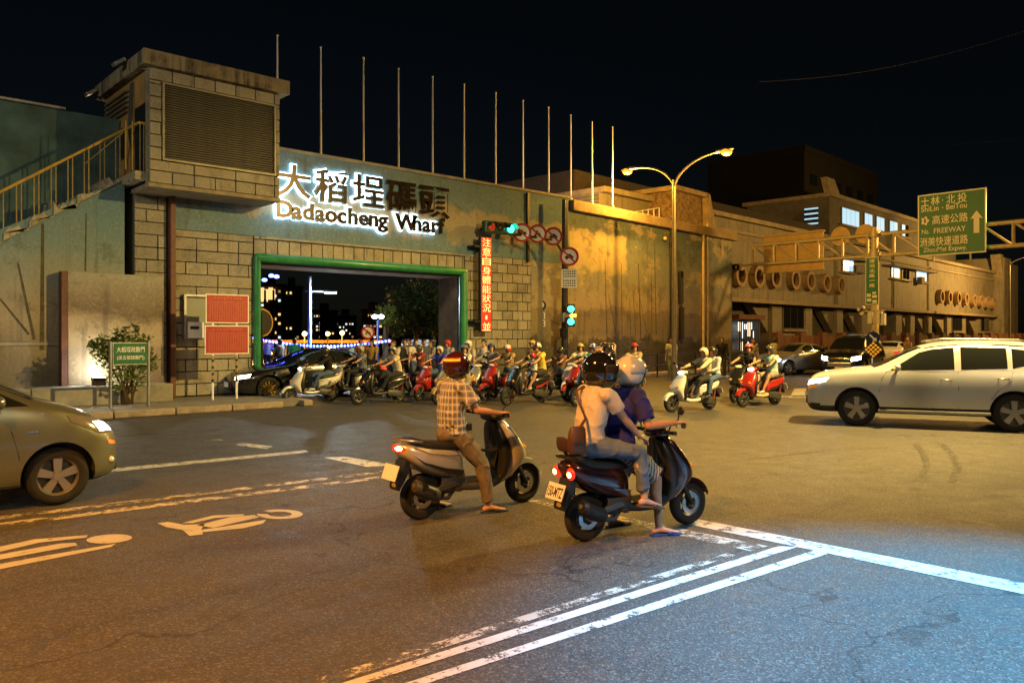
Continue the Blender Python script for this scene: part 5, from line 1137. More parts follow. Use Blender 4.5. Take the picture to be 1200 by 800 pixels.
# ---------------------------------------------------------------- cars
def car(label, loc, rz, st, wheels, R_w, paint, clad_z, windows, screens, lamps, seams, name='car', m_rim=None, cat='car', extras=None, scale=1, spokes=5, tw=.22, hwt=.80, wsp=True):
    t_ = thing(name, label, cat, loc, rz); t_.scale = (scale,)*3
    rings = []
    for (x, zb, zbelt, zr_, wb_, wbelt, wr_) in st:
        h = zbelt-zb; k = min(1, (zr_-zbelt)/.3); P = [(wb_*.86, zb), (wb_*.97, zb+.05*min(1, h/.4)), (wb_, zb+.30*h), (wb_*1.0, zb+.62*h), (wb_*.985, zb+.82*h), (wbelt, zbelt), ((wbelt*.55+wr_*.45)+.015*k, zbelt+(zr_-zbelt)*.45), (wr_+.02*k, zr_-.11*k), (wr_-.05, zr_-.025*k), (wr_*.5, zr_+.012)]
        half = [V((x, y, z)) for y, z in P]
        rings.append([V((p.x, -p.y, p.z)) for p in half]+[V((x, 0, zr_+.02))]+[p for p in reversed(half)]+[V((x, 0, zb))])
    b = MB().loft(rings); o = b.build('body', paint, t_, True, sub=2); bake(o)
    for (wx, sy) in [(w, s) for w in wheels for s in (-1, 1)]:
        c = MB().path([(wx, sy*(hwt-.16), R_w+.01), (wx, sy*1.3, R_w+.01)], R_w+.055, 28).build('cut', M_black, t_)
        md = o.modifiers.new('b', 'BOOLEAN'); md.object = c; md.operation = 'DIFFERENCE'; md.solver = 'EXACT'
    bake(o)
    for c in [q for q in list(bpy.data.objects) if q.name.startswith('cut')]: bpy.data.objects.remove(c)
    me = o.data; me.materials.clear(); me.materials.append(paint); me.materials.append(M_black)
    for p in me.polygons:
        c = p.center; inarch = any(math.hypot(c.x-wx, c.z-R_w) < R_w+.052 for wx in wheels) or any(math.hypot(c.x-wx, c.z-R_w) < R_w+.12 and abs(p.normal.y) > .95 and abs(c.y) < hwt-.1 for wx in wheels)
        p.material_index = 1 if (c.z < clad_z(c.x) or inarch) else 0; p.use_smooth = True
    me.set_sharp_from_angle(angle=R(38))
    bm = bmesh.new(); bm.from_mesh(me); bmesh.ops.triangulate(bm, faces=bm.faces); bv = BVHTree.FromBMesh(bm); bm.free()
    def cast(p, d):
        h = bv.ray_cast(V(p)-V(d).normalized()*6, V(d))
        return h[0] if h[0] is not None else None
    def lerpl(poly, s):
        n = len(poly)-1; i = min(int(s*n), n-1); f = s*n-i; return V(poly[i]).lerp(V(poly[i+1]), f)
    def patch(nm, lo, hi, d, m, off=.004, parent=t_, nu=16, nv=8, th=.0):
        q = MB(); pts = []
        for i in range(nu+1):
            a_, b_ = lerpl(lo, i/nu), lerpl(hi, i/nu)
            for j in range(nv+1):
                p = a_.lerp(b_, j/nv); h = cast(p, d); pts.append((h if h is not None else p)-V(d).normalized()*off)
        q.add(pts, [(i*(nv+1)+j, (i+1)*(nv+1)+j, (i+1)*(nv+1)+j+1, i*(nv+1)+j+1) for i in range(nu) for j in range(nv)])
        return q.build(nm, m, parent, True)
    for sy in (-1, 1):
        for lo, hi in windows:
            patch('side_window', [(x, 0, z) for x, z in lo], [(x, 0, z) for x, z in hi], (0, -sy, 0), M_glass, .004, o)
        for s_ in seams:
            pts = [cast((x, 0, z), (0, -sy, 0)) for x, z in s_]; pts = [p for p in pts if p is not None]
            if len(pts) > 1: MB().path(pts, .005, 4).build('panel_seam', M_black, o)
    for lo, hi, d in screens: patch('windscreen' if d[0] < 0 else 'rear_window', lo, hi, d, M_glass, .005, o)
    for nm, lo, hi, d, m, both in lamps:
        for sy in ((-1, 1) if both else (1,)):
            f = lambda L_: [(x, y*sy, z) for x, y, z in L_]
            patch(nm, f(lo), f(hi), (d[0], d[1]*sy, d[2]), m, .006, t_, 10, 5)
    for wx in wheels:
        for sy in (-1, 1):
            y0 = sy*(hwt+.02)
            w_ = lathe(MB(), [(R_w*.66, -tw*.45), (R_w*.8, -tw*.52), (R_w*.95, -tw*.47), (R_w, -tw*.33), (R_w, tw*.33), (R_w*.95, tw*.47), (R_w*.8, tw*.52), (R_w*.66, tw*.45)], (wx, y0-sy*tw*.5, R_w), 36).build('wheel', M_rubber, t_, 50)
            c = V((wx, y0-sy*.02, R_w)); rm_ = lathe(MB(), [(R_w*.60, -.06*sy), (R_w*.69, .0), (R_w*.67, .01*sy), (R_w*.58, -.03*sy)], c, 32)
            rm_.ringdisc(c-V((0, sy*.01, 0)), 0, R_w*.15, (1, 0, 0), (0, 0, 1), 16, .02*sy, (0, 1, 0))
            for k in range(spokes):
                a = 2*math.pi*k/spokes+math.pi/2; d = V((math.cos(a), 0, math.sin(a))); n_ = V((-d.z, 0, d.x)); wd = R_w*(.13 if spokes < 7 else .05)
                rm_.prism([c+d*R_w*.08-n_*wd*.8, c+d*R_w*.62-n_*wd*1.15, c+d*R_w*.62+n_*wd*1.15, c+d*R_w*.08+n_*wd*.8], V((0, -sy*.04, 0)))
            rm_.build('rim', m_rim or M_alloy, w_, 40)
            MB().ringdisc(c-V((0, sy*.09, 0)), 0, R_w*.60, (1, 0, 0), (0, 0, 1), 24, .02*sy, (0, 1, 0)).build('brake_disc', M_darkrim, w_)
    if extras: extras(t_, o, cast, patch)
    return t_
def mirrors(t_, x, z, w, paint, amber=False):
    for sy in (-1, 1):
        m_ = MB().ball((x, sy*(w+.10), z), (.07, .11, .075), None, 16, 10).build('wing_mirror', paint, t_, True)
        MB().bar((x, sy*(w-.04), z-.05), (x, sy*(w+.06), z-.04), .025).build('mirror_arm', M_black, m_)
        if amber: MB().ball((x+.055, sy*(w+.14), z-.005), (.025, .07, .014), None, 12, 6).build('indicator', mat('lit indicator', (.8, .3, 0), .3, emit=(1, .38, .02), es=5), m_, True)
def handles(t_, o, cast, pts):
    for sy in (-1, 1):
        for x, z in pts:
            p = cast((x, 0, z), (0, -sy, 0))
            if p is not None: MB().path([p+V((-.09, 0, 0)), p+V((-.07, sy*.03, 0)), p+V((.07, sy*.03, 0)), p+V((.09, 0, 0))], .012, 8).build('door_handle', M_alloy, t_, True)
# ---- silver SUV crossing from the right
f0, f1 = gp(1007, 499), gp(1185, 506.5); hd_ = (f0-f1).normalized(); side_ = V((hd_.y, -hd_.x, 0))
mid = (f0+f1)/2; ang = math.atan2(hd_.y, hd_.x); nl = V((-hd_.y, hd_.x, 0)); mid = mid-nl*.80
SUV = [(2.27, .42, .72, .75, .56, .50, .42), (2.23, .30, .84, .88, .70, .64, .55), (2.10, .25, .95, .99, .84, .76, .64), (1.75, .25, 1.02, 1.07, .90, .83, .70), (1.2, .25, 1.07, 1.13, .915, .86, .73), (.95, .25, 1.09, 1.16, .92, .875, .71), (.55, .25, 1.09, 1.42, .92, .88, .68), (.15, .25, 1.09, 1.60, .92, .88, .66), (-.4, .25, 1.10, 1.675, .92, .88, .655), (-1.2, .25, 1.12, 1.67, .92, .875, .64), (-1.85, .26, 1.15, 1.62, .915, .865, .60), (-2.12, .28, 1.14, 1.45, .90, .84, .60), (-2.25, .34, 1.02, 1.16, .86, .80, .6), (-2.32, .45, .85, .92, .74, .68, .5)]
P_suv = mpaint('champagne silver paint', (.56, .58, .60), .35, .33)
def suv_x(t_, o, cast, patch):
    mirrors(t_, .62, 1.17, .88, P_suv, True); handles(t_, o, cast, [(-.22, .95), (-1.15, .99)])
    for sy in (-1, 1):
        MB().path([(.1, sy*.60, 1.66), (-.3, sy*.62, 1.715), (-1.4, sy*.60, 1.70), (-1.7, sy*.57, 1.64)], .02, 8).build('roof_rail', M_alloy, t_, True)
        MB().bb((-.95, sy*.86, .30), (.95, sy*.95, .36)).build('side_step', M_alloy, t_, bevel=.02)
    MB().bb((2.2, -.5, .40), (2.285, .5, .56)).build('grille', M_black, t_, bevel=.02)
    MB().box((2.29, 0, .50), (.01, .38, .16)).build('licence_plate', M_plate, t_)
wn_s = [([(.74, 1.11), (-.36, 1.14)], [(.22, 1.46), (.0, 1.52), (-.36, 1.56)]), ([(-.47, 1.14), (-1.22, 1.17)], [(-.47, 1.565), (-1.22, 1.55)]), ([(-1.30, 1.175), (-1.78, 1.30)], [(-1.30, 1.545), (-1.80, 1.47)])]
seam_s = [[(.95, .45), (.93, .7), (.88, .95), (.80, 1.07)], [(-.42, .42), (-.42, .8), (-.42, 1.1), (-.42, 1.5)], [(-1.30, 1.12), (-1.27, .95), (-1.05, .75), (-.95, .6), (-.93, .42)], [(.93, .42), (0, .41), (-.93, .42)], [(.8, 1.085), (0, 1.105), (-1.25, 1.145), (-1.8, 1.25)]]
car('silver SUV with amber mirror lamp crossing at the right edge', mid, ang, SUV, (1.33, -1.33), .355, P_suv, lambda x: .40 if abs(x) < 2.0 else .42, wn_s,
    [([(.95, -.66, 1.14), (.95, .66, 1.14)], [(.22, -.55, 1.56), (.22, .55, 1.56)], (-1, 0, -.3)), ([(-2.2, -.6, 1.16), (-2.2, .6, 1.16)], [(-1.9, -.5, 1.5), (-1.9, .5, 1.5)], (1, 0, -.1))],
    [('headlight', [(2.20, .56, .78), (1.85, .8, .86)], [(2.14, .55, .88), (1.80, .8, .95)], (-.75, -.66, 0), M_headwarm, True), ('indicator', [(2.18, .64, .70), (2.0, .76, .74)], [(2.18, .62, .76), (1.98, .76, .80)], (-.75, -.66, 0), M_ambl, True), ('tail_light', [(-2.2, .7, .95), (-1.95, .8, 1.0)], [(-2.15, .66, 1.15), (-1.95, .8, 1.12)], (.6, -.8, 0), M_tail, True)],
    seam_s, name='crossover_car', cat='car', extras=suv_x, hwt=.82, tw=.235)
# ---- olive hatchback at the left edge
P_h = mpaint('olive silver paint', (.17, .185, .135), .6, .33)
c0 = gp(67, 591); hl = V((c0.x-1.23, c0.y+.72, 0))
HAT = [(1.90, .36, .60, .62, .46, .42, .34), (1.84, .24, .70, .73, .62, .56, .48), (1.68, .2, .85, .89, .76, .68, .56), (1.42, .19, .95, 1.01, .83, .75, .64), (1.18, .19, 1.01, 1.075, .845, .79, .66), (1.02, .19, 1.04, 1.14, .847, .80, .65), (.60, .19, 1.05, 1.38, .847, .805, .61), (.15, .19, 1.05, 1.50, .847, .805, .59), (-.5, .19, 1.05, 1.53, .847, .80, .58), (-1.1, .19, 1.06, 1.50, .845, .79, .57), (-1.55, .21, 1.06, 1.36, .83, .76, .55), (-1.78, .26, .95, 1.08, .78, .70, .55), (-1.86, .36, .80, .86, .66, .6, .45)]
def hat_x(t_, o, cast, patch):
    mirrors(t_, .66, 1.12, .81, P_h); handles(t_, o, cast, [(-.32, .88), (-1.0, .92)])
    MB().bb((1.86, -.42, .26), (1.905, .42, .38)).build('grille', M_black, t_, bevel=.02)
    for sy in (-1, 1):
        p = cast((1.72, sy*.60, .42), (-.6, -sy*.8, 0))
        if p is not None: MB().ball(p, .035, None, 12, 8).build('fog_lamp', M_lensw, t_, True)
    for sy in (-1, 1):
        p = cast((.98, 0, .80), (0, -sy, 0)); MB().box(p, (.09, .008, .016)).build('badge', M_chrome, t_)
car('olive-silver hatchback nosing in at the left edge, five-spoke alloy wheel', hl, 0, HAT, (1.23, -1.23), .305, P_h, lambda x: .24,
    [([(.96, 1.065), (-.48, 1.08)], [(.42, 1.36), (.05, 1.435), (-.48, 1.455)]), ([(-.56, 1.06), (-1.25, 1.09)], [(-.56, 1.445), (-1.2, 1.40)])],
    [([(1.04, -.66, 1.13), (1.04, .66, 1.13)], [(.26, -.52, 1.47), (.26, .52, 1.47)], (-1, 0, -.3)), ([(-1.75, -.5, 1.1), (-1.75, .5, 1.1)], [(-1.5, -.5, 1.38), (-1.5, .5, 1.38)], (1, 0, -.1))],
    [('headlight', [(1.78, .46, .66), (1.60, .70, .70), (1.33, .78, .86)], [(1.72, .42, .76), (1.50, .64, .88), (1.28, .74, .93)], (-.55, -.75, -.35), mat('headlight smoked lens', (.30, .30, .27), .08, .5, spec=.8), True), ('headlight_glow', [(1.74, .52, .70), (1.60, .68, .72)], [(1.68, .50, .80), (1.52, .66, .83)], (-.55, -.75, -.35), M_headwarm, True), ('indicator', [(1.82, .58, .58), (1.72, .68, .60)], [(1.81, .58, .62), (1.70, .68, .65)], (-.6, -.8, 0), M_ambl, True), ('tail_light', [(-1.8, .6, .85), (-1.6, .75, .9)], [(-1.75, .6, 1.05), (-1.55, .74, 1.1)], (.6, -.8, 0), M_tail, True)],
    [[(.86, .26), (.86, .55), (.80, .8), (.70, 1.02)], [(-.52, .26), (-.52, .6), (-.52, 1.03), (-.52, 1.42)], [(.86, .26), (.2, .25), (-.52, .26)], [(1.86, .42), (1.70, .45), (1.52, .46)]], name='hatchback', extras=hat_x, hwt=.75, tw=.185)
# ---- black sedan in the gate, silver sedan, dark van, distant white car
SED = [(2.25, .40, .58, .60, .48, .42, .34), (2.18, .26, .66, .69, .66, .6, .5), (2.0, .2, .76, .80, .80, .72, .58), (1.5, .19, .86, .91, .87, .80, .66), (1.0, .19, .91, .97, .88, .82, .68), (.72, .19, .94, 1.03, .88, .83, .66), (.3, .19, .95, 1.27, .88, .83, .60), (-.1, .19, .96, 1.40, .88, .83, .58), (-.6, .19, .97, 1.43, .88, .83, .57), (-1.1, .19, .98, 1.37, .88, .83, .56), (-1.55, .2, .99, 1.16, .87, .81, .60), (-1.8, .21, .98, 1.06, .86, .78, .62), (-2.2, .26, .92, .99, .80, .72, .58), (-2.32, .36, .78, .84, .66, .6, .48)]
w_sed = [([(.55, .98), (-.42, 1.0)], [(.15, 1.22), (-.1, 1.31), (-.42, 1.345)]), ([(-.5, 1.0), (-1.25, 1.03)], [(-.5, 1.345), (-1.15, 1.27)])]
s_sed = [([(.72, -.60, 1.03), (.72, .60, 1.03)], [(.0, -.5, 1.39), (.0, .5, 1.39)], (-1, 0, -.3)), ([(-1.6, -.55, 1.1), (-1.6, .55, 1.1)], [(-1.15, -.5, 1.36), (-1.15, .5, 1.36)], (1, 0, -.3))]
l_sed = lambda mh: [('headlight', [(2.12, .45, .58), (1.85, .76, .64)], [(2.08, .42, .68), (1.80, .74, .74)], (-.75, -.66, 0), mh, True), ('tail_light', [(-2.28, .5, .72), (-2.0, .8, .78)], [(-2.25, .5, .84), (-1.98, .78, .89)], (.7, -.7, 0), M_tail, True)]
se_sed = [[(.80, .3), (.78, .6), (.70, .9)], [(-.46, .3), (-.46, .95)], [(-1.35, .95), (-1.2, .6), (-1.1, .3)]]
xt = lambda paint: (lambda t_, o, cast, patch: (mirrors(t_, .58, 1.03, .84, paint), handles(t_, o, cast, [(-.28, .82), (-1.15, .85)]), MB().bb((2.2, -.4, .34), (2.265, .4, .5)).build('grille', M_black, t_, bevel=.02), MB().box((2.27, 0, .44), (.012, .34, .14)).build('licence_plate', M_plate, t_)))
P_blk = mpaint('black paint', (.008, .008, .009), 0, .2, .9); P_sil = mpaint('silver paint', (.36, .36, .36), .6, .3); P_nav = mpaint('dark navy paint', (.010, .012, .018), 0, .22, .9)
g0, g1 = gp(318, 468.5), gp(411, 468.5); mm = (g0+g1)/2+V((.45, 1.15, 0))
car('black sedan with gold rims emerging from the left of the gate', mm, R(174), SED, (1.36, -1.36), .325, P_blk, lambda x: .0, w_sed, s_sed, l_sed(M_headwarm), se_sed, name='sedan', m_rim=M_gold, extras=xt(P_blk), hwt=.80, spokes=12)
car('silver sedan with headlights on waiting beside the dark van', at(930, 36.5), YAW-R(90)+R(212), SED, (1.36, -1.36), .325, P_sil, lambda x: .0, w_sed, s_sed, l_sed(M_headon), se_sed, name='sedan', extras=xt(P_sil), hwt=.80)
VAN = [(2.2, .40, .70, .72, .55, .5, .4), (2.12, .27, .85, .88, .72, .66, .54), (1.9, .22, .98, 1.02, .84, .78, .62), (1.5, .22, 1.06, 1.12, .9, .84, .7), (1.2, .22, 1.10, 1.22, .9, .85, .7), (.75, .22, 1.12, 1.58, .9, .85, .66), (.3, .22, 1.13, 1.76, .9, .85, .66), (-.5, .22, 1.14, 1.82, .9, .85, .66), (-1.5, .22, 1.15, 1.80, .9, .85, .65), (-2.0, .24, 1.15, 1.70, .88, .82, .62), (-2.25, .34, 1.05, 1.3, .84, .76, .6), (-2.32, .45, .9, 1.0, .72, .66, .5)]
van_k = dict(windows=[([(.95, 1.15), (-.1, 1.17)], [(.6, 1.5), (-.1, 1.66)]), ([(-.2, 1.17), (-1.2, 1.19)], [(-.2, 1.66), (-1.2, 1.66)])], screens=[([(1.2, -.62, 1.22), (1.2, .62, 1.22)], [(.42, -.56, 1.7), (.42, .56, 1.7)], (-1, 0, -.3))])
car('dark van with glaring headlights beside the silver sedan', at(1000, 35.5), YAW-R(90)+R(232), VAN, (1.38, -1.38), .335, P_nav, lambda x: .0, van_k['windows'], van_k['screens'], [('headlight', [(2.12, .42, .68), (1.85, .76, .76)], [(2.05, .42, .84), (1.8, .74, .9)], (-.75, -.66, 0), M_headon, True)], [], name='van', cat='van', extras=lambda t_, o, cast, patch: (mirrors(t_, .85, 1.2, .86, P_nav), MB().bb((2.12, -.5, .42), (2.215, .5, .62)).build('grille', M_chrome, t_, bevel=.02), MB().box((2.21, 0, .36), (.02, .34, .13)).build('licence_plate', M_plate, t_)), hwt=.82)
car('distant white sedan with red tail lamps behind the dark van', at(1048, 47), YAW-R(90)+R(50), SED, (1.36, -1.36), .325, mpaint('white paint car', (.6, .6, .58), 0, .3), lambda x: .0, w_sed, s_sed, l_sed(M_lensw), se_sed, name='sedan', extras=xt(P_sil), hwt=.80)
# real beams of the lit headlights
def beam(loc, tgt, e, parent=None):
    return lamp_light('headlight_beam', loc, e, (.92, .96, 1), parent, .06, 70, tgt)
for t_ in [o for o in bpy.data.objects if o.get('label', '').startswith(('silver sedan', 'dark van'))]:
    for sy in (-1, 1): l_ = beam((2.45, sy*.6, .72), (8, sy*.6, .35), 130, t_)
# ---------------------------------------------------------------- scooters
def place(rear, front): 
    d = front-rear; return rear, math.atan2(d.y, d.x)
P_scs = mpaint('champagne scooter paint', (.56, .54, .50), .45, .3)
r_, a_ = place(gp(493, 607.5), gp(612, 588)); SC1 = scooter('champagne-silver scooter ridden by the man in the plaid shirt', r_, a_, P_scs, side=M_black, rim=M_darkrim, brake=True, skirt=mat('grey skirt plastic', (.05, .05, .045), .5))
P_scd = mpaint('dark maroon scooter paint', (.030, .008, .010), .2, .2, .9)
r_, a_ = place(gp(686, 633), gp(797, 615)); SC2 = scooter('black and maroon scooter carrying the two riders at the stop line', r_, a_, P_scd, side=P_scd, rim=M_darkrim, tail='twin', plate_txt='150-MTZ', backrest=True, s=.94)
S_ = {}
def far_sc(key, label, rear_px, body, ang=180, s=.98, lit=False, **k):
    rj = random.Random(key); ang += rj.uniform(-9, 9); s *= rj.uniform(.95, 1.04); lit = key in 'aik'
    p = gp(*rear_px); S_[key] = scooter(label, p, R(ang), body, 'scooters waiting along the wall', s=s, lit=lit, **k); return S_[key]
P_w = mpaint('white scooter paint', (.62, .62, .60), 0, .3); P_r = mpaint('red scooter paint', (.32, .018, .014), 0, .3); P_k = mpaint('black scooter paint', (.012, .012, .012), 0, .25); P_y = mpaint('mustard scooter paint', (.42, .28, .05), .2, .35); P_s = mpaint('silver scooter paint', (.42, .42, .40), .5, .3)
far_sc('a', 'white and silver scooter in front of the black sedan', (388, 469.5), P_w, 181, skirt=P_s)
far_sc('b', 'black scooter whose rear plate faces us right of the black sedan', (467, 471), P_k, 172)
far_sc('c', 'red scooter behind the mustard one at the gate', (519, 466), P_r, 200, shield=P_r)
far_sc('d', 'mustard and silver scooter ridden by the red-capped rider', (546, 470), P_y, 196, shield=P_s)
far_sc('e', 'red scooter ridden by the red-helmeted rider beside the gate pipe', (600, 466), P_r, 190)
far_sc('f', 'black and red sports scooter with the yellow-shirted rider', (635, 471.5), P_k, 183, side=P_r)
far_sc('g', 'dark red scooter ridden by the man in beige shorts', (700, 467), P_r, 185, side=P_k)
far_sc('h', 'dark scooter with pale wheels half hidden behind the black helmet', (715, 473), P_k, 184, rim=M_alloy)
far_sc('i', 'white scooter carrying two riders in pale shirts', (831, 480), P_w, 172, skirt=P_w)
far_sc('j', 'dark scooter behind the white one, rider in a pink helmet', (880, 468), P_k, 184)
far_sc('k', 'red and cream scooter ridden by the man in the mint shirt', (908, 474), P_r, 180, skirt=mat('cream skirt', (.45, .36, .22), .5))
far_sc('l', 'dark grey scooter between the mustard and the red-helmeted rider\'s scooter', (577, 465), P_s, 192)
far_sc('m', 'black scooter behind the sports scooter, headlight on', (662, 463.5), P_k, 188)
far_sc('n', 'white scooter tucked behind the teal-striped rider', (683, 462), P_w, 190)
far_sc('o', 'blue-grey scooter partly hidden behind the black helmet', (745, 466), mpaint('blue scooter paint', (.05, .09, .16), .2, .3), 186)
far_sc('p', 'maroon scooter just inside the gate behind the cream-shirted rider', (497, 463), P_scd, 178)
far_sc('q', 'silver scooter leaving the gate behind the white and silver one', (428, 465), P_s, 186)
# ================================================================== people
M_skin = mat('skin', (.40, .22, .14), .55, var=.08, scale=20, spec=.35); M_skin2 = mat('skin pale', (.52, .31, .21), .55, var=.06, scale=20, spec=.35)
M_hair = mat('black hair', (.012, .010, .009), .45, var=.3, scale=60)
def cloth(name, col, var=.16, rough=.85): return mat(name, col, rough, var=var, scale=9, bump=.35, bscale=14, spec=.25)
def ik(a, b, l1, l2, pole):
    a, b = V(a), V(b); d = b-a; L_ = min(d.length, (l1+l2)*.999); u = d.normalized(); x = (l1*l1-l2*l2+L_*L_)/(2*L_); h = math.sqrt(max(0, l1*l1-x*x))
    p = V(pole); p = (p-u*p.dot(u)).normalized(); return a+u*x+p*h
def etube(b, pts, ab, side, n=16):
    "elliptical tube along pts; ab = (half width along side, half depth)"
    pts = [V(p) for p in pts]; rings = []
    for i, p in enumerate(pts):
        t = (pts[min(i+1, len(pts)-1)]-pts[max(i-1, 0)]).normalized(); s = V(side); s = (s-t*s.dot(t)).normalized(); f = t.cross(s)
        rings.append([p+s*ab[i][0]*math.cos(q)+f*ab[i][1]*math.sin(q) for q in [2*math.pi*k/n for k in range(n)]])
    b.loft(rings)
def cap(b, pts, rs, n=12):
    b.path(pts, rs, n)
    for p, r in zip(pts, rs): b.ball(p, r*.985, None, n, 8)
def remesh(b, name, m, parent, vox, smooth=4, wr=0, seed=0, flow=(1, 1, 1)):
    o = b.build(name, m, parent, True)
    md = o.modifiers.new('r', 'REMESH'); md.mode = 'VOXEL'; md.voxel_size = vox; md.use_smooth_shade = True
    ms = o.modifiers.new('s', 'SMOOTH'); ms.iterations = smooth; ms.factor = .5
    bake(o)
    if wr:
        me = o.data; co = [v.co.copy() for v in me.vertices]; nn = [v.normal.copy() for v in me.vertices]
        for v, c, n_ in zip(me.vertices, co, nn):
            q = V((c.x*flow[0], c.y*flow[1], c.z*flow[2]))*7+V((seed*3.1, 0, 0))
            k = .7*noise.noise(q)+.35*noise.noise(q*2.7); k2 = 1-abs(noise.noise(q*1.4+V((9, 2, 4))))*2
            v.co = c+n_*(wr*(.8*k+.7*k2*k2*k2))
    me = o.data
    if not me.materials: me.materials.append(m)
    me.polygons.foreach_set('use_smooth', [True]*len(me.polygons)); return o
def hand(b, w, d, n, t, s, curl=1.0):
    "palm and five fingers: w wrist, d forward, n palm normal, t thumb side"
    w, d, n, t = V(w), V(d).normalized(), V(n).normalized(), V(t).normalized()
    etube(b, [w, w+d*.04*s, w+d*.085*s], [(.026*s, .018*s), (.038*s, .017*s), (.040*s, .014*s)], t, 12)
    for i, (o_, l_) in enumerate(((.030, .92), (.010, 1.0), (-.010, .95), (-.029, .76))):
        p = w+d*.082*s+t*o_*s; pts = [p]; a = 0
        for k, (ln, da) in enumerate(((.036, 22), (.026, 45), (.022, 35))):
            a += R(da)*curl; p = p+(d*math.cos(a)+n*math.sin(a))*ln*l_*s; pts.append(p)
        cap(b, pts, [.0095*s, .009*s, .0082*s, .007*s], 8)
    p = w+d*.025*s+t*.028*s; pts = [p, p+(t*.7+d*.7+n*.3)*.032*s, p+(t*.7+d*.7+n*.3)*.032*s+(d*.8+n*.5*curl)*.028*s, p+(t*.7+d*.7+n*.3)*.032*s+(d*.7+n*.8*curl)*.048*s]
    cap(b, pts, [.013*s, .0105*s, .0095*s, .008*s], 8)
PROTO = {}
class Pose: pass
def make_pose(hip, lean, s, hands, feet, look=0, nod=0, yaw=0, elbow=(-.3, 0, -1), knee=(1, 0, .35), spread=.10, handn=None, handd=None, curl=1.0, knee_out=.35, slump=.02):
    """joints of one person: hip centre, forward lean (degrees), scale, hand and foot targets {1: left, -1: right}"""
    P = Pose(); P.s = s; hip = V(hip); P.hip = hip; P.yaw = yaw
    c, sn = math.cos(R(lean)), math.sin(R(lean)); up = V((sn, 0, c)); P.up = up
    P.waist = hip+up*.15*s+V((-slump, 0, 0)); P.chest = hip+up*.34*s; P.neck = hip+up*.50*s+V((.01, 0, 0)); P.head = P.neck+V((.025+.04*sn, 0, .135))*s+V((nod, 0, 0)); P.look = look
    P.sh, P.el, P.wr, P.hp, P.kn, P.an, P.toe, P.hd = {}, {}, {}, {}, {}, {}, {}, {}
    tw = V((-math.sin(yaw), math.cos(yaw), 0))
    for k in (1, -1):
        P.sh[k] = hip+up*.455*s+tw*(k*.175*s); h = V(hands[k]); P.wr[k] = h
        P.el[k] = ik(P.sh[k], h, .275*s, .245*s, (elbow[0], elbow[1]+k*.35, elbow[2]))
        d = (h-P.el[k]).normalized()
        L1 = (P.el[k]-P.sh[k]).length; P.wr[k] = P.el[k]+d*min((h-P.el[k]).length, .25*s)
        P.hd[k] = V(handd[k]) if handd else d
        P.hp[k] = hip+V((0, k*.085*s, -.01)); f, toe = feet[k]; P.an[k] = V(f); P.toe[k] = V(toe).normalized()
        P.kn[k] = ik(P.hp[k], P.an[k], .42*s, .41*s, (knee[0], knee[1]+k*knee_out, knee[2]))
    P.handn = handn; P.curl = curl; return P
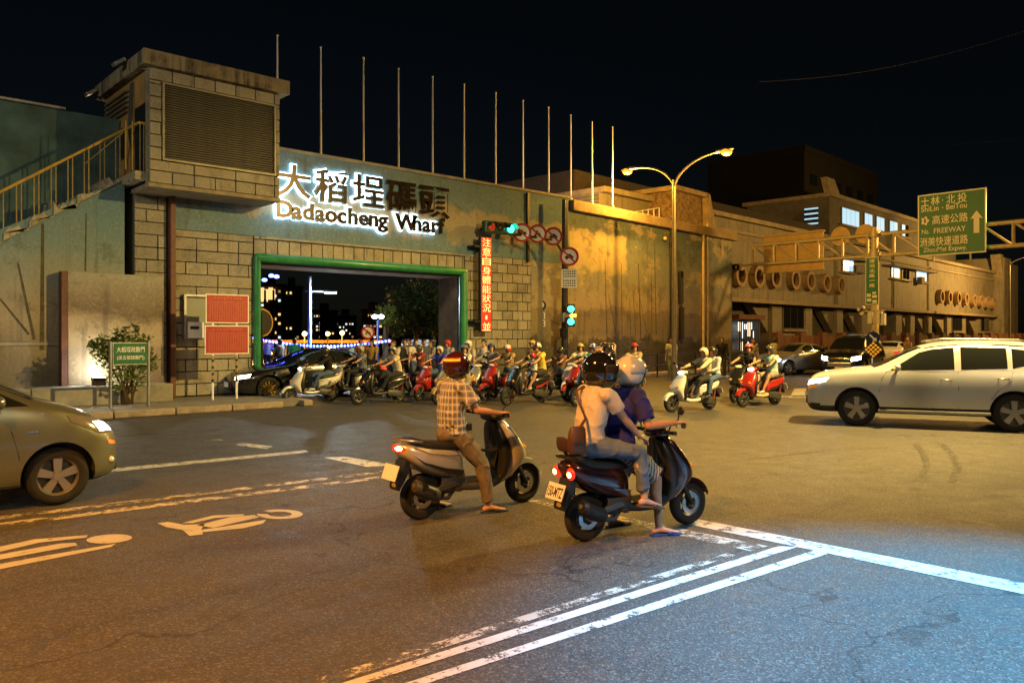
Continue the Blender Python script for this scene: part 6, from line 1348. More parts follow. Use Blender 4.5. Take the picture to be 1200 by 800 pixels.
def skin_mesh(P, parent, vox, m, shoes=False):
    b = MB(); s = P.s; lk = Matrix.Rotation(P.look, 3, 'Z'); L_ = lambda v: P.head+lk @ (V(v)*s)
    tw = V((-math.sin(P.yaw), math.cos(P.yaw), 0))
    b.ball(L_((0, 0, .025)), (.092*s, .074*s, .098*s), lk, 18, 12); b.ball(L_((.03, 0, -.05)), (.06*s, .055*s, .065*s), lk, 14, 10); b.ball(L_((.06, 0, -.085)), (.025*s, .028*s, .02*s), lk)
    b.path([L_((.083, 0, .02)), L_((.104, 0, -.022)), L_((.085, 0, -.03))], [.008*s, .014*s, .008*s], 8)
    b.ball(L_((.082, 0, .032)), (.014*s, .05*s, .010*s), lk); b.ball(L_((.083, 0, -.055)), (.01*s, .026*s, .010*s), lk)
    for k in (1, -1): b.ball(L_((-.005, k*.078, -.005)), (.018*s, .010*s, .032*s), lk)
    cap(b, [P.chest+P.up*.08*s, P.neck, P.head+V((-.01, 0, -.04))], [.06*s, .052*s, .05*s])
    etube(b, [P.hip, P.waist, P.chest, P.chest+P.up*.10*s], [(.13*s, .09*s), (.12*s, .085*s), (.14*s, .095*s), (.10*s, .06*s)], tw)
    for k in (1, -1):
        cap(b, [P.chest+P.up*.09*s, P.sh[k]], [.05*s, .052*s])
        cap(b, [P.sh[k], P.sh[k].lerp(P.el[k], .45), P.el[k]], [.05*s, .044*s, .036*s]); cap(b, [P.el[k], P.el[k].lerp(P.wr[k], .3), P.wr[k]], [.036*s, .038*s, .024*s])
        d = P.hd[k]; n = V(P.handn[k]) if P.handn else V((0, 0, -1)); n = (n-d*n.dot(d)).normalized(); t = n.cross(d)*(1 if True else 1)
        if t.dot(V((0, -k, .2))) < 0: t = -t
        hand(b, P.wr[k], d, n, t, s, P.curl)
        cap(b, [P.hp[k], P.hp[k].lerp(P.kn[k], .5), P.kn[k]], [.08*s, .07*s, .052*s]); q = (P.an[k]-P.kn[k]).normalized()
        bk = (V((-1, 0, 0))-q*(-q.x)).normalized()*.016*s
        cap(b, [P.kn[k], P.kn[k].lerp(P.an[k], .3)+bk, P.kn[k].lerp(P.an[k], .7), P.an[k]], [.05*s, .053*s, .038*s, .033*s])
        a = P.an[k]; t = P.toe[k]; sd = t.cross(V((0, 0, 1))).normalized()
        etube(b, [a-t*.045*s+V((0, 0, -.045*s)), a+t*.0*s+V((0, 0, -.03*s)), a+t*.08*s+V((0, 0, -.048*s)), a+t*.15*s+V((0, 0, -.058*s)), a+t*.185*s+V((0, 0, -.062*s))], [(.024*s, .024*s), (.034*s, .036*s), (.038*s, .024*s), (.042*s, .014*s), (.03*s, .009*s)], sd, 12)
        b.ball(a-t*.04*s+V((0, 0, -.045*s)), .027*s)
        for j in range(5): b.ball(a+t*(.185-.012*j*(1))*s+sd*((-.030+.015*j)*s*(-k))+V((0, 0, -.062*s)), (.016*s, .0085*s, .009*s), None, 8, 6)
    return remesh(b, 'body', m, parent, vox, 3)
def shirt_mesh(P, parent, vox, m, sleeve=.55, loose=0, wr=0, collar=True, hem=.03, name='shirt'):
    b = MB(); s = P.s; tw = V((-math.sin(P.yaw), math.cos(P.yaw), 0)); k_ = loose
    etube(b, [P.hip+P.up*hem*s*-1, P.hip+P.up*.06*s, P.waist, P.chest, P.chest+P.up*.085*s, P.chest+P.up*.125*s, P.chest+P.up*.15*s], [((.155+k_)*s, (.115+k_)*s), ((.16+k_)*s, (.12+k_)*s), ((.148+k_)*s, (.112+k_)*s), ((.165+k_*.5)*s, (.12+k_*.5)*s), (.17*s, .105*s), (.12*s, .085*s), (.075*s, .065*s)], tw, 24)
    if collar: etube(b, [P.chest+P.up*.13*s, P.neck+P.up*.02*s], [(.075*s, .07*s), (.062*s, .062*s)], tw)
    for k in (1, -1):
        e = P.sh[k].lerp(P.el[k], min(1, sleeve/.55*.8 if sleeve < .55 else .8)) if sleeve <= .55 else P.el[k]
        b.ball(P.sh[k]-P.up*.012*s, .068*s); cap(b, [P.chest+P.up*.085*s, P.sh[k]], [.075*s, .066*s])
        if sleeve <= .55: b.path([P.sh[k], P.sh[k].lerp(e, .5), e], [.066*s, (.065+k_*.4)*s, (.064+k_*.7)*s], 14)
        else:
            cap(b, [P.sh[k], P.el[k]], [.066*s, .052*s]); w = P.el[k].lerp(P.wr[k], .93); b.path([P.el[k], P.el[k].lerp(w, .5), w], [.052*s, .046*s, .036*s], 12)
    return remesh(b, name, m, parent, vox, 3, wr, 1, (1, 1, .8))
def pants_mesh(P, parent, vox, m, length=1.0, loose=0, wr=0, name='trousers'):
    b = MB(); s = P.s; tw = V((0, 1, 0))
    etube(b, [P.hip+P.up*.10*s, P.hip+P.up*.03*s, P.hip-P.up*.06*s], [(.145*s, .105*s), (.158*s, .125*s), (.15*s, .115*s)], tw, 20); b.ball(P.hip+V((-.03*s, 0, -.03*s)), (.13*s, .155*s, .10*s), None, 16, 10)
    for k in (1, -1):
        if length > .55:
            cap(b, [P.hp[k], P.hp[k].lerp(P.kn[k], .5), P.kn[k]], [.098*s, (.086+loose)*s, (.066+loose)*s]); e = P.kn[k].lerp(P.an[k], length)
            b.path([P.kn[k], P.kn[k].lerp(e, .35), P.kn[k].lerp(e, .75), e], [(.066+loose)*s, (.064+loose)*s, (.056+loose)*s, (.052+loose)*s], 14)
        else:
            e = P.hp[k].lerp(P.kn[k], .92); b.ball(P.hp[k], .098*s); b.path([P.hp[k], P.hp[k].lerp(e, .5), e], [.098*s, (.094+loose)*s, (.086+loose)*s], 14)
    return remesh(b, name, m, parent, vox, 3, wr, 5, (1, 1, .7))
def shoes_mesh(P, parent, m, slip=False, m2=None):
    s = P.s
    for k in (1, -1):
        b = MB(); a = P.an[k]; t = P.toe[k]; sd = t.cross(V((0, 0, 1))).normalized(); z = V((0, 0, -.075*s))
        out = [(-.075, .030), (-.03, .036), (.05, .040), (.12, .046), (.18, .044), (.215, .026)]
        pts = [a+z+t*x*s+sd*w*s for x, w in out]+[a+z+t*x*s-sd*w*s for x, w in reversed(out)]
        o = None
        if slip:
            o = b.prism([p-V((0, 0, .014*s)) for p in pts], (0, 0, .02*s)).build('sandal', m, parent, bevel=.004)
            st_ = MB(); arc = []
            for x, h in ((.07, .052), (.13, .040)):
                arc.append([a+z+t*x*s+sd*(.047*s*math.cos(q))+V((0, 0, h*s*math.sin(q))) for q in [math.pi*j/10 for j in range(11)]])
            st_.loft(arc, cap=False, closed=False); so = st_.build('strap', m2 or m, o, True); so.modifiers.new('t', 'SOLIDIFY').thickness = .006
        else:
            etube(b, [a+z+V((0, 0, .03*s))-t*.07*s, a+z+V((0, 0, .045*s)), a+z+V((0, 0, .035*s))+t*.1*s, a+z+V((0, 0, .025*s))+t*.19*s], [(.03*s, .03*s), (.042*s, .045*s), (.047*s, .034*s), (.036*s, .02*s)], sd, 14)
            b.build('shoe', m, parent, True, sub=1)
def helmet(P, parent, m, visor=None, r=1.0, band=None, peak=None, back=None):
    s = P.s*r; lk = Matrix.Rotation(P.look, 3, 'Z'); c = P.head+V((0, 0, .025*s)); RX, RY, RZ = .138*s, .118*s, .135*s
    def pt(az, el, k=1.0): return c+lk @ V((RX*k*math.cos(az)*math.cos(el), RY*k*math.sin(az)*math.cos(el), RZ*k*math.sin(el)))
    def sp(name, a0, a1, lo, hi, k, m_, na=30, ne=12, parent_=None, th=.006):
        b = MB(); pts = []
        for i in range(na+1):
            az = a0+(a1-a0)*i/na; l_ = lo(az) if callable(lo) else lo
            for j in range(ne+1): pts.append(pt(az, l_+(hi-l_)*j/ne, k))
        b.add(pts, [(i*(ne+1)+j, (i+1)*(ne+1)+j, (i+1)*(ne+1)+j+1, i*(ne+1)+j+1) for i in range(na) for j in range(ne)])
        o = b.build(name, m_, parent_ or parent, True); o.modifiers.new('t', 'SOLIDIFY').thickness = th; return o
    def low(az):
        q = abs((az+math.pi) % (2*math.pi)-math.pi); f = max(0, min(1, (q-R(52))/R(26))); f = f*f*(3-2*f); return R(14)*(1-f)+R(-48)*f
    h = sp('helmet', -math.pi, math.pi, low, R(89), 1.0, m, 40, 12)
    b = MB(); b.path([pt(-math.pi+2*math.pi*i/40, low(-math.pi+2*math.pi*i/40), 1.0) for i in range(41)], .007*s, 6).build('rim_trim', M_black, h, True)
    if visor: sp('visor', R(-72), R(72), R(-34), R(18), 1.09, visor, 20, 6, h, .003)
    if peak: 
        b = MB(); arc = [[pt(R(-55)+R(110)*i/10, R(16), 1.0) for i in range(11)], [pt(R(-50)+R(100)*i/10, R(12), 1.42) for i in range(11)]]
        o = b.loft(arc, cap=False, closed=False).build('peak', peak, h, True); o.modifiers.new('t', 'SOLIDIFY').thickness = .006
    if band: 
        for lo, hi, m_ in band: sp('stripe', R(105), R(255), R(lo), R(hi), 1.018, m_, 24, 3, h, .003)
    if back: sp('panel', R(20), R(120), R(-5), R(60), 1.012, back, 16, 6, h, .003); sp('panel', R(-120), R(-20), R(-5), R(60), 1.012, back, 16, 6, h, .003)
    for k in (1, -1): MB().path([pt(k*R(80), R(-40), .96), P.head+lk @ V((.03*s, k*.05*s, -.11*s))], .006, 5).build('chin_strap', M_black, h)
    return h
def hair(P, parent, m, long=0):
    s = P.s; lk = Matrix.Rotation(P.look, 3, 'Z'); b = MB(); L_ = lambda v: P.head+lk @ (V(v)*s)
    b.ball(L_((-.012, 0, .045)), (.098*s, .084*s, .090*s), lk, 18, 12); b.ball(L_((-.04, 0, -.01)), (.066*s, .078*s, .075*s), lk, 14, 10)
    if long: etube(b, [L_((-.05, 0, .0)), L_((-.06, 0, -.10)), L_((-.06, 0, -.10-long))], [(.08*s, .045*s), (.08*s, .045*s), (.05*s, .025*s)], lk @ V((0, 1, 0)))
    return remesh(b, 'hair', m, parent, .009, 2, .004, 3)
def face(P, parent):
    s = P.s; lk = Matrix.Rotation(P.look, 3, 'Z')
    for k in (1, -1): MB().ball(P.head+lk @ (V((.078, k*.03, .012))*s), (.009*s, .013*s, .007*s), lk, 10, 6).build('eye', M_black, parent, True)
def person(label, src, P, key, skin, shirt, pants, plen=1.0, sleeve=.5, vox=.013, head=None, shoes=None, group=None, near=False, slip=False, loose=0, faces=False, ploose=0):
    """src = (location, rotation, scale) of the frame the pose is given in"""
    t_ = thing('person', label, 'person', src[0], src[1], group); t_.scale = (src[2],)*3
    wr = .014 if near else .009
    k1, k2, k3 = ('b', key, vox), ('s', key, sleeve, loose), ('p', key, plen, ploose)
    for k_, fn, m in ((k1, lambda: skin_mesh(P, t_, vox, skin), skin), (k2, lambda: shirt_mesh(P, t_, .008 if near else .014, shirt, sleeve, loose, wr), shirt), (k3, lambda: pants_mesh(P, t_, .008 if near else .014, pants, plen, ploose, wr), pants)):
        if k_ in PROTO: o = inst(PROTO[k_], t_); set_mat(o, m)
        else:
            o = fn(); PROTO[k_] = o
            for sl_ in o.material_slots: sl_.link = 'OBJECT'; sl_.material = m
        if k_[0] == 'p' and plen <= .55: o.name = 'shorts'
    if head: head(P, t_)
    if faces: face(P, t_)
    if shoes: shoes_mesh(P, t_, shoes, slip)
    return t_
# ---------------------------------------------------------------- near riders
def loc_in(sc, p):
    return sc.matrix_world.inverted() @ V(p)
bpy.context.view_layer.update()
M_sandal = mat('blue sandal', (.012, .045, .20), .5); M_visor = mat('smoked visor', (.03, .025, .02), .05, spec=.7)
pl = NT('plaid shirt', .85); q = pl.xyz(); ang_ = pl.math('ARCTAN2', q[1], pl.math('ADD', q[0], -.38))
fx = pl.math('FRACT', pl.math('MULTIPLY', ang_, 3.6)); fz = pl.math('FRACT', pl.math('MULTIPLY', q[2], 14.5))
lx = pl.math('LESS_THAN', fx, .13); lz = pl.math('LESS_THAN', fz, .13); mx_ = pl.math('LESS_THAN', pl.math('ABSOLUTE', pl.math('SUBTRACT', fx, .55)), .2); mz = pl.math('LESS_THAN', pl.math('ABSOLUTE', pl.math('SUBTRACT', fz, .55)), .2)
c = pl.mix(pl.math('MULTIPLY', pl.math('ADD', mx_, mz), .42), (.24, .25, .31), (.085, .088, .13)); c = pl.mix(pl.math('MULTIPLY', pl.math('MAXIMUM', lx, lz), .85), c, (.58, .56, .50)); pl.color(c); pl.bump(pl.noise(16, 3), .35)
g = loc_in(SC1, gp(574, 600)); 
HD = {1: (.60, .36, 1.02), -1: (.60, -.36, 1.02)}
HN = {1: (.35, 0, -1), -1: (.35, 0, -1)}; HDIR = {1: (.97, -.05, .02), -1: (.97, .05, .02)}
P1 = make_pose((.37, 0, .83), 1, 1.0, {1: (.715, .33, 1.015), -1: (.715, -.33, 1.015)}, {1: ((.36, .30, .085), (1, .1, 0)), -1: ((g.x-.02, g.y, .085), (1, -.25, 0))}, look=R(6), handn=HN, handd=HDIR, elbow=(-.2, 0, -1))
src1 = (SC1.location, SC1.rotation_euler.z, 1)
M_maroon = mat('maroon helmet', (.045, .010, .012), .12, coat=.8, spec=.7); M_reflex = mat('reflective yellow', (.75, .72, .05), .4); M_bandred = mat('helmet red band', (.30, .02, .02), .3)
p1 = person('man in plaid shirt and brown trousers astride the champagne scooter, maroon helmet', src1, P1, 'near1', M_skin, pl.m, cloth('brown trousers', (.15, .13, .105)), .92, .5, .0055, lambda P, t_: helmet(P, t_, M_maroon, M_visor, 1.06, band=((12, 34, M_bandred), (16, 28, M_reflex))), M_sandal, near=True, slip=True, loose=.018, ploose=.006)
MB().loft([sup(.0, 0, 0, .165, .13, n=24, axis='z')]*1+[sup(.0, 0, .035, .165, .13, n=24, axis='z')]).build('belt', M_black, p1, True).location = P1.hip+P1.up*.045
o = MB().box((0, 0, 0), (.05, .035, .075)).build('phone_pouch', M_black, p1, bevel=.01); o.location = P1.hip+V((.10, -.155, .05))
o = MB().box((0, 0, 0), (.10, .006, .05), Matrix.Rotation(R(-12), 3, 'X')).build('paper_slip', M_white, p1); o.location = P1.hip+V((-.03, -.165, .015))
src2 = (SC2.location, SC2.rotation_euler.z, 1.03)
iv = lambda p: (Matrix.Translation(SC2.location) @ Matrix.Rotation(SC2.rotation_euler.z, 4, 'Z') @ Matrix.Scale(1.03, 4)).inverted() @ V(p)
g2 = iv(gp(772, 627))
P2 = make_pose((.36, .02, .78), 12, .98, {1: (.70, .33, .99), -1: (.70, -.33, .99)}, {1: ((.50, .26, .085), (1, .1, 0)), -1: ((g2.x, g2.y, .085), (1, -.35, 0))}, look=R(-4), handn=HN, handd=HDIR)
M_silverh = mat('silver white helmet', (.55, .55, .53), .18, coat=.7); M_orangep = mat('grey blue helmet panel', (.36, .40, .46), .2, coat=.6)
st_m = NT('striped shorts', .85); q = st_m.xyz(); f = st_m.math('LESS_THAN', st_m.math('FRACT', st_m.math('MULTIPLY', st_m.math('ADD', q[0], st_m.math('MULTIPLY', q[2], -.3)), 32)), .4); st_m.color(st_m.mix(f, (.34, .32, .27), (.05, .06, .09)))
p2 = person('driver in navy blue shirt and striped shorts on the black scooter, silver helmet', src2, P2, 'near2', M_skin, cloth('navy shirt', (.02, .022, .20)), st_m.m, .5, .55, .0055, lambda P, t_: helmet(P, t_, M_silverh, None, 1.14, peak=M_visor, back=M_orangep), M_sandal, near=True, slip=True, loose=.014, ploose=.012)
P3 = make_pose((.03, -.01, .82), 9, .95, {1: (.38, .20, 1.03), -1: (.43, -.185, .885)}, {1: ((.42, .24, .35), (1, .2, 0)), -1: ((.45, -.235, .36), (1, -.05, -.15))}, look=R(-38), handn={1: (.1, .6, -1), -1: (.25, .25, -1)}, handd={1: (.9, -.2, -.2), -1: (.85, .15, -.45)}, elbow=(-.45, -.25, -.6), curl=.45, knee=(.8, 0, .8), knee_out=.3)
dn = NT('washed jeans', .85); c = dn.ramp(dn.noise(5, 6, .7), [(.3, (.045, .075, .14)), (.7, (.15, .20, .29))]); dn.color(c); dn.bump(dn.noise(40, 3), .25, .01)
M_blackh = mat('black gloss helmet', (.008, .008, .009), .08, coat=1, spec=.8)
p3 = person('passenger in pale grey t-shirt and jeans on the black scooter, glossy black helmet', src2, P3, 'near3', M_skin2, cloth('pale grey tee', (.47, .44, .42), .05), dn.m, .84, .45, .0055, lambda P, t_: helmet(P, t_, M_blackh, M_visor, 1.2), mat('brown shoe', (.10, .06, .03), .6), near=True, slip=True, loose=.006)
# shoulder bag hanging behind the passenger
M_leather = mat('brown leather', (.075, .032, .015), .5, var=.3, scale=12, bump=.2)
sb = thing('shoulder_bag', 'brown leather shoulder bag with thin strap on the passenger\'s back', 'bag', src2[0], src2[1]); sb.scale = (1.03,)*3
bx = V((-.23, -.20, .78))
MB().loft([sup(bx.x, bx.y, bx.z+z, w, d, n=20, e=3.5, axis='z') for z, w, d in ((-.0, .03, .065), (.02, .04, .08), (.16, .035, .08), (.21, .025, .065))]).build('bag_body', M_leather, sb, 50)
MB().loft([sup(bx.x, bx.y-.004, bx.z+z, w, d, n=20, e=3.5, axis='z') for z, w, d in ((.09, .042, .074), (.20, .034, .072), (.222, .02, .06))]).build('flap', M_leather, sb, 50)
cc = P3.chest; up = P3.up
path_ = [bx+V((-.02, 0, .20)), V((-.165, -.17, 1.0)), cc+V((-.150, -.09, -.09)), cc+V((-.152, .0, .03)), cc+V((-.115, .095, .125)), cc+V((-.02, .115, .165)), cc+V((.09, .08, .09))]
q = MB(); 
for i in range(0): pass
sm = []
for i in range(len(path_)-1):
    for j in range(4): sm.append(path_[i].lerp(path_[i+1], j/4))
sm.append(path_[-1]); etube(q, sm, [(.014, .004)]*len(sm), (0, .8, .3), 6); q.build('strap', M_leather, sb, 40)
# ---------------------------------------------------------------- far riders
HF = {1: (.715, .33, 1.01), -1: (.715, -.33, 1.01)}
FL = {1: ((.60, .10, .40), (1, .1, 0)), -1: ((.60, -.10, .40), (1, -.1, 0))}
PR = make_pose((.08, 0, .83), 8, .95, HF, FL, handn=HN, handd=HDIR)                                            # feet on the floorboard
PD = make_pose((.10, 0, .83), 5, .95, HF, {1: ((.34, .30, .085), (1, .2, 0)), -1: ((.60, -.10, .40), (1, 0, 0))}, handn=HN, handd=HDIR)   # left foot down
PP = make_pose((-.22, 0, .86), 6, .93, {1: (.12, .17, .98), -1: (.12, -.17, .98)}, {1: ((.22, .22, .40), (1, .2, 0)), -1: ((.22, -.22, .40), (1, -.2, 0))}, handd={1: (.9, -.4, 0), -1: (.9, .4, 0)})
PF = make_pose((.30, 0, .83), 4, .62, {1: (.66, .2, .95), -1: (.66, -.2, .95)}, {1: ((.52, .1, .42), (1, 0, 0)), -1: ((.52, -.1, .42), (1, 0, 0))})  # child standing in front
PU = make_pose((.05, 0, .83), 0, .95, {1: (.05, .22, 1.52), -1: (.08, -.20, 1.54)}, FL, handd={1: (.1, -.7, .6), -1: (.1, .7, .6)}, elbow=(.3, 0, .6))   # hands up at the helmet
PR2 = make_pose((.02, 0, .83), 14, 1.0, HF, FL, look=R(28), handn=HN, handd=HDIR)
PR3 = make_pose((.14, 0, .82), 1, .90, HF, {1: ((.40, .30, .085), (1, .3, 0)), -1: ((.36, -.30, .085), (1, -.2, 0))}, look=R(-30), nod=.03, handn=HN, handd=HDIR)
PR4 = make_pose((.06, 0, .83), -2, .97, {1: (.42, .24, .86), -1: (.715, -.33, 1.01)}, {1: ((.30, .32, .085), (1, .2, 0)), -1: ((.60, -.10, .40), (1, 0, 0))}, look=R(42), handn=HN, handd={1: (.7, -.4, -.5), -1: (.97, .05, .02)})
def stand(s=1, swing=.0, arm=.0, look=0): 
    z = .915*s
    return make_pose((0, 0, z), 2, s, {1: (.08+arm, .24*s, .84*s), -1: (.06-arm*.5, -.24*s, .84*s)}, {1: ((swing, .09, .085), (1, .1, 0)), -1: ((-swing, -.09, .085), (1, -.1, 0))}, look=look, knee_out=.05, elbow=(-1, 0, -.3), handd={1: (.1, 0, -1), -1: (.1, 0, -1)}, curl=.5, handn={1: (0, -1, 0), -1: (0, 1, 0)}, slump=0)
PS, PW, PH = stand(.99), stand(1.0, .22, .12), stand(.97, .05, .28)
def fr(key): o = S_[key]; return (o.location, o.rotation_euler.z, o.scale[0])
G = 'riders and passers-by along the wall'
hm = lambda m, vis=None, **k: (lambda P, t_: helmet(P, t_, m, vis, 1.0, **k))
hr = lambda lg=0: (lambda P, t_: hair(P, t_, M_hair, lg))
CL = {}
def cl(col, var=.12):
    k_ = tuple(col)
    if k_ not in CL: CL[k_] = cloth('cloth %d' % len(CL), col, var)
    return CL[k_]
def hp(col):
    k_ = ('h',)+tuple(col)
    if k_ not in CL: CL[k_] = mat('helmet shell %d' % len(CL), col, .2, coat=.6)
    return CL[k_]
SH = mat('dark shoe', (.03, .03, .03), .6); SHW = mat('pale shoe', (.5, .48, .4), .6)
jeans = cl((.06, .10, .19)); dkp = cl((.025, .025, .028)); beige = cl((.34, .28, .19))
person('rider in black jacket and jeans on the white and silver scooter', fr('a'), PR, 'PR', M_skin, cl((.012, .012, .013)), jeans, .95, .9, .013, hm(hp((.03, .03, .03)), M_visor), SHW, G)
person('rider in cream shirt and grey helmet on the black scooter with the visible plate', fr('b'), PR2, 'PR2', M_skin, cl((.50, .44, .33)), dkp, .95, .5, .013, hm(hp((.18, .18, .18))), SH, G)
person('rider in bright blue shirt and silver helmet on the red scooter', fr('c'), PD, 'PD', M_skin, cl((.03, .05, .42)), jeans, .95, .5, .013, hm(hp((.5, .5, .48))), SHW, G)
person('rider in white and grey top on the mustard scooter, blue-grey helmet', fr('d'), PR4, 'PR4', M_skin, cl((.52, .52, .50)), cl((.25, .22, .18)), .5, .5, .013, hm(hp((.10, .15, .24))), SHW, G)
person('rider in olive shirt with red and white helmet beside the gate pipe', fr('e'), PR3, 'PR3', M_skin, cl((.30, .21, .09)), jeans, .95, .5, .013, hm(hp((.50, .03, .02)), None, back=hp((.6, .58, .55))), SH, G)
person('adult in yellow shirt on the black and red sports scooter', fr('f'), PR2, 'PR2', M_skin, cl((.58, .42, .07)), dkp, .5, .5, .013, hm(hp((.06, .06, .06)), None, back=hp((.45, .42, .38))), SH, G)
person('child in white with a pink-red helmet in front of the yellow-shirted rider', fr('f'), PF, 'PF', M_skin2, cl((.55, .53, .50)), jeans, .5, .5, .013, hm(hp((.48, .03, .07))), SHW, G)
tq = NT('striped polo', .85); q_ = tq.xyz(); tq.color(tq.mix(tq.math('LESS_THAN', tq.math('FRACT', tq.math('MULTIPLY', q_[2], 9)), .5), (.45, .52, .46), (.10, .30, .30)))
person('rider in teal-striped polo and beige shorts with blue and white helmet', fr('g'), PR, 'PR', M_skin, tq.m, beige, .5, .5, .013, hm(hp((.4, .42, .45)), None, back=hp((.05, .10, .35)), peak=hp((.5, .03, .02))), SHW, G)
person('passenger in purple sleeveless top seated behind the teal-striped rider', fr('g'), PP, 'PP', M_skin2, cl((.12, .03, .22)), dkp, .95, .3, .013, hr(), SH, G)
person('rider lifting both hands to a black helmet half hidden by the near riders', fr('h'), PU, 'PU', M_skin, cl((.12, .10, .08)), dkp, .95, .5, .013, hm(hp((.02, .02, .02))), SH, G)
person('driver in cream shirt and cream helmet on the white scooter', fr('i'), PR, 'PR', M_skin, cl((.44, .40, .29)), dkp, .95, .9, .013, hm(hp((.55, .47, .33))), SH, G)
person('passenger in light blue shirt and jeans on the white scooter, black helmet', fr('i'), PP, 'PP', M_skin, cl((.40, .44, .50)), jeans, .95, .9, .013, hm(hp((.02, .02, .02)), None, peak=M_black), SH, G)
person('rider in black t-shirt and pink helmet behind the white scooter', fr('j'), PR2, 'PR2', M_skin, cl((.014, .012, .014)), dkp, .95, .5, .013, hm(hp((.60, .13, .19))), SH, G)
person('rider in mint t-shirt and grey shorts on the red and cream scooter', fr('k'), PR, 'PR', M_skin, cl((.35, .52, .47)), cl((.22, .20, .18)), .5, .5, .013, hm(hp((.06, .06, .065)), None, peak=M_black), SHW, G)
# standing and walking people
def walker(label, px, py, ang, P, key, shirt, pants, plen=.95, sleeve=.5, head=None, skin=None, s=1.0, D=None, group=G, faces=True, shoes=None):
    loc = at(px, D) if D else gp(px, py)
    return person(label, (loc, R(ang), s), P, key, skin or M_skin, shirt, pants, plen, sleeve, .013, head or hr(), shoes or SH, group, faces=faces)
walker('man in black jacket with yellow lanyard walking past the mural wall corner', 846, 0, 215, PW, 'PW', cl((.012, .012, .013)), dkp, D=33, sleeve=.9)
ptn = NT('patterned shirt', .85); v_ = ptn.n.new('ShaderNodeTexVoronoi'); v_.inputs['Scale'].default_value = 14; ptn.l.new(ptn.obj, v_.inputs['Vector']); ptn.color(ptn.ramp(v_.outputs['Distance'], [(.3, (.03, .025, .02)), (.45, (.45, .33, .16))]))
walker('man in dark patterned shirt standing left of the olive-shirted walker', 882, 0, 230, PS, 'PS', ptn.m, dkp, D=34)
walker('man in olive shirt and cap walking beside the silver sedan', 907, 0, -30, PW, 'PW', cl((.30, .26, .05)), cl((.06, .05, .04)), D=33.5, head=hm(hp((.03, .03, .03)), None, r=.95) if False else (lambda P, t_: helmet(P, t_, cl((.04, .04, .04)), None, .88, peak=cl((.04, .04, .04)))))
walker('blurred pedestrian in white and green at the foot of the street lamp', 787, 0, 200, PS, 'PS', cl((.45, .48, .35)), cl((.2, .25, .15)), D=32.5)
walker('woman in white top with long hair among the crowd in the gate', 487, 0, 250, PS, 'PS', cl((.62, .58, .52)), jeans, D=25.5, head=hr(.16), skin=M_skin2, sleeve=.3)
walker('man in grey-brown shirt standing left of the white-topped woman', 474, 0, 240, PS, 'PS', cl((.20, .18, .13)), dkp, D=26)
walker('youth in pale shirt close behind the cream-shirted rider', 462, 0, 200, PH, 'PH', cl((.45, .40, .38)), dkp, D=25)
walker('person in dark blue top right of the white-topped woman', 496, 0, 260, PS, 'PS', cl((.06, .08, .12)), dkp, D=26.5)
walker('person in grey top at the right end of the gate crowd', 506, 0, 180, PH, 'PH', cl((.22, .24, .26)), dkp, D=27)
walker('bystander in black at the back of the gate crowd', 480, 0, 210, PS, 'PS', cl((.02, .02, .02)), dkp, D=29)
walker('bystander in yellow-brown top between the black car and the park lamp', 436, 0, 220, PH, 'PH', cl((.30, .20, .06)), dkp, D=27)
walker('bystander in red top behind the black car', 423, 0, 230, PS, 'PS', cl((.25, .06, .03)), dkp, D=30)
walker('bystander in white shirt far inside the gate left of the teal one', 314, 0, 240, PS, 'PS', cl((.5, .52, .55)), dkp, D=34)
walker('bystander in teal shirt beyond the bonnet of the black sedan', 345, 0, 60, PS, 'PS', cl((.03, .28, .30)), dkp, D=31)
walker('bystander in grey jacket between the white-shirted and teal-shirted ones', 329, 0, 120, PH, 'PH', cl((.25, .25, .26)), dkp, D=32)
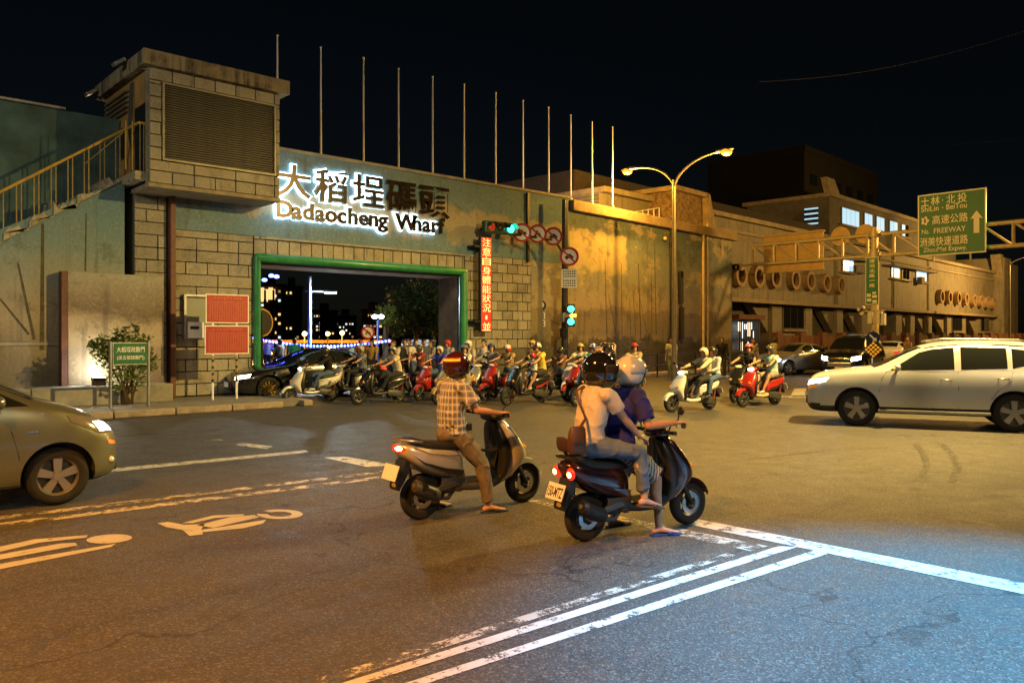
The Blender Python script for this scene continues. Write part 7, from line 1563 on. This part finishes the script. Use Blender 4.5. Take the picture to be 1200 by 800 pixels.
walker('bare-headed bystander in white t-shirt beside the gate pipe', 568, 0, 200, PS, 'PS', cl((.55, .50, .46)), dkp, D=24.5)
walker('person in red cap behind the mustard scooter', 526, 0, 190, PH, 'PH', cl((.3, .3, .32)), dkp, D=25, head=lambda P, t_: helmet(P, t_, cl((.5, .03, .03)), None, .86, peak=cl((.5, .03, .03))))
walker('person in yellow cap behind the yellow-shirted rider', 625, 0, 200, PH, 'PH', cl((.25, .18, .08)), dkp, D=24.5, head=lambda P, t_: helmet(P, t_, cl((.6, .35, .03)), None, .86, peak=cl((.6, .35, .03))))
walker('person in white helmet at the foot of the gate pipe', 550, 0, 190, PS, 'PS', cl((.4, .36, .3)), dkp, D=24, head=hm(hp((.55, .52, .48))), s=.97)
walker('bald bystander beyond the silver SUV bonnet', 1064, 0, 160, PS, 'PS', cl((.3, .2, .12)), dkp, D=40, head=lambda P, t_: None)

person('rider in grey hooded top and dark blue helmet on the dark grey scooter', fr('l'), PR4, 'PR4', M_skin2, cl((.20, .20, .21)), dkp, .95, .9, .013, hm(hp((.04, .06, .16))), SH, G)
person('rider in brown shirt and black helmet behind the sports scooter', fr('m'), PR3, 'PR3', M_skin, cl((.16, .09, .05)), jeans, .95, .5, .013, hm(hp((.02, .02, .02)), M_visor), SH, G)
person('rider in white shirt and yellow helmet behind the teal-striped rider', fr('n'), PR2, 'PR2', M_skin, cl((.5, .48, .43)), dkp, .95, .5, .013, hm(hp((.5, .34, .06))), SH, G)
person('rider in tan shirt and red helmet right of the black helmet', fr('o'), PR4, 'PR4', M_skin, cl((.34, .25, .14)), dkp, .95, .5, .013, hm(hp((.42, .03, .03))), SH, G)
person('rider in dark red shirt just inside the gate, dark helmet', fr('p'), PR3, 'PR3', M_skin, cl((.20, .03, .03)), dkp, .95, .5, .013, hm(hp((.05, .05, .06))), SH, G)
person('rider in blue-grey shirt leaving the gate behind the black-jacketed rider', fr('q'), PD, 'PD', M_skin, cl((.14, .17, .22)), dkp, .95, .5, .013, hm(hp((.3, .3, .3))), SH, G)
